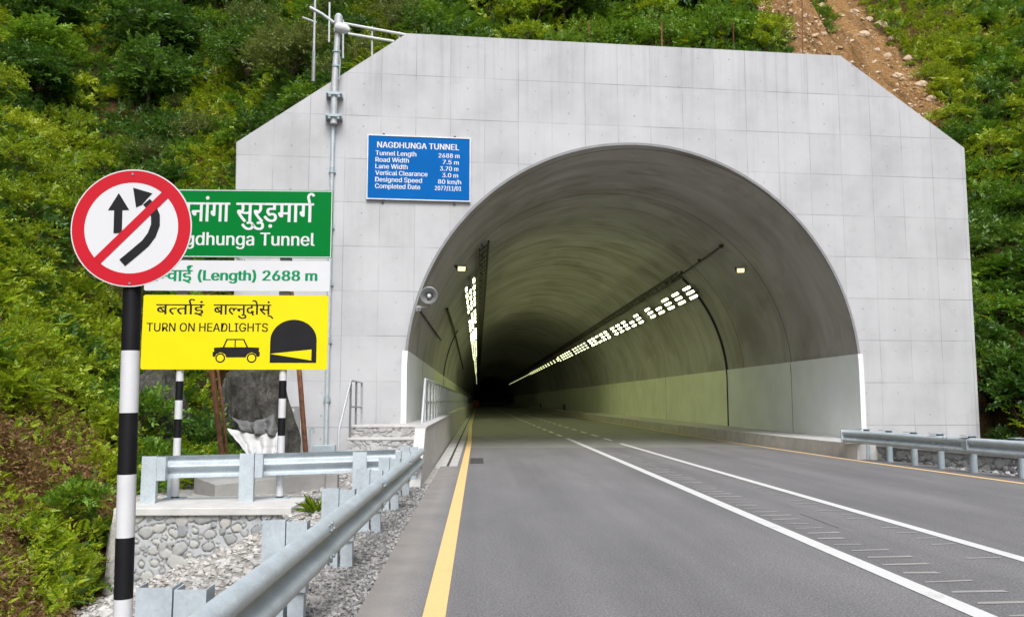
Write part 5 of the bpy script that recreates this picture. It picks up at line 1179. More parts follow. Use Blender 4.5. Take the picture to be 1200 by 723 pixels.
for i, (a, xa, b_, xb0, xb1) in enumerate((('Tunnel Length', 530, '2688 m', 688, 836), ('Road Width', 478, '7.5 m', 718, 830), ('Lane Width', 470, '3.70 m', 700, 828),
                                       ('Vertical Clearance', 610, '3.0 m', 716, 826), ('Designed Speed', 572, '80 km/h', 686, 848), ('Completed Date', 560, '2077/11/01', 664, 850))):
    yb = 140 + i * 47.3
    row(a, 247, xa, yb, 33)
    row(b_, xb0, xb1, yb + 2, 31)

# ------------------------------------------------------------------ conduit and mast on the portal wall
u_c = -14.27
cp_ = thing('conduit', 'thin grey conduit running down the portal wall beside the green sign', 'pipe', wall_pt(u_c, 0.0, 0.09), PA)
m_ = MB(); m_.tube([(0, 0, 0.3), (0.0, 0, 8.75)], 0.05, 10); m_.build('tube', MT['galv'], cp_, smooth=True)
for z in (1.4, 2.9, 4.4, 5.9, 7.4):
    m_ = MB(); m_.tube([(0, 0, z), (0, 0, z + 0.16)], 0.066, 10)
    m_.box((-0.09, 0.03, z + 0.02), (0.09, 0.088, z + 0.12)); m_.build('coupling', MT['galv_dark'], cp_, smooth=True)
m_ = MB(); m_.box((-0.32, -0.12, 0.05), (0.24, 0.085, 0.32)); m_.build('junction_box', MT['galv_dark'], cp_, bevel=0.01)
ms_ = thing('mast', 'silver tube mast clamped to the portal top with a lamp head and whip rod', 'mast', wall_pt(u_c + 0.02, 8.7, 0.20), PA)
m_ = MB(); m_.tube([(0, 0, 0), (0, 0, 1.2), (0.06, 0, 2.55)], [0.092, 0.086, 0.082], 16); m_.build('pole', MT['steel'], ms_, smooth=True)
m_ = MB(); m_.tube([(0.06, 0, 2.5), (0.07, 0, 2.95)], [0.115, 0.115], 16); m_.tube([(0.07, 0, 2.95), (0.07, 0, 3.03)], [0.115, 0.06], 16); m_.build('top_cap', MT['steel'], ms_, smooth=True)
m_ = MB(); m_.tube([(0.02, -0.1, 2.62), (0.10, -0.12, 2.60), (0.28, -0.16, 2.55), (0.38, -0.18, 2.50)], [0.10, 0.14, 0.13, 0.05], 16); m_.build('lamp_head', MT['white_plastic'], ms_, smooth=True)
m_ = MB(); m_.tube([(-0.05, -0.05, 2.75), (-0.35, -0.1, 2.95), (-0.68, -0.1, 3.12)], [0.05, 0.045, 0.05], 10); m_.build('side_arm', MT['steel'], ms_, smooth=True)
m_ = MB(); m_.tube([(-0.16, -0.08, 2.2), (-0.17, -0.08, 3.3)], 0.025, 8); m_.build('whip_rod', MT['white_plastic'], ms_)
for z in (0.15, 0.75):
    m_ = MB()
    m_.box((-0.22, 0.02, z), (0.22, 0.19, z + 0.09))
    m_.box((-0.20, -0.14, z + 0.01), (0.20, -0.10, z + 0.08))
    for s in (-0.18, 0.18):
        m_.tube([(s, -0.18, z + 0.045), (s, 0.1, z + 0.045)], 0.03, 8)
    m_.build('clamp', MT['galv_dark'], ms_)
m_ = MB()
for z in (1.55, 1.95):
    m_.tube([(0.02 * z, 0, z), (0.02 * z, 0, z + 0.05)], 0.112, 14)
m_.tube([(0.12, -0.05, 1.2), (0.14, -0.06, 1.7), (0.06, -0.06, 2.1)], 0.02, 6)
m_.build('band', MT['galv_dark'], ms_, smooth=True)

# ------------------------------------------------------------------ W-beam guardrails
WP = [(0.015, -0.158), (0.035, -0.150), (0.070, -0.128), (0.083, -0.108), (0.083, -0.072), (0.070, -0.055), (0.018, -0.022), (0.004, -0.010), (0.004, 0.010),
      (0.018, 0.022), (0.070, 0.055), (0.083, 0.072), (0.083, 0.108), (0.070, 0.128), (0.035, 0.150), (0.015, 0.158)]
def beam_mesh(pts, side, parent, o3, mat, off=0.0, cut=4.0, bolt=True, name='beam'):
    """pts: polyline at the beam's mid height; split into lapped lengths"""
    pts = [np.array(p, float) for p in pts]
    seg = [np.linalg.norm(b - a) for a, b in zip(pts[:-1], pts[1:])]
    s = np.concatenate([[0], np.cumsum(seg)])
    P = np.array(pts)
    def at(d):
        return np.array([np.interp(d, s, P[:, k]) for k in range(3)])
    d0, k = 0.0, 0
    while d0 < s[-1] - 0.05:
        d1 = min(d0 + cut, s[-1])
        a = d0 - (0.16 if k else 0)
        inner = [d for d in s if a < d < d1]
        path = [at(d) - o3 for d in [a] + inner + [d1]]
        lift = 0.0045 * (k % 2)
        mb = MB()
        front = [(d + lift, z) for d, z in WP]
        rear = [(d + lift - 0.004, z) for d, z in WP[::-1]]
        def sd(i):
            j0, j1 = max(i - 1, 0), min(i + 1, len(path) - 1)
            t = path[j1] - path[j0]
            nrm = np.array([t[1], -t[0], 0.0]); nrm /= np.linalg.norm(nrm)
            return nrm * side
        loop = front + rear + [front[0]]
        mb.sweep(loop, path, sd)
        m_n = len(loop) - 1
        bobj = mb.build(name, mat, parent, smooth=True, angle=50)
        if bolt and k:
            bb = MB()
            p, q_ = at(d0 - 0.08) - o3, at(d0) - o3
            t = (q_ - p) / np.linalg.norm(q_ - p)
            nr = np.array([t[1], -t[0], 0]) * side
            for zz, dd in ((0.092, 0.092), (-0.092, 0.092), (0.128, 0.076), (-0.128, 0.076)):
                for e in (-0.05, 0.05):
                    c = p + t * e + nr * dd + np.array([0, 0, zz])
                    bb.tube([c, c + nr * 0.014], 0.015, 8)
            bb.build('bolt', MT['bolt'], bobj)
        d0 = d1
        k += 1
def c_post(parent, p, o3, ztop, zbot, w=0.15, d=0.11, mat='galv', rz=0.0, name='post', th=0.007):
    """open channel, its web towards the camera side (-y)"""
    fr = Matrix.Translation(Vector(p - o3)) @ Matrix.Rotation(rz, 4, 'Z')
    m = MB()
    h = w / 2
    prof = [(-h, d), (-h, 0), (h, 0), (h, d), (h - th, d), (h - th, th), (-h + th, th), (-h + th, d)]
    n = len(prof)
    vs = [fr @ Vector((x, y_, zbot)) for x, y_ in prof] + [fr @ Vector((x, y_, ztop)) for x, y_ in prof]
    m.add(vs, [(i, (i + 1) % n, n + (i + 1) % n, n + i) for i in range(n)] + [(0, 1, 6, 7), (1, 2, 5, 6), (2, 3, 4, 5), (n, n + 7, n + 6, n + 1), (n + 1, n + 6, n + 5, n + 2), (n + 2, n + 5, n + 4, n + 3)])
    return m.build(name, MT[mat], parent, bevel=0.0)

def rail_x(y):
    return -0.93 - 0.0098 * (15.2 - y)
o3 = np.array([-1.1, 6.0, 0.0])
G1 = thing('guardrail', 'long galvanised guardrail along the gravel verge beside the left road edge', 'guardrail', o3)
ZM = 0.465
path = [(rail_x(y) - 0.083, y, ZM) for y in (-6, 0, 5, 10, 15.25)]
beam_mesh(path, 1, G1, o3, MT['galv'], cut=3.05)
posts = [-4.3, -2.3, -0.3, 1.72, 3.76, 5.8, 7.85, 9.9, 11.9, 13.5, 14.9]
for y in posts:
    xr = rail_x(y) - 0.083
    gp = c_post(G1, np.array([xr - 0.235, y, 0]), o3, 0.665, -0.7, 0.15, 0.12)
    c_post(gp, np.array([xr - 0.086, y + 0.004, 0]), o3, 0.655, 0.20, 0.135, 0.12, name='spacer_block')
    c_post(gp, np.array([xr - 0.086, y + 0.03, 0]), o3, 0.20, -0.5, 0.105, 0.085, name='lower_leg')
    b_ = MB()
    for zz in (0.36, 0.57):
        c = np.array([xr - 0.012, y + 0.06, zz]) - o3
        b_.tube([c, c + np.array([0.045, 0, 0])], 0.018, 8)
    b_.build('bolt', MT['bolt'], gp)

o3 = np.array([-4.75, 12.35, 0.02])
G2 = thing('guardrail', 'short galvanised guardrail standing across the top of the rubble stone wall', 'guardrail', o3)
beam_mesh([(float(on_y(176, 560, 12.47)[0]), 12.47, 0.505), (-3.2, 12.62, 0.525), (-1.22, 12.95, 0.56)], -1, G2, o3, MT['galv'], cut=2.1)
for x, y, zt_ in ((float(on_y(174, 560, 12.32)[0]), 12.32, 0.67), (-3.28, 12.44, 0.70), (-1.72, 12.70, 0.70)):
    c_post(G2, np.array([x, y, 0]), o3, zt_, 0.02, 0.20, 0.12, rz=0.08)
c_post(G2, np.array([float(on_y(188, 560, 12.33)[0]), 12.335, 0]), o3, 0.66, 0.33, 0.12, 0.11, name='spacer_block', rz=0.08)
c_post(G2, np.array([-3.115, 12.455, 0]), o3, 0.69, 0.36, 0.11, 0.11, name='spacer_block', rz=0.08)
c_post(G2, np.array([float(on_y(200, 570, 13.0)[0]), 13.0, 0]), o3, 0.42, 0.0, 0.10, 0.10, name='rear_leg', mat='galv_dark')

o3 = np.array([9.9, 18.0, 0.0])
G3 = thing('guardrail', 'galvanised guardrail on round posts along the right road edge', 'guardrail', o3)
rp = [on_z(px, py) for px, py in ((1014, 538), (1040, 541), (1069, 545), (1100, 549), (1138, 554), (1195, 560))]
line = [(9.40, 21.5), (9.56, 21.0), (9.72, 19.6), (9.86, 18.1), (10.0, 16.9), (10.2, 15.4), (10.55, 13.4), (11.2, 10.6), (12.2, 7.3)]
beam_mesh([(x - 0.10, y, 0.545) for x, y in line], 1, G3, o3, MT['galv'], cut=4.0)
cap_ = MB()
for p in rp + [np.array([10.85, 12.6, 0]), np.array([11.45, 10.2, 0])]:
    b_ = MB(); b_.tube([p + np.array([0.06, 0, -0.3]) - o3, p + np.array([0.06, 0, 0.73]) - o3], 0.075, 14)
    gp = b_.build('post', MT['galv_dark'], G3, smooth=True)
    b_ = MB(); q_ = p - o3
    b_.box(q_ + np.array([-0.12, -0.13, 0.735]), q_ + np.array([0.14, 0.13, 0.745]))
    b_.box(q_ + np.array([-0.12, -0.10, 0.45]), q_ + np.array([-0.02, 0.10, 0.64]))
    b_.build('bracket', MT['galv_dark'], gp)
b_ = MB(); e = np.array([9.40 - 0.10, 21.5, 0.545]) - o3
b_.box(e + np.array([-0.10, -0.02, -0.158]), e + np.array([0.05, 0.03, 0.158])); b_.build('end_plate', MT['galv'], G3, bevel=0.01)

# ------------------------------------------------------------------ rubble wall with cap
def rubble_face(x0, x1, z0, z1, parent, y=0.0, nx=250, nz=110, seed=4, rmin=0.055, rmax=0.118, mat=None):
    r = np.random.default_rng(seed)
    xs, zs = np.linspace(x0, x1, nx), np.linspace(z0, z1, nz)
    X, Z = np.meshgrid(xs, zs)
    pts = []
    for _ in range(6000):
        rad = r.uniform(rmin, rmax) * (1 if _ < 1500 else 0.62)
        p = (r.uniform(x0, x1), r.uniform(z0, z1), rad, r.uniform(0.62, 0.95), r.uniform(-0.6, 0.6), r.random())
        if all(math.hypot(p[0] - q[0], (p[1] - q[1])) > (rad + q[2]) * 0.80 + 0.012 for q in pts):
            pts.append(p)
    wob = 0.06 * VN.fbm(X * 7, Z * 7, 3)
    best = np.full(X.shape, 9.0); tone = np.zeros(X.shape)
    for px, pz, rad, asp, rot, tn in pts:
        c, s = math.cos(rot), math.sin(rot)
        dx, dz = X - px, Z - pz
        a, b_ = dx * c + dz * s, -dx * s + dz * c
        d = (np.abs(a) ** 2.6 + np.abs(b_ / asp) ** 2.6) ** (1 / 2.6) / rad + wob / rad * 1.6
        better = d < best
        best = np.where(better, d, best); tone = np.where(better, tn, tone)
    stone = np.clip((1.0 - best) / 0.08, 0, 1)
    groove = np.exp(-((best - 1.03) / 0.09) ** 2)
    bulge = np.where(best < 1, np.sqrt(np.clip(1 - best ** 2, 0, 1)), 0)
    depth = 0.014 * bulge - 0.030 * groove + 0.012 * VN2.fbm(X * 14, Z * 14, 4) + 0.02 * VN.fbm(X * 3, Z * 3, 2)
    V = np.stack([X.ravel(), (y - depth).ravel(), Z.ravel()], 1)
    i = np.arange((nz - 1) * nx).reshape(-1, nx)[:, :-1].ravel()
    F = np.stack([i, i + 1, i + 1 + nx, i + nx], 1)
    me = numpy_mesh('masonry', V, F, mat or MT['rubble_wall'], True)
    for nm, arr in (('stone', stone), ('tone', tone), ('gap', np.clip(groove * 1.3, 0, 1) * (0.35 + 0.65 * (VN.fbm(X * 6 + 3, Z * 6, 3) > -0.08)))):
        a = me.attributes.new(nm, 'FLOAT', 'POINT')
        a.data.foreach_set('value', arr.ravel().astype(np.float32))
    return link('masonry', me, parent)
RWX = float(on_y(137, 590, 11.85)[0])
RWL = -2.58 - RWX
RW = thing('rubble_wall', 'mortared rubble stone wall with a pale concrete cap below the short guardrail', 'wall', (RWX, 11.85, 0))
rubble_face(0, RWL, -1.75, -0.085, RW, 0.0)
m_ = MB(); m_.box((0.02, 0.06, -1.75), (RWL - 0.02, 1.30, -0.085)); m_.build('core', MT['dull_concrete'], RW)
m_ = MB(); m_.box((-0.02, -0.06, -0.08), (RWL + 0.08, 1.36, 0.02)); m_.build('cap', MT['pale_concrete'], RW, bevel=0.012)

RW2 = thing('rubble_wall', 'low rubble wall with a white ledge behind the right guardrail posts', 'wall', (9.80, 21.6, 0), math.atan2(-4.9, 0.85))
rubble_face(0, 4.95, -0.1, 0.31, RW2, 0.0, 300, 40, 9, 0.07, 0.16, MT['riser'])
m_ = MB(); m_.box((0.0, 0.05, -0.1), (4.95, 0.45, 0.31)); m_.build('core', MT['dull_concrete'], RW2)
m_ = MB(); m_.box((-0.3, -0.05, 0.312), (5.0, 0.52, 0.40)); m_.build('ledge', MT['pale_concrete'], RW2, bevel=0.012)

# ------------------------------------------------------------------ steps and handrails
ST = thing('stone_steps', 'short flight of stone-faced steps up to the walkway at the tunnel mouth', 'steps', (-2.1, 20.5, 0))
for i, (zt_, yf) in enumerate(((0.30, -0.62), (0.585, -0.31), (0.87, 0.0))):
    m_ = MB(); m_.box((-0.93, yf - 0.03, zt_ - 0.055), (0.92, yf + 0.32, zt_)); m_.build('tread', MT['pale_concrete'], ST, bevel=0.008)
    rubble_face(-0.92, 0.915, zt_ - 0.34, zt_ - 0.057, ST, yf, 120, 26, 20 + i, 0.06, 0.14, MT['riser']).name = 'riser'
m_ = MB(); m_.box((-0.92, 0.05, -0.1), (0.915, 0.3, 0.80)); m_.box((-0.92, -0.27, -0.1), (0.915, 0.05, 0.52)); m_.box((-0.92, -0.58, -0.1), (0.915, -0.27, 0.24)); m_.build('core', MT['dull_concrete'], ST)

HL = thing('handrail', 'short steel handrail on the left of the stone steps', 'handrail', (-3.0, 20.0, 0))
m_ = MB()
m_.tube([(-0.10, -0.60, 0.15), (-0.10, -0.60, 0.80), (0.0, 0.35, 1.92), (0.15, 1.2, 1.88), (0.16, 1.22, 0.87)], 0.03, 10)
m_.build('top_rail', MT['steel'], HL, smooth=True)
m_ = MB()
for x, y_, z_ in ((0.0, 0.37, 1.9), (0.07, 0.80, 1.88)):
    m_.tube([(x, y_, 0.30), (x, y_, z_)], 0.026, 8)
m_.tube([(0.0, 0.37, 1.30), (0.15, 1.2, 1.28)], 0.02, 8)
m_.build('baluster', MT['mid_metal'], HL, smooth=True)
HR = thing('handrail', 'long steel railing along the walkway behind the barrier wall into the tunnel', 'handrail', (-1.28, 19.6, 0))
m_ = MB()
m_.tube([(0, 0.0, 0.15), (0, 0.0, 0.78), (0.02, 0.95, 1.95), (0.02, 40, 1.95), (0.02, 110, 1.95)], 0.032, 10)
m_.build('top_rail', MT['steel'], HR, smooth=True)
m_ = MB(); m_.tube([(0.02, 0.95, 1.42), (0.02, 110, 1.42)], 0.02, 8); m_.build('mid_rail', MT['steel'], HR)
for k in range(60):
    yy = 0.98 + k * 1.5
    m_ = MB(); m_.box((-0.005, yy - 0.03, 0.84), (0.045, yy + 0.03, 1.94)); m_.build('post', MT['steel'], HR)

# ------------------------------------------------------------------ no-overtaking sign in front
SY = 5.80
SX = float(on_y(146, 716, SY)[0])
TILT = R(1.05)
NS = thing('road_sign', 'round red and white no-overtaking sign on a black and white banded pole', 'road sign', (SX, SY, -0.45))
top = float(on_y(157, 340, SY)[2]) + 0.45 + 0.38
m_ = MB()
bands = [float(on_y(150, py, SY)[2]) + 0.45 for py in (335, 411, 483.6, 555.5, 629, 700.5, 772)]
zprev = top
seq = [('pole_black', top, bands[1])] + [('pole_white' if k % 2 else 'pole_black', bands[k], bands[k + 1]) for k in range(1, 6)] + [('pole_black', bands[6], -0.3)]
for nm, a, b_ in seq:
    m_.tube([(0, 0, b_), (0, 0, a)], 0.059, 20, MT[nm], cap=(a == top))
m_.build('pole', None, NS, smooth=True)
cz = float(on_y(154, 267, SY - 0.078)[2]) + 0.45
cx_ = float(on_y(154, 267, SY - 0.078)[0]) - SX + math.tan(TILT) * cz
NS.rotation_euler = (0, -TILT, 0)
def disc(r, y0, y1, n=72, x=0, z=0):
    mb = MB()
    mb.prism([(x + r * math.cos(2 * math.pi * k / n), z + r * math.sin(2 * math.pi * k / n)) for k in range(n)], y0, y1)
    return mb
face = disc(0.399, -0.078, -0.072, x=cx_, z=cz); DISC = face.build('disc', MT['sign_white'], NS)
bk = disc(0.392, -0.0715, -0.066, x=cx_, z=cz); bk.build('backing', MT['sign_back'], NS)
m_ = MB(); n = 72
vs, fs = [], []
for r in (0.391, 0.309):
    vs += [(cx_ + r * math.cos(2 * math.pi * k / n), -0.0795, cz + r * math.sin(2 * math.pi * k / n)) for k in range(n)]
fs = [(k, (k + 1) % n, n + (k + 1) % n, n + k) for k in range(n)]
m_.add(vs, fs); m_.build('red_ring', MT['red'], DISC)
S_ = 0.00567 / 2.676
sp = lambda x, y: (cx_ + (x - 251) * S_, cz - (y - 233) * S_)
def flat(mb, pts, y):
    mb.add([(x, y, z) for x, z in pts], [tuple(range(len(pts)))])
m_ = MB(); a45 = R(45.5); hw = 0.029; L_ = 0.311
dx, dz = math.cos(a45), math.sin(a45)
flat(m_, [(cx_ - dx * L_ + dz * hw, cz - dz * L_ - dx * hw), (cx_ + dx * L_ + dz * hw, cz + dz * L_ - dx * hw), (cx_ + dx * L_ - dz * hw, cz + dz * L_ + dx * hw), (cx_ - dx * L_ - dz * hw, cz - dz * L_ + dx * hw)], -0.0815)
m_.build('red_slash', MT['red'], DISC)
m_ = MB(); flat(m_, [sp(*q) for q in ((196, 250), (196, 176), (177, 176), (209, 121), (243, 176), (222, 176), (222, 250))], -0.0805); m_.build('straight_arrow', MT['sign_black'], DISC)
m_ = MB()
cl = [(226, 345), (262, 314), (296, 284), (315, 257), (326, 225), (325, 195), (314, 170), (296, 150)]
Lp, Rp = [], []
for i, p in enumerate(cl):
    a, b_ = cl[max(i - 1, 0)], cl[min(i + 1, len(cl) - 1)]
    tx, ty = b_[0] - a[0], b_[1] - a[1]; l = math.hypot(tx, ty)
    Lp.append(sp(p[0] - ty / l * 14, p[1] + tx / l * 14)); Rp.append(sp(p[0] + ty / l * 14, p[1] - tx / l * 14))
n = len(cl)
m_.add([(x, -0.0805, z) for x, z in Lp + Rp], [(i, i + 1, n + i + 1, n + i) for i in range(n - 1)])
flat(m_, [sp(*q) for q in ((253, 104), (314, 123), (298, 140), (282, 160), (264, 168))], -0.0803)
m_.build('curved_arrow', MT['sign_black'], DISC)
m_ = MB()
for dzz in (-0.18, 0.20):
    m_.box((-0.075, -0.066, cz + dzz - 0.02), (0.075, 0.07, cz + dzz + 0.02))
m_.build('clamp', MT['galv_dark'], NS)
m_ = MB()
for dzz in (0.366, -0.376):
    m_.tube([(cx_, -0.079, cz + dzz), (cx_, -0.085, cz + dzz)], 0.008, 8)
m_.build('bolt', MT['bolt'], NS)

# ------------------------------------------------------------------ green / white / yellow sign on two posts
BY = 12.85
SG = thing('road_sign', 'tunnel sign with green name board, white length board and yellow headlights board on banded posts', 'road sign', (-3.6, BY, 0.02))
PX = BY / 1000.0
Xp = lambda px: float(on_y(px, 400, BY)[0]) + 3.6
Zp = lambda py: float(on_y(275, py, BY)[2]) - 0.02
for px in (210.5, 331.5):
    m_ = MB()
    ys_ = [Zp(v) for v in ((445.8, 467, 489.6, 510.7) if px > 300 else (446.5, 469, 491, 513))]
    x = Xp(px)
    for nm, a, b_ in (('pole_white', Zp(224), ys_[0]), ('pole_black', ys_[0], ys_[1]), ('pole_white', ys_[1], ys_[2]), ('pole_black', ys_[2], ys_[3]), ('pole_white', ys_[3], 0.03), ('pole_black', 0.03, 0.0)):
        m_.tube([(x, 0.075, b_), (x, 0.075, a)], 0.055, 14, MT[nm], cap=(nm == 'pole_white'))
    m_.build('post', None, SG, smooth=True)
    m_ = MB(); m_.box((x - 0.14, -0.03, 0.0), (x + 0.14, 0.19, 0.012)); m_.build('base_plate', MT['galv_dark'], SG)
    m_ = MB()
    for py in (303.8, 343.5, 262, 420, 360):
        m_.box((x - 0.08, 0.012, Zp(py) - 0.03), (x + 0.08, 0.13, Zp(py) + 0.03))
    m_.build('bracket', MT['dark_metal'], SG)
def rounded(x0, x1, z0, z1, r=0.04, n=5):
    out = []
    for cx, cz_, a0 in ((x1 - r, z1 - r, 0), (x0 + r, z1 - r, 90), (x0 + r, z0 + r, 180), (x1 - r, z0 + r, 270)):
        for k in range(n + 1):
            a = R(a0 + 90 * k / n)
            out.append((cx + r * math.cos(a), cz_ + r * math.sin(a)))
    return out
def board(name, x0, x1, y0, y1, mat, r=0.025):
    m = MB(); m.prism(rounded(Xp(x0), Xp(x1), Zp(y1), Zp(y0), r), -0.004, 0.010)
    o = m.build(name, mat, SG)
    return o
gb = board('name_board', 166, 386.5, 222.5, 302, MT['sign_green'])
wb = board('length_board', 166, 385, 305.5, 341, MT['sign_white'])
yb = board('headlights_board', 166, 384, 346, 433, MT['sign_yellow'], 0.03)
def on_board(parent):
    return lambda x, y, z: (x, -0.0056 + y, z)
# green board: thin pale border and lettering
m_ = MB()
lay(m_, fit(compose(['सुरुड़मा', 'ग', ('reph',)]), Xp(272), Xp(364.6), Zp(260), Zp(237.8) - Zp(260), HEADLINE), on_board(gb), None, 0.007)
lay(m_, fit(compose(['नागनांगा']), Xp(180), Xp(263.7), Zp(260), Zp(237.8) - Zp(260), HEADLINE), on_board(gb), None, 0.007)
m_.build('lettering', MT['sign_white'], gb)
m_ = MB()
lay(m_, fit(latin('Nagdhunga Tunnel'), Xp(187), Xp(365.5), Zp(287.6), Zp(272.6) - Zp(287.6), CAP), on_board(gb), None, 0.006)
m_.build('lettering', MT['sign_white'], gb)
m_ = MB()
x0, x1, z0, z1 = Xp(166), Xp(386.5), Zp(302), Zp(222.5)
for lo, hi in (((x0 + 0.012, z0 + 0.008), (x1 - 0.012, z0 + 0.02)), ((x0 + 0.012, z1 - 0.02), (x1 - 0.012, z1 - 0.008)), ((x1 - 0.022, z0 + 0.02), (x1 - 0.01, z1 - 0.02)), ((x0 + 0.01, z0 + 0.02), (x0 + 0.022, z1 - 0.02))):
    m_.add([(lo[0], -0.0050, lo[1]), (hi[0], -0.0050, lo[1]), (hi[0], -0.0050, hi[1]), (lo[0], -0.0050, hi[1])], [(0, 1, 2, 3)])
m_.build('border', MT['sign_white'], gb)
m_ = MB()
lay(m_, fit(compose(['ल', ('half', 'म'), 'वाईं']), Xp(168), Xp(222), Zp(330), Zp(317) - Zp(330), HEADLINE), on_board(wb), None, 0.009)
lay(m_, fit(latin('(Length) 2688 m'), Xp(229.6), Xp(369.4), Zp(328.8), Zp(317) - Zp(328.8), CAP), on_board(wb), None, 0.011)
m_.build('lettering', MT['sign_greentext'], wb)
K7 = 1 / 4.444
xq = lambda x: Xp(130 + x * K7)
zq = lambda y: Zp(340 + y * K7)
m_ = MB()
lay(m_, fit(compose(['ब', ('half', 'त'), 'ता', ('reph',), 'इं']), xq(230), xq(480), zq(127), zq(75) - zq(127), HEADLINE), on_board(yb), None, 0.004)
lay(m_, fit(compose(['बा', ('half', 'ल'), 'नुदोसं', ('mark', '्')]), xq(530), xq(842), zq(127), zq(75) - zq(127), HEADLINE), on_board(yb), None, 0.004)
m_.build('lettering', MT['sign_black'], yb)
m_ = MB()
lay(m_, fit(latin('TURN ON HEADLIGHTS'), xq(184), xq(815), zq(216), zq(172) - zq(216), CAP), on_board(yb), None, 0.003)
m_.build('lettering', MT['sign_black'], yb)
# car pictogram
def ring(mb, cx, cz_, r0, r1, y, n=28):
    vs = [(cx + r * math.cos(2 * math.pi * k / n), y, cz_ + r * math.sin(2 * math.pi * k / n)) for r in (r0, r1) for k in range(n)]
    mb.add(vs, [(k, (k + 1) % n, n + (k + 1) % n, n + k) for k in range(n)])
def poly(mb, pts, y=-0.0056):
    mb.add([(xq(a), y, zq(b_)) for a, b_ in pts], [tuple(range(len(pts)))])
c_ = MB()
poly(c_, [(533, 346), (532, 322), (540, 320), (538, 300), (584, 297), (714, 297), (774, 299), (772, 320), (778, 322), (777, 345), (762, 347), (756, 333), (735, 323), (714, 333), (704, 350), (604, 350), (596, 333), (573, 323), (552, 333), (545, 347)])
poly(c_, [(584, 297), (602, 254), (608, 259), (592, 297)])
poly(c_, [(602, 254), (694, 254), (698, 260), (606, 260)])
poly(c_, [(694, 254), (716, 297), (707, 297), (689, 259)])
poly(c_, [(645, 260), (651, 260), (651, 297), (645, 297)])
for wx in (573, 736):
    ring(c_, xq(wx), zq(353), 0.052, 0.072, -0.0058)
c_.build('car_pictogram', MT['sign_black'], yb)
t_ = MB()
pts = [(830, 378), (830, 262)]
for k in range(1, 24):
    a = math.pi - math.pi * k / 24
    pts.append((951 + 121 * math.cos(a), 262 - 109 * math.sin(a) * (1.0)))
pts += [(1072, 262), (1072, 378)]
poly(t_, pts)
t_.build('tunnel_pictogram', MT['sign_black'], yb)
t_ = MB(); poly(t_, [(830, 331), (1046, 308), (1046, 365)], -0.0066); t_.build('beam_pictogram', MT['sign_yellow'], yb)

# ------------------------------------------------------------------ clutter left of the portal
def blob(name, label, cat, c, rad, mat, seed, parent=None, sub=4, rough=0.28, group=None):
    r = np.random.default_rng(seed)
    bm = bmesh.new()
    bmesh.ops.create_icosphere(bm, subdivisions=sub, radius=1.0)
    off = r.random(3) * 50
    for v in bm.verts:
        p = np.array(v.co)
        n1 = VN.fbm(p[0] * 1.3 + off[0] + p[2], p[1] * 1.3 + off[1] - p[2], 3)
        n2 = VN2.fbm(p[0] * 3.5 + off[1] + p[2] * 2, p[1] * 3.5 + off[2] + p[2], 3)
        s = 1 + rough * 2.0 * n1 + rough * 1.1 * n2
        v.co = Vector((p[0] * rad[0] * s, p[1] * rad[1] * s, p[2] * rad[2] * s))
    me = bpy.data.meshes.new(name)
    bm.to_mesh(me); bm.free()
    me.materials.append(mat)
    o = link(name, me, parent)
    o.location = tuple(map(float, c))
    if label: tag(o, label, cat, group)
    return o
rk = blob('rock_outcrop', 'dark rough rock outcrop against the lower left of the portal wall', 'rock', (-5.05, 19.9, 0.1), (0.85, 1.1, 2.2), MT['dark_rock'], 5, sub=5, rough=0.42)
blob('rock_outcrop', 'smaller dark rock half hidden by green plants behind the left sign post', 'rock', (-6.7, 17.9, 0.3), (0.7, 0.8, 1.6), MT['dark_rock'], 8, sub=5, rough=0.4)
# sloping concrete strip at the right of the rock
a, b_ = on_y(297, 428, 20.6), on_y(330, 486, 20.2)
m_ = MB()
d = np.array([0.13, 0, 0.05])
vs = [a - d, a + d, b_ + d, b_ - d]; vs2 = [v + np.array([0, 0.9, 0]) for v in vs]
m_.add(vs + vs2, [(0, 1, 2, 3), (7, 6, 5, 4), (0, 4, 5, 1), (1, 5, 6, 2), (2, 6, 7, 3), (3, 7, 4, 0)])
lo = b_ - d
m_.add([b_ - d, b_ + d, [b_[0] + 0.13, b_[1], -0.1], [b_[0] - 0.13, b_[1], -0.1]] + [p + np.array([0, 0.9, 0]) for p in (b_ - d, b_ + d, np.array([b_[0] + 0.13, b_[1], -0.1]), np.array([b_[0] - 0.13, b_[1], -0.1]))],
       [(0, 1, 2, 3), (7, 6, 5, 4), (1, 5, 6, 2), (3, 7, 4, 0)])
tag(m_.build('concrete_edging', MT['concrete'], origin=(b_[0], b_[1], 0)), 'sloping grey concrete edging between the rock outcrop and the portal wall', 'edging')
def cloth(name, label, corners, mat, seed, sag=0.12, n=26):
    A, B, C_, D_ = [np.array(c, float) for c in corners]
    S, T = np.meshgrid(np.linspace(0, 1, n), np.linspace(0, 1, n))
    P = ((1 - S) * (1 - T))[..., None] * A + (S * (1 - T))[..., None] * B + (S * T)[..., None] * C_ + ((1 - S) * T)[..., None] * D_
    fold = 0.10 * np.sin(S * 17 + 3 * T + seed) * (0.4 + T) + 0.16 * VN.fbm(S * 4 + seed, T * 3, 3)
    P[..., 1] -= fold
    P[..., 2] += 0.12 * VN2.fbm(S * 4 + seed, T * 4 + 7, 3) - sag * np.sin(S * math.pi) * (1 - T)
    i = np.arange((n - 1) * n).reshape(-1, n)[:, :-1].ravel()
    me = numpy_mesh(name, P.reshape(-1, 3), np.stack([i, i + 1, i + 1 + n, i + n], 1), mat, True)
    o = link(name, me)
    sm = o.modifiers.new('thickness', 'SOLIDIFY'); sm.thickness = 0.01
    return tag(o, label, 'tarpaulin')
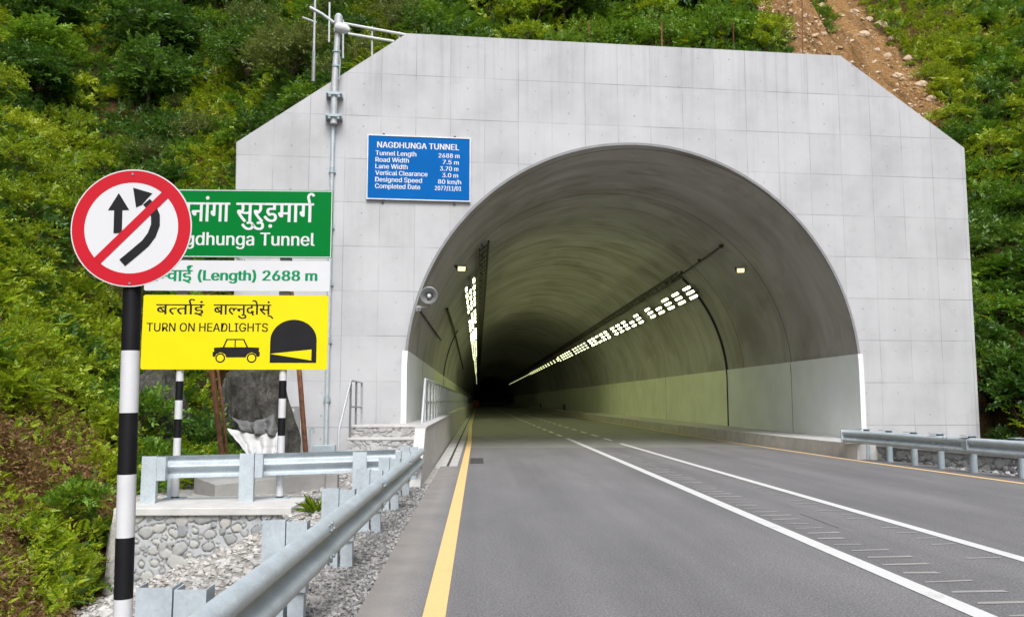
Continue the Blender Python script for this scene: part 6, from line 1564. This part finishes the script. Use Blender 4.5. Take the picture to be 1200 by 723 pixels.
cloth('tarpaulin', 'crumpled white tarpaulin hanging over the foot of the rock outcrop', [on_y(266, 500, 17.9), on_y(326, 503, 18.1), on_y(325, 545, 17.6), on_y(296, 545, 17.4)], MT['tarp_white'], 1)
cloth('tarpaulin', 'dark grey tarpaulin lying above the white one on the rock outcrop', [on_y(268, 488, 18.2), on_y(322, 486, 18.3), on_y(327, 512, 18.0), on_y(284, 503, 17.95)], MT['tarp_grey'], 4)
def rusty(px0, py0, px1, py1, Y0, Y1, label, r=0.05):
    a, b_ = on_y(px0, py0, Y0), on_y(px1, py1, Y1)
    t = thing('rusty_pole', label, 'pole', b_)
    m = MB(); m.tube([a - b_, (a - b_) * 0.5 + np.array([0.02, 0, 0]), (0, 0, 0)], [r, r * 1.05, r], 8); m.build('shaft', MT['rust'], t, smooth=True)
    m = MB(); m.box((-0.12, -0.06, -0.02), (-0.02, 0.06, 0.12)); m.box((0.01, -0.06, -0.02), (0.12, 0.06, 0.10)); m.build('foot', MT['rust_orange'], t, bevel=0.008)
    return t
rusty(236, 350, 264, 566, 15.4, 14.8, 'thick leaning rusty pole left of the white tarpaulin', 0.045)
rusty(251, 400, 269, 563, 15.8, 15.0, 'thin rusty rod leaning beside the thicker rusty pole', 0.024)
rusty(339, 320, 361, 563, 16.2, 15.4, 'leaning rusty pole behind the right banded sign post', 0.045)
fr = thing('steel_frame', 'thin dark grey steel frame standing against the portal wall behind the sign', 'frame', on_y(347, 530, 20.0))
b_ = on_y(347, 530, 20.0)
m_ = MB(); m_.box((-0.06, -0.04, -0.4), (0.06, 0.04, 1.05)); m_.box((0.10, -0.02, -0.4), (0.15, 0.02, 1.05)); m_.build('upright', MT['mid_metal'], fr)
m_ = MB(); m_.box((-0.5, -0.02, 1.0), (-0.06, 0.02, 1.04)); m_.box((-0.5, -0.02, 0.98), (-0.46, 0.02, -0.3)); m_.build('crossbar', MT['mid_metal'], fr)
m_ = MB(); p = on_y(363, 503, 19.5); m_.tube([(p[0], p[1], -0.1), (p[0], p[1], p[2]), (p[0] + 0.08, p[1], p[2] + 0.05), (p[0] + 0.09, p[1], p[2] - 0.1)], 0.025, 8)
tag(m_.build('pipe_stub', MT['galv_dark'], origin=(p[0], p[1], 0)), 'short bent grey pipe stub beside the leaning rusty pole', 'pipe')
# low concrete upstand behind the cap
m_ = MB()
c0, c1 = on_z(252, 580), on_z(383, 571)
d = (c1 - c0) / np.linalg.norm(c1 - c0); nn = np.array([-d[1], d[0], 0])
vs = []
for p, h in ((c0, 0.16), (c1, 0.24)):
    vs += [p, p + nn * 1.0, p + nn * 1.0 + np.array([0, 0, h + 0.05]), p + np.array([0, 0, h])]
m_.add([v - np.array([0, 0, 0.05]) if k % 4 in (0, 1) else v for k, v in enumerate(vs)], [(0, 1, 2, 3), (7, 6, 5, 4), (0, 4, 5, 1), (1, 5, 6, 2), (2, 6, 7, 3), (3, 7, 4, 0)])
tag(m_.build('concrete_kerb', MT['dull_concrete'], origin=c0, bevel=0.01), 'low pale concrete upstand behind the short guardrail', 'concrete block')
p = on_z(389, 571)
m_ = MB(); m_.box((-0.10, -0.08, -0.05), (0.10, 0.12, 0.22))
o = m_.build('concrete_block', MT['dull_concrete'], bevel=0.012); o.location = tuple(p); tag(o, 'small square concrete block on the gravel near the guardrail corner', 'concrete block')

# ------------------------------------------------------------------ gravel
def bed():
    xs = np.arange(-6.2, -0.79, 0.09); ys = np.concatenate([np.arange(-10, 2, 0.5), np.arange(2, 21.9, 0.09)])
    X, Y = np.meshgrid(xs, ys)
    Z = verge(X, Y) + 0.05 * VN.fbm(X * 5, Y * 5, 4) * np.clip((-0.8 - X) / 0.3, 0, 1) - 0.012
    hb = np.where(X < toe_left(Y) + 0.03, -0.9, 0.0)
    V = np.stack([X.ravel(), Y.ravel(), (Z + hb).ravel()], 1)
    n = len(xs)
    i = np.arange((len(ys) - 1) * n).reshape(-1, n)[:, :-1].ravel()
    me = numpy_mesh('gravel_verge', V, np.stack([i, i + 1, i + 1 + n, i + n], 1), MT['gravel_bed'], True)
    tag(link('gravel_verge', me), kind='structure')
bed()
def ico():
    bm = bmesh.new(); bmesh.ops.create_icosphere(bm, subdivisions=2, radius=1.0)
    bm.verts.index_update()
    V = np.array([v.co[:] for v in bm.verts]); F = np.array([[v.index for v in f.verts] for f in bm.faces])
    bm.free()
    return V, F
ICO_V, ICO_F = ico()
PROTO = []
for s in range(10):
    r = np.random.default_rng(100 + s)
    V = ICO_V.copy()
    for _ in range(12):                                  # chop flat facets off a ball: broken stone
        nrm = r.normal(size=3); nrm /= np.linalg.norm(nrm)
        d = r.uniform(0.30, 0.66)
        over = np.maximum(V @ nrm - d, 0)
        V = V - over[:, None] * nrm
    PROTO.append(V)
def rand_rot(n, r):
    q = r.normal(size=(n, 4)); q /= np.linalg.norm(q, axis=1)[:, None]
    w_, x, y, z = q.T
    return np.stack([np.stack([1 - 2 * (y * y + z * z), 2 * (x * y - z * w_), 2 * (x * z + y * w_)], 1),
                     np.stack([2 * (x * y + z * w_), 1 - 2 * (x * x + z * z), 2 * (y * z - x * w_)], 1),
                     np.stack([2 * (x * z - y * w_), 2 * (y * z + x * w_), 1 - 2 * (x * x + y * y)], 1)], 1)
def stones(name, P, size, mat, seed, flat_=0.7):
    r = np.random.default_rng(seed)
    n = len(P)
    Rm = rand_rot(n, r)
    pr = r.integers(0, len(PROTO), n)
    base = np.array(PROTO)[pr] * r.uniform(0.65, 1.2, (n, 1, 3))
    V = np.einsum('nij,nkj->nki', Rm, base) * size[:, None, None]
    V[..., 2] *= flat_
    V += P[:, None, :]
    F = ICO_F[None] + (np.arange(n) * len(ICO_V))[:, None, None]
    me = numpy_mesh(name, V.reshape(-1, 3), F.reshape(-1, 3), mat)
    return tag(link(name, me), kind='stuff')
r = np.random.default_rng(21)
def scatter(n, x0, x1, y0, y1, keep):
    x, y = r.uniform(x0, x1, n), r.uniform(y0, y1, n)
    k = keep(x, y)
    return x[k], y[k]
n = 9000
yy = 2.5 + 18 * r.random(n) ** 1.6
xx = r.uniform(-5.6, -1.45, n)
k = (xx > toe_left(yy) - 0.1) & ~((yy > 11.75) & (yy < 13.4) & (xx < -2.5)) & ~((yy > 13.3) & (xx < -2.9))
xx, yy = xx[k], yy[k]
sz = 0.018 + 0.065 * r.random(len(xx)) ** 2.4 + 0.06 * r.random(len(xx)) * (r.random(len(xx)) > 0.94)
tag(stones('pale_rubble', np.stack([xx, yy, verge(xx, yy) + sz * 0.15], 1), sz, MT['white_stone'], 1, 0.55), 'pale broken stone filling the verge left of the guardrail', 'rubble')
n = 8000
yy = 2.5 + 13 * r.random(n) ** 1.5
xx = -0.80 - 0.85 * r.random(n) ** 1.1
sz = 0.012 + 0.030 * r.random(n) ** 1.8
tag(stones('grey_gravel', np.stack([xx, yy, verge(xx, yy) + sz * 0.2], 1), sz, MT['grey_stone'], 2), 'grey crushed gravel between the guardrail and the asphalt edge', 'gravel')
n = 260
t_ = r.random(n)
xx = np.interp(t_, [0, 1], [10.05, 11.6]) + r.uniform(-0.1, 0.5, n); yy = np.interp(t_, [0, 1], [18.5, 12.5]) + r.uniform(-0.2, 0.2, n)
sz = 0.03 + 0.09 * r.random(n) ** 2
tag(stones('grey_rubble', np.stack([xx, yy, np.full(n, 0.0)], 1), sz, MT['grey_stone'], 3), 'loose grey rubble behind the right guardrail', 'rubble')
# stones on the scar
px, py = r.uniform(885, 1140, 3200), r.uniform(-4, 150, 3200)
P = [hit_hill(a, b_, 20.0, 60.0) for a, b_ in zip(px, py)]
P = np.array([p for p in P if p is not None and scar_at(p[0], p[1])])
sz = 0.03 + 0.15 * r.random(len(P)) ** 4
tag(stones('scar_debris', P + np.array([0, 0, 0.02]), sz, MT['scar_stone'], 4, 0.9), 'loose stones littering the bare orange landslide scar', 'debris')
for k, (px, py, s) in enumerate(((1001, 15, .30), (1011, 42, .34), (1032, 31, .38), (1046, 46, .26), (1018, 24, .24), (985, 20, .24), (1065, 70, .30), (1052, 90, .28), (1079, 100, .32), (1090, 118, .26), (1040, 66, .22), (1027, 60, .20), (963, 8, .26))):
    p = hit_hill(px, py)
    where = 'upper' if py < 35 else ('middle' if py < 75 else 'lower')
    blob('boulder', 'pale angular boulder lying on the %s part of the orange landslide scar' % where, 'boulder', p, (s, s * 0.8, s * 0.7), MT['scar_stone'], 60 + k, sub=3, rough=0.35, group='boulders on the %s landslide scar' % where)

# ------------------------------------------------------------------ foliage
def leaf_proto(L, W, curl=0.12):
    """six points, two halves folded on the midrib; runs along +x"""
    return np.array([(0, 0, 0), (0.32 * L, 0.5 * W, 0.10 * W), (0.70 * L, 0.40 * W, 0.06 * W - curl * 0.4 * L), (L, 0, -curl * L), (0.70 * L, -0.40 * W, 0.06 * W - curl * 0.4 * L), (0.32 * L, -0.5 * W, 0.10 * W)])
LEAF_F = np.array([(0, 1, 2, 3), (3, 4, 5, 0)])
def rot_z(a):
    c, s = math.cos(a), math.sin(a)
    return np.array([(c, -s, 0), (s, c, 0), (0, 0, 1)])
def rot_y(a):
    c, s = math.cos(a), math.sin(a)
    return np.array([(c, 0, s), (0, 1, 0), (-s, 0, c)])
def rot_x(a):
    c, s = math.cos(a), math.sin(a)
    return np.array([(1, 0, 0), (0, c, -s), (0, s, c)])
def sprig(kind, seed):
    """a twig along +x carrying leaves; unit length about one"""
    r = np.random.default_rng(seed)
    out = []
    if kind == 'broad':
        n = 11
        for k in range(n):
            t = 0.12 + 0.88 * k / (n - 1)
            side = 1 if k % 2 else -1
            a = side * r.uniform(0.6, 1.15) if k < n - 1 else 0
            l = r.uniform(0.26, 0.42) * (1.0 - 0.25 * abs(t - 0.5))
            V = leaf_proto(l, l * r.uniform(0.42, 0.55), r.uniform(0.05, 0.35)) @ rot_x(r.uniform(-0.6, 0.6)).T @ rot_y(r.uniform(-0.35, 0.35)).T @ rot_z(a).T
            out.append(V + np.array([t, 0, -0.22 * t * t]) + r.normal(0, 0.015, 3))
    elif kind == 'fern':
        n = 9
        for k in range(n):
            t = 0.10 + 0.82 * k / (n - 1)
            l = 0.36 * math.sin(math.pi * (0.18 + 0.78 * t)) + 0.05
            for side in (-1, 1):
                V = leaf_proto(l, l * 0.30, 0.15) @ rot_x(side * -0.3).T @ rot_z(side * r.uniform(0.95, 1.2)).T
                out.append(V + np.array([t, 0, -0.42 * t * t]))
        out.append(leaf_proto(0.22, 0.07) + np.array([0.9, 0, -0.36]))
    elif kind == 'fine':
        n = 15
        for k in range(n):
            t = 0.08 + 0.92 * r.random()
            a = r.choice([-1, 1]) * r.uniform(0.4, 1.3)
            l = r.uniform(0.14, 0.26)
            V = leaf_proto(l, l * r.uniform(0.34, 0.5), 0.2) @ rot_x(r.uniform(-0.8, 0.8)).T @ rot_y(r.uniform(-0.6, 0.6)).T @ rot_z(a).T
            out.append(V + np.array([t, r.normal(0, 0.05), r.normal(0, 0.06) - 0.12 * t]))
    else:                                               # blade tuft
        for k in range(9):
            l = r.uniform(0.6, 1.1)
            V = leaf_proto(l, 0.05, r.uniform(0.25, 0.7)) @ rot_y(-r.uniform(-0.2, 0.6)).T @ rot_z(r.uniform(-0.8, 0.8)).T
            out.append(V)
    return np.array(out)                                # (leaves, 6, 3)
SPRIGS = {k: [sprig(k, 11 * i + len(k)) for i in range(6)] for k in ('broad', 'fern', 'fine', 'blade')}
def place_sprigs(P, D, size, kind, seed):
    """P positions, D directions (n,3), size (n,) -> vertices and faces of all leaves"""
    r = np.random.default_rng(seed)
    n = len(P)
    X = D / np.linalg.norm(D, axis=1)[:, None]
    rnd = r.normal(size=(n, 3)) * 0.35 + np.array([0, 0, 1.0])
    Yv = np.cross(rnd, X); Yv /= np.linalg.norm(Yv, axis=1)[:, None] + 1e-9
    Zv = np.cross(X, Yv)
    B = np.stack([X, Yv, Zv], 2)
    VV, base = [], 0
    pick = r.integers(0, 6, n)
    for k in range(6):
        m = pick == k
        if not m.any():
            continue
        s = SPRIGS[kind][k].reshape(-1, 3)
        V = np.einsum('nij,kj->nki', B[m], s) * size[m][:, None, None] + P[m][:, None, :]
        VV.append(V.reshape(-1, 3))
    V = np.concatenate(VV)
    nl = len(V) // 6
    F = (LEAF_F[None] + (np.arange(nl) * 6)[:, None, None]).reshape(-1, 4)
    return V, F
def crown_mesh(name, lobes, per, size, kind, mat, seed):
    """lobes: (cx, cy, cz, rx, ry, rz); sprigs sit through each lobe's outer half, pointing outwards and up"""
    r = np.random.default_rng(seed)
    P, D = [], []
    for cx, cy, cz_, rx, ry, rz in lobes:
        d = r.normal(size=(per, 3)); d /= np.linalg.norm(d, axis=1)[:, None]
        d[:, 2] = np.abs(d[:, 2]) * 0.9 - 0.25 * r.random(per)
        rad = r.uniform(0.35, 1.0, per) ** 0.6
        P.append(np.array([cx, cy, cz_]) + d * rad[:, None] * np.array([rx, ry, rz]))
        D.append(d + r.normal(0, 0.45, (per, 3)) + np.array([0, 0, 0.25]))
    P, D = np.concatenate(P), np.concatenate(D)
    V, F = place_sprigs(P, D, size * r.uniform(0.7, 1.25, len(P)), kind, seed + 1)
    return numpy_mesh(name, V, F, mat)
def stem_mesh(name, lobes, r0, seed, trunk=None):
    r = random.Random(seed)
    mb = MB()
    z0 = 0.0
    if trunk:
        h, lean = trunk
        pts = [(lean * (k / 5) ** 2 * h * 0.3, 0.08 * math.sin(k * 1.3 + seed), h * k / 5 - 0.4) for k in range(6)]
        mb.tube(pts, [r0 * (1.25 - 0.11 * k) for k in range(6)], 8)
        start = Vector(pts[-2])
    else:
        start = Vector((0, 0, -0.25))
    for cx, cy, cz_, rx, ry, rz in lobes:
        e = Vector((cx, cy, cz_ + rz * 0.35))
        mid = start.lerp(e, 0.5) + Vector((r.uniform(-.1, .1), r.uniform(-.1, .1), r.uniform(0.0, .15)))
        rr = r0 * (0.55 if trunk else 0.8)
        mb.tube([start, mid, e], [rr, rr * 0.6, rr * 0.2], 6)
        for _ in range(3):
            tp = e + Vector((r.uniform(-1, 1) * rx, r.uniform(-1, 1) * ry, r.uniform(0, 0.8) * rz))
            mb.tube([mid.lerp(e, 0.5), tp], [rr * 0.35, rr * 0.1], 5)
    o = mb.build(name, MT['bark'])
    me = o.data
    bpy.data.objects.remove(o)
    return me
def rand_lobes(n, spread, zc, rr, seed, zs=0.6):
    r = random.Random(seed)
    out = []
    for k in range(n):
        a = 2 * math.pi * k / n + r.uniform(-.5, .5)
        d = spread * r.uniform(0.2, 1.0)
        s = rr * r.uniform(0.7, 1.25)
        out.append((d * math.cos(a), d * math.sin(a), zc * r.uniform(0.50, 1.35), s, s, s * r.uniform(0.65, 0.95)))
    return out
SHRUBS = []
for k, (kind, mat, nl, per, sz_) in enumerate((('broad', 'leaf_a', 6, 26, 0.30), ('broad', 'leaf_b', 7, 28, 0.34), ('fine', 'leaf_a', 7, 34, 0.34), ('fine', 'leaf_d', 7, 36, 0.36),
                                            ('fern', 'leaf_b', 6, 18, 0.46), ('broad', 'leaf_c', 7, 28, 0.36), ('fine', 'leaf_b', 7, 36, 0.34), ('fern', 'leaf_a', 5, 16, 0.42))):
    lob = rand_lobes(nl, 0.62, 0.55, 0.42, 40 + k)
    SHRUBS.append((crown_mesh('foliage', lob, per, sz_, kind, MT[mat], 70 + k), stem_mesh('stem', lob, 0.028, 90 + k)))
TREES = []
for k, (kind, mat, nl, per, sz_, h) in enumerate((('fine', 'leaf_c', 13, 46, 0.66, 1.75), ('broad', 'leaf_c', 13, 46, 0.58, 1.9), ('fine', 'leaf_d', 12, 46, 0.64, 1.7), ('broad', 'leaf_b', 13, 44, 0.60, 1.8))):
    lob = rand_lobes(nl, 1.25, h, 0.85, 140 + k)
    TREES.append((crown_mesh('crown', lob, per, sz_, kind, MT[mat], 170 + k), stem_mesh('trunk', lob, 0.085, 190 + k, (h * 0.85, 0.3))))
def plant(kind, idx, p, s, label, group, cat, name):
    t = thing(name, label, cat, p, random.uniform(0, 6.28), group)
    t.scale = (s * random.uniform(0.9, 1.15), s * random.uniform(0.9, 1.15), s * random.uniform(0.85, 1.2))
    lib = SHRUBS if kind == 's' else TREES
    f_, st_ = lib[idx]
    link('foliage' if kind == 's' else 'crown', f_, t)
    link('stem' if kind == 's' else 'trunk', st_, t)
    return t
KINDS = ['bright green broad-leaved', 'green broad-leaved', 'yellow-green fine-leaved', 'olive small-leaved', 'green ferny', 'dark green broad-leaved', 'green small-leaved', 'light green ferny']
TKINDS = ['dark green small-leaved', 'dark green broad-leaved', 'olive small-leaved', 'green broad-leaved']
def region(px, py):
    if px < 330 and py > 330: return 'low'
    if px < 160: return 'left'
    if px < 480: return 'upper'
    if px < 935: return 'top'
    if py < 150 and px < 1140: return 'scar'
    return 'right'
REG = dict(low='on the lower slope behind the signs', left='on the steep slope left of the round sign', upper='on the shaded slope above the green sign',
           top='on the slope above the portal top', scar='at the edge of the orange landslide scar', right='on the slope right of the portal')
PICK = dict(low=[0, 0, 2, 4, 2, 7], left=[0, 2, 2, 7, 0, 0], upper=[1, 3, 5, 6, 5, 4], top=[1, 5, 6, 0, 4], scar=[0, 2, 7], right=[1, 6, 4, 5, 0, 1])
taken = []
def try_plant(px, py, kind, smin, smax, sep_):
    p = hit_hill(px, py)
    if p is None or scar_at(p[0], p[1]):
        return
    if kind == 's' and bare_at(p[0], p[1]) and random.random() < 0.75:
        return
    if -2.5 < (p - P0) @ PN < 1.5 and -17.2 < (p - P0) @ PU < 4.7:
        return
    if -6.3 < p[0] < 0.6 and p[1] < (27.0 if kind == 't' else 24.7) and p[2] > 5:
        return
    for q in taken:
        if np.linalg.norm(q - p) < sep_:
            return
    taken.append(p)
    rg = region(px, py)
    p = p - np.array([0, 0, 0.12])
    s = random.uniform(smin, smax)
    if kind == 's':
        idx = random.choice(PICK[rg])
        plant('s', idx, p, s, '%s shrub %s' % (KINDS[idx], REG[rg]), '%s shrubs %s' % (KINDS[idx], REG[rg]), 'shrub', 'shrub')
    else:
        idx = random.choice([0, 1, 2, 0] if rg == 'upper' else [1, 3, 1])
        plant('t', idx, p, s, '%s tree %s' % (TKINDS[idx], REG[rg]), '%s trees %s' % (TKINDS[idx], REG[rg]), 'tree', 'tree')
rs = random.Random(5)
for (x, y, s_, i_) in ((-5.6, 15.2, .62, 1), (-6.1, 15.9, .8, 4), (-5.2, 16.2, .55, 6), (-6.6, 16.6, .9, 1), (-5.75, 17.0, .7, 0), (-6.2, 18.6, .8, 5), (-4.9, 15.0, .42, 7), (-5.4, 14.2, .5, 4), (-4.5, 15.9, .4, 6), (-5.5, 17.6, .75, 1), (-5.1, 17.4, .5, 4), (-5.9, 18.3, 1.0, 5), (-5.2, 18.3, .6, 6), (-5.35, 11.75, .42, 0), (-5.5, 12.3, .5, 1), (-5.25, 11.4, .34, 2), (-5.6, 11.2, .4, 0), (-5.3, 12.9, .45, 1)):
    p = np.array([x, y, float(hill(x, y)) - 0.02])
    wh = 'at the left end of the rubble wall' if y < 13 else 'behind the left banded sign post'
    plant('s', i_, p, s_, '%s shrub %s' % (KINDS[i_], wh), '%s shrubs %s' % (KINDS[i_], wh), 'shrub', 'shrub')
    taken.append(p)
for _ in range(60):                                     # trees of the upper slope
    try_plant(rs.uniform(40, 520), rs.uniform(-30, 150), 't', 0.75, 1.15, 2.6)
for _ in range(26):
    try_plant(rs.uniform(520, 900), rs.uniform(-60, 40), 't', 0.6, 0.95, 2.6)
taken_t = len(taken)
for _ in range(900):
    px, py = rs.uniform(-40, 520), rs.uniform(-40, 560)
    if px > 150 and py > 520: continue
    if px < 130 and py > 300:
        try_plant(px, py, 's', 0.42, 0.75, 0.75)
    else:
        try_plant(px, py, 's', 0.65, 1.15, 1.05)
    if len(taken) - taken_t > 150: break
mark = len(taken)
for _ in range(500):
    try_plant(rs.uniform(480, 960), rs.uniform(-20, 70), 's', 0.7, 1.2, 1.0)
    if len(taken) - mark > 50: break
mark = len(taken)
for _ in range(700):
    try_plant(rs.uniform(1090, 1230), rs.uniform(-10, 540), 's', 0.7, 1.2, 1.0)
    if len(taken) - mark > 75: break

def undergrowth():
    """low leafy cover that nobody could count"""
    r = np.random.default_rng(77)
    N0 = 330000
    x = r.uniform(-30, 34, N0); y = r.uniform(4, 52, N0)
    near_n = 62000
    xn = r.uniform(-14, -4.0, near_n); yn = r.uniform(5, 20, near_n)
    x, y = np.concatenate([x, xn]), np.concatenate([y, yn])
    z = hill(x, y)
    P = np.stack([x, y, z], 1)
    e = 0.3
    gx = (hill(x + e, y) - hill(x - e, y)) / (2 * e); gy = (hill(x, y + e) - hill(x, y - e)) / (2 * e)
    area = np.sqrt(1 + np.minimum(gx * gx + gy * gy, 30))
    px, py, d = project(P)
    keep = (r.random(len(x)) < area / 3.4) & (d > 4) & (px > -160) & (px < 1360) & (py > -120) & (py < 860)
    D = P - P0
    u, q = D @ PU, D @ PN
    keep &= ~((u > -16.8) & (u < 3.86) & (q > -0.10) & (q < 1.25))
    slope_ok = (x < toe_left(y) - 0.05) | (q > 1.25) | ((x > 10.8) & (z > 0.08))
    keep &= slope_ok
    keep &= ~scar_at(x, y)
    bare = bare_at(x, y)
    keep &= ~(bare & (r.random(len(x)) < 0.45))
    # thin the far ones
    keep &= r.random(len(x)) < np.clip(26.0 / np.maximum(d, 1), 0.35, 1.0) * 0.95
    keep_idx = keep
    P, x, y, d = P[keep], x[keep], y[keep], d[keep]
    e = 0.3
    gx = (hill(x + e, y) - hill(x - e, y)) / (2 * e); gy = (hill(x, y + e) - hill(x, y - e)) / (2 * e)
    nrm = np.stack([-gx, -gy, np.ones_like(gx)], 1); nrm /= np.linalg.norm(nrm, axis=1)[:, None]
    Dr = nrm * 0.8 + np.array([0, 0, 0.35]) + r.normal(0, 0.6, P.shape)
    P = P + nrm * r.uniform(-0.02, 0.30, len(P))[:, None]
    size = np.clip(0.13 + 0.0090 * d, 0.16, 0.44) * r.uniform(0.7, 1.3, len(P)) * np.where(bare[keep_idx], 0.5, 1.0)
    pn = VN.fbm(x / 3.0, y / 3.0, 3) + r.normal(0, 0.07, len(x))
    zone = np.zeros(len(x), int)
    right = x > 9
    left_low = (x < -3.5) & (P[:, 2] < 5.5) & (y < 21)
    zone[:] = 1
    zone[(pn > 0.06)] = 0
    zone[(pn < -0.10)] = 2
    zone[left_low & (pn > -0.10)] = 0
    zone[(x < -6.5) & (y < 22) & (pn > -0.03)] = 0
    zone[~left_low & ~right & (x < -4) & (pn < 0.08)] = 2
    kd = r.integers(0, 3, len(x))
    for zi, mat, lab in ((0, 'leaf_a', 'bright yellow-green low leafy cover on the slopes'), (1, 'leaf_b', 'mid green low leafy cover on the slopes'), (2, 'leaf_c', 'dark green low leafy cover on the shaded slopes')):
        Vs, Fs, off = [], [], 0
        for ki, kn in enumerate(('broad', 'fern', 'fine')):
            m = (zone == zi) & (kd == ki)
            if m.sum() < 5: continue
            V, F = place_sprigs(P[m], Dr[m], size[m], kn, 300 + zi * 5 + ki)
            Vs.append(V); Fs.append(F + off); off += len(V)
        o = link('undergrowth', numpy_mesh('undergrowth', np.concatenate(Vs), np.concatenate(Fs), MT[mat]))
        tag(o, lab, 'undergrowth', kind='stuff')
    print('undergrowth sprigs', len(x))
    # dry leaves lying on the bare patches
    n = 90000
    x, y = r.uniform(-12, -3.8, n), r.uniform(5, 15.5, n)
    k = (x < toe_left(y) + 0.2) & (VN.fbm(x / 1.7 + 5, y / 1.7 + 9, 4) > -0.03) & (hill(x, y) < 4.8)
    x, y = x[k], y[k]
    P = np.stack([x, y, hill(x, y) + 0.015], 1)
    D = r.normal(0, 1, P.shape); D[:, 2] = 0.9 * -D[:, 0] * 1.0 + r.normal(0, 0.35, len(x))
    V, F = place_sprigs(P, D, r.uniform(0.14, 0.34, len(x)), 'fine', 555)
    keepl = np.random.default_rng(8).random(len(V) // 6) < 0.4
    V = V.reshape(-1, 6, 3)[keepl].reshape(-1, 3)
    nl = len(V) // 6
    F = (LEAF_F[None] + (np.arange(nl) * 6)[:, None, None]).reshape(-1, 4)
    tag(link('leaf_litter', numpy_mesh('leaf_litter', V, F, MT['leaf_dry'])), 'dry brown leaf litter on the bare patches of the left slope', 'leaf litter', kind='stuff')
undergrowth()
for k in range(14):
    t_ = k / 13
    px_, py_ = np.interp(t_, [0, 1], [1022, 1112]) + random.uniform(-14, 10), np.interp(t_, [0, 1], [4, 128]) + random.uniform(-6, 6)
    p = hit_hill(px_, py_)
    i_ = random.choice((0, 2, 7))
    plant('s', i_, p - np.array([0, 0, 0.1]), random.uniform(0.28, 0.5), 'small %s shrub creeping over the right edge of the landslide scar' % KINDS[i_], 'small %s shrubs on the landslide scar edge' % KINDS[i_], 'shrub', 'shrub')
# grass tuft on the gravel and on the grassy strip beyond the scar
def tuft(name, p, n, size, mat, label, cat, seed):
    r = np.random.default_rng(seed)
    P = np.array(p) + np.concatenate([r.normal(0, 0.05, (n, 2)), np.zeros((n, 1))], 1)
    D = r.normal(0, 0.38, (n, 3)); D[:, 2] = 1.0
    V, F = place_sprigs(P - np.array(p), D, size * r.uniform(0.6, 1.1, n), 'blade', seed)
    o = link(name, numpy_mesh(name, V, F, MT[mat])); o.location = tuple(map(float, p))
    return tag(o, label, cat)
p = on_z(368, 600); tuft('grass_tuft', p, 9, 0.24, 'leaf_a', 'bright green grass tuft growing in the gravel at the end of the stone wall', 'grass', 5)

# ------------------------------------------------------------------ thin posts, railing and mast above the portal
for x, y, s_, i_ in ((14.55, 24.0, .5, 1), (14.45, 24.9, .75, 6), (14.75, 23.4, .6, 5), (14.6, 25.7, .9, 1), (14.9, 24.3, .8, 6), (13.4, 19.2, .5, 7)):
    p = np.array([x, y, float(hill(x, y)) - 0.05])
    plant('s', i_, p, s_, '%s shrub growing against the right end of the portal wall' % KINDS[i_], 'shrubs against the right end of the portal wall', 'shrub', 'shrub')
for k, (px, py0, py1, lb) in enumerate(((690, 25, 49, 'thin rusty stake standing above the arch crown on the portal top'), (775, 25, 52, 'thin rusty stake behind the portal top between two others'),
                                  (859, 22, 57, 'tall thin rusty stake behind the portal top left of the landslide scar'), (940, 0, 62, 'thin grey-brown stake at the foot of the landslide scar'))):
    Yk = float(on_wall(px, py1)[1]) + 1.6
    a, b_ = on_y(px, py0, Yk), on_y(px + 1, py1 + 16, Yk)
    m_ = MB(); m_.tube([b_ - b_, (a - b_) * 0.5, a - b_], [0.026, 0.024, 0.02], 8); 
    o = m_.build('stake', MT['rust'], smooth=True); o.location = tuple(b_); tag(o, lb, 'stake')
Yk = float(on_wall(440, 45)[1]) + 1.5
b_ = on_y(436, 60, Yk)
RL = thing('pipe_railing', 'white pipe railing showing among leaves behind the left top corner of the portal', 'railing', b_)
m_ = MB()
for (xa, ya, xb, yb2) in ((398, 27, 480, 42), (408, 40, 462, 49)):
    m_.tube([on_y(xa, ya, Yk) - b_, on_y(xb, yb2, Yk) - b_], 0.04, 8)
m_.build('rail', MT['white_plastic'], RL, smooth=True)
for xa, ya in ((402, 24), (436, 32), (468, 38)):
    m_ = MB(); m_.tube([on_y(xa, ya, Yk + 0.05) - b_, on_y(xa, ya + 45, Yk + 0.05) - b_], 0.03, 8)
    m_.build('post', MT['steel'], RL, smooth=True)
Yk = 23.7
a, b_ = on_y(370, -30, Yk), on_y(367, 96, Yk)
AM = thing('antenna_mast', 'tall thin white antenna mast in the bushes behind the left shoulder of the portal', 'mast', b_)
m_ = MB(); m_.tube([b_ - b_, a - b_], 0.034, 8); m_.build('pole', MT['steel'], AM, smooth=True)
m_ = MB(); m_.tube([(0, 0, 0.0), (0, 0, 0.9)], 0.055, 8); m_.build('sleeve', MT['mid_metal'], AM, smooth=True)
m_ = MB(); m_.tube([(-0.35, 0, 1.9), (0.05, 0, 1.75)], 0.03, 6); m_.build('arm', MT['steel'], AM, smooth=True)
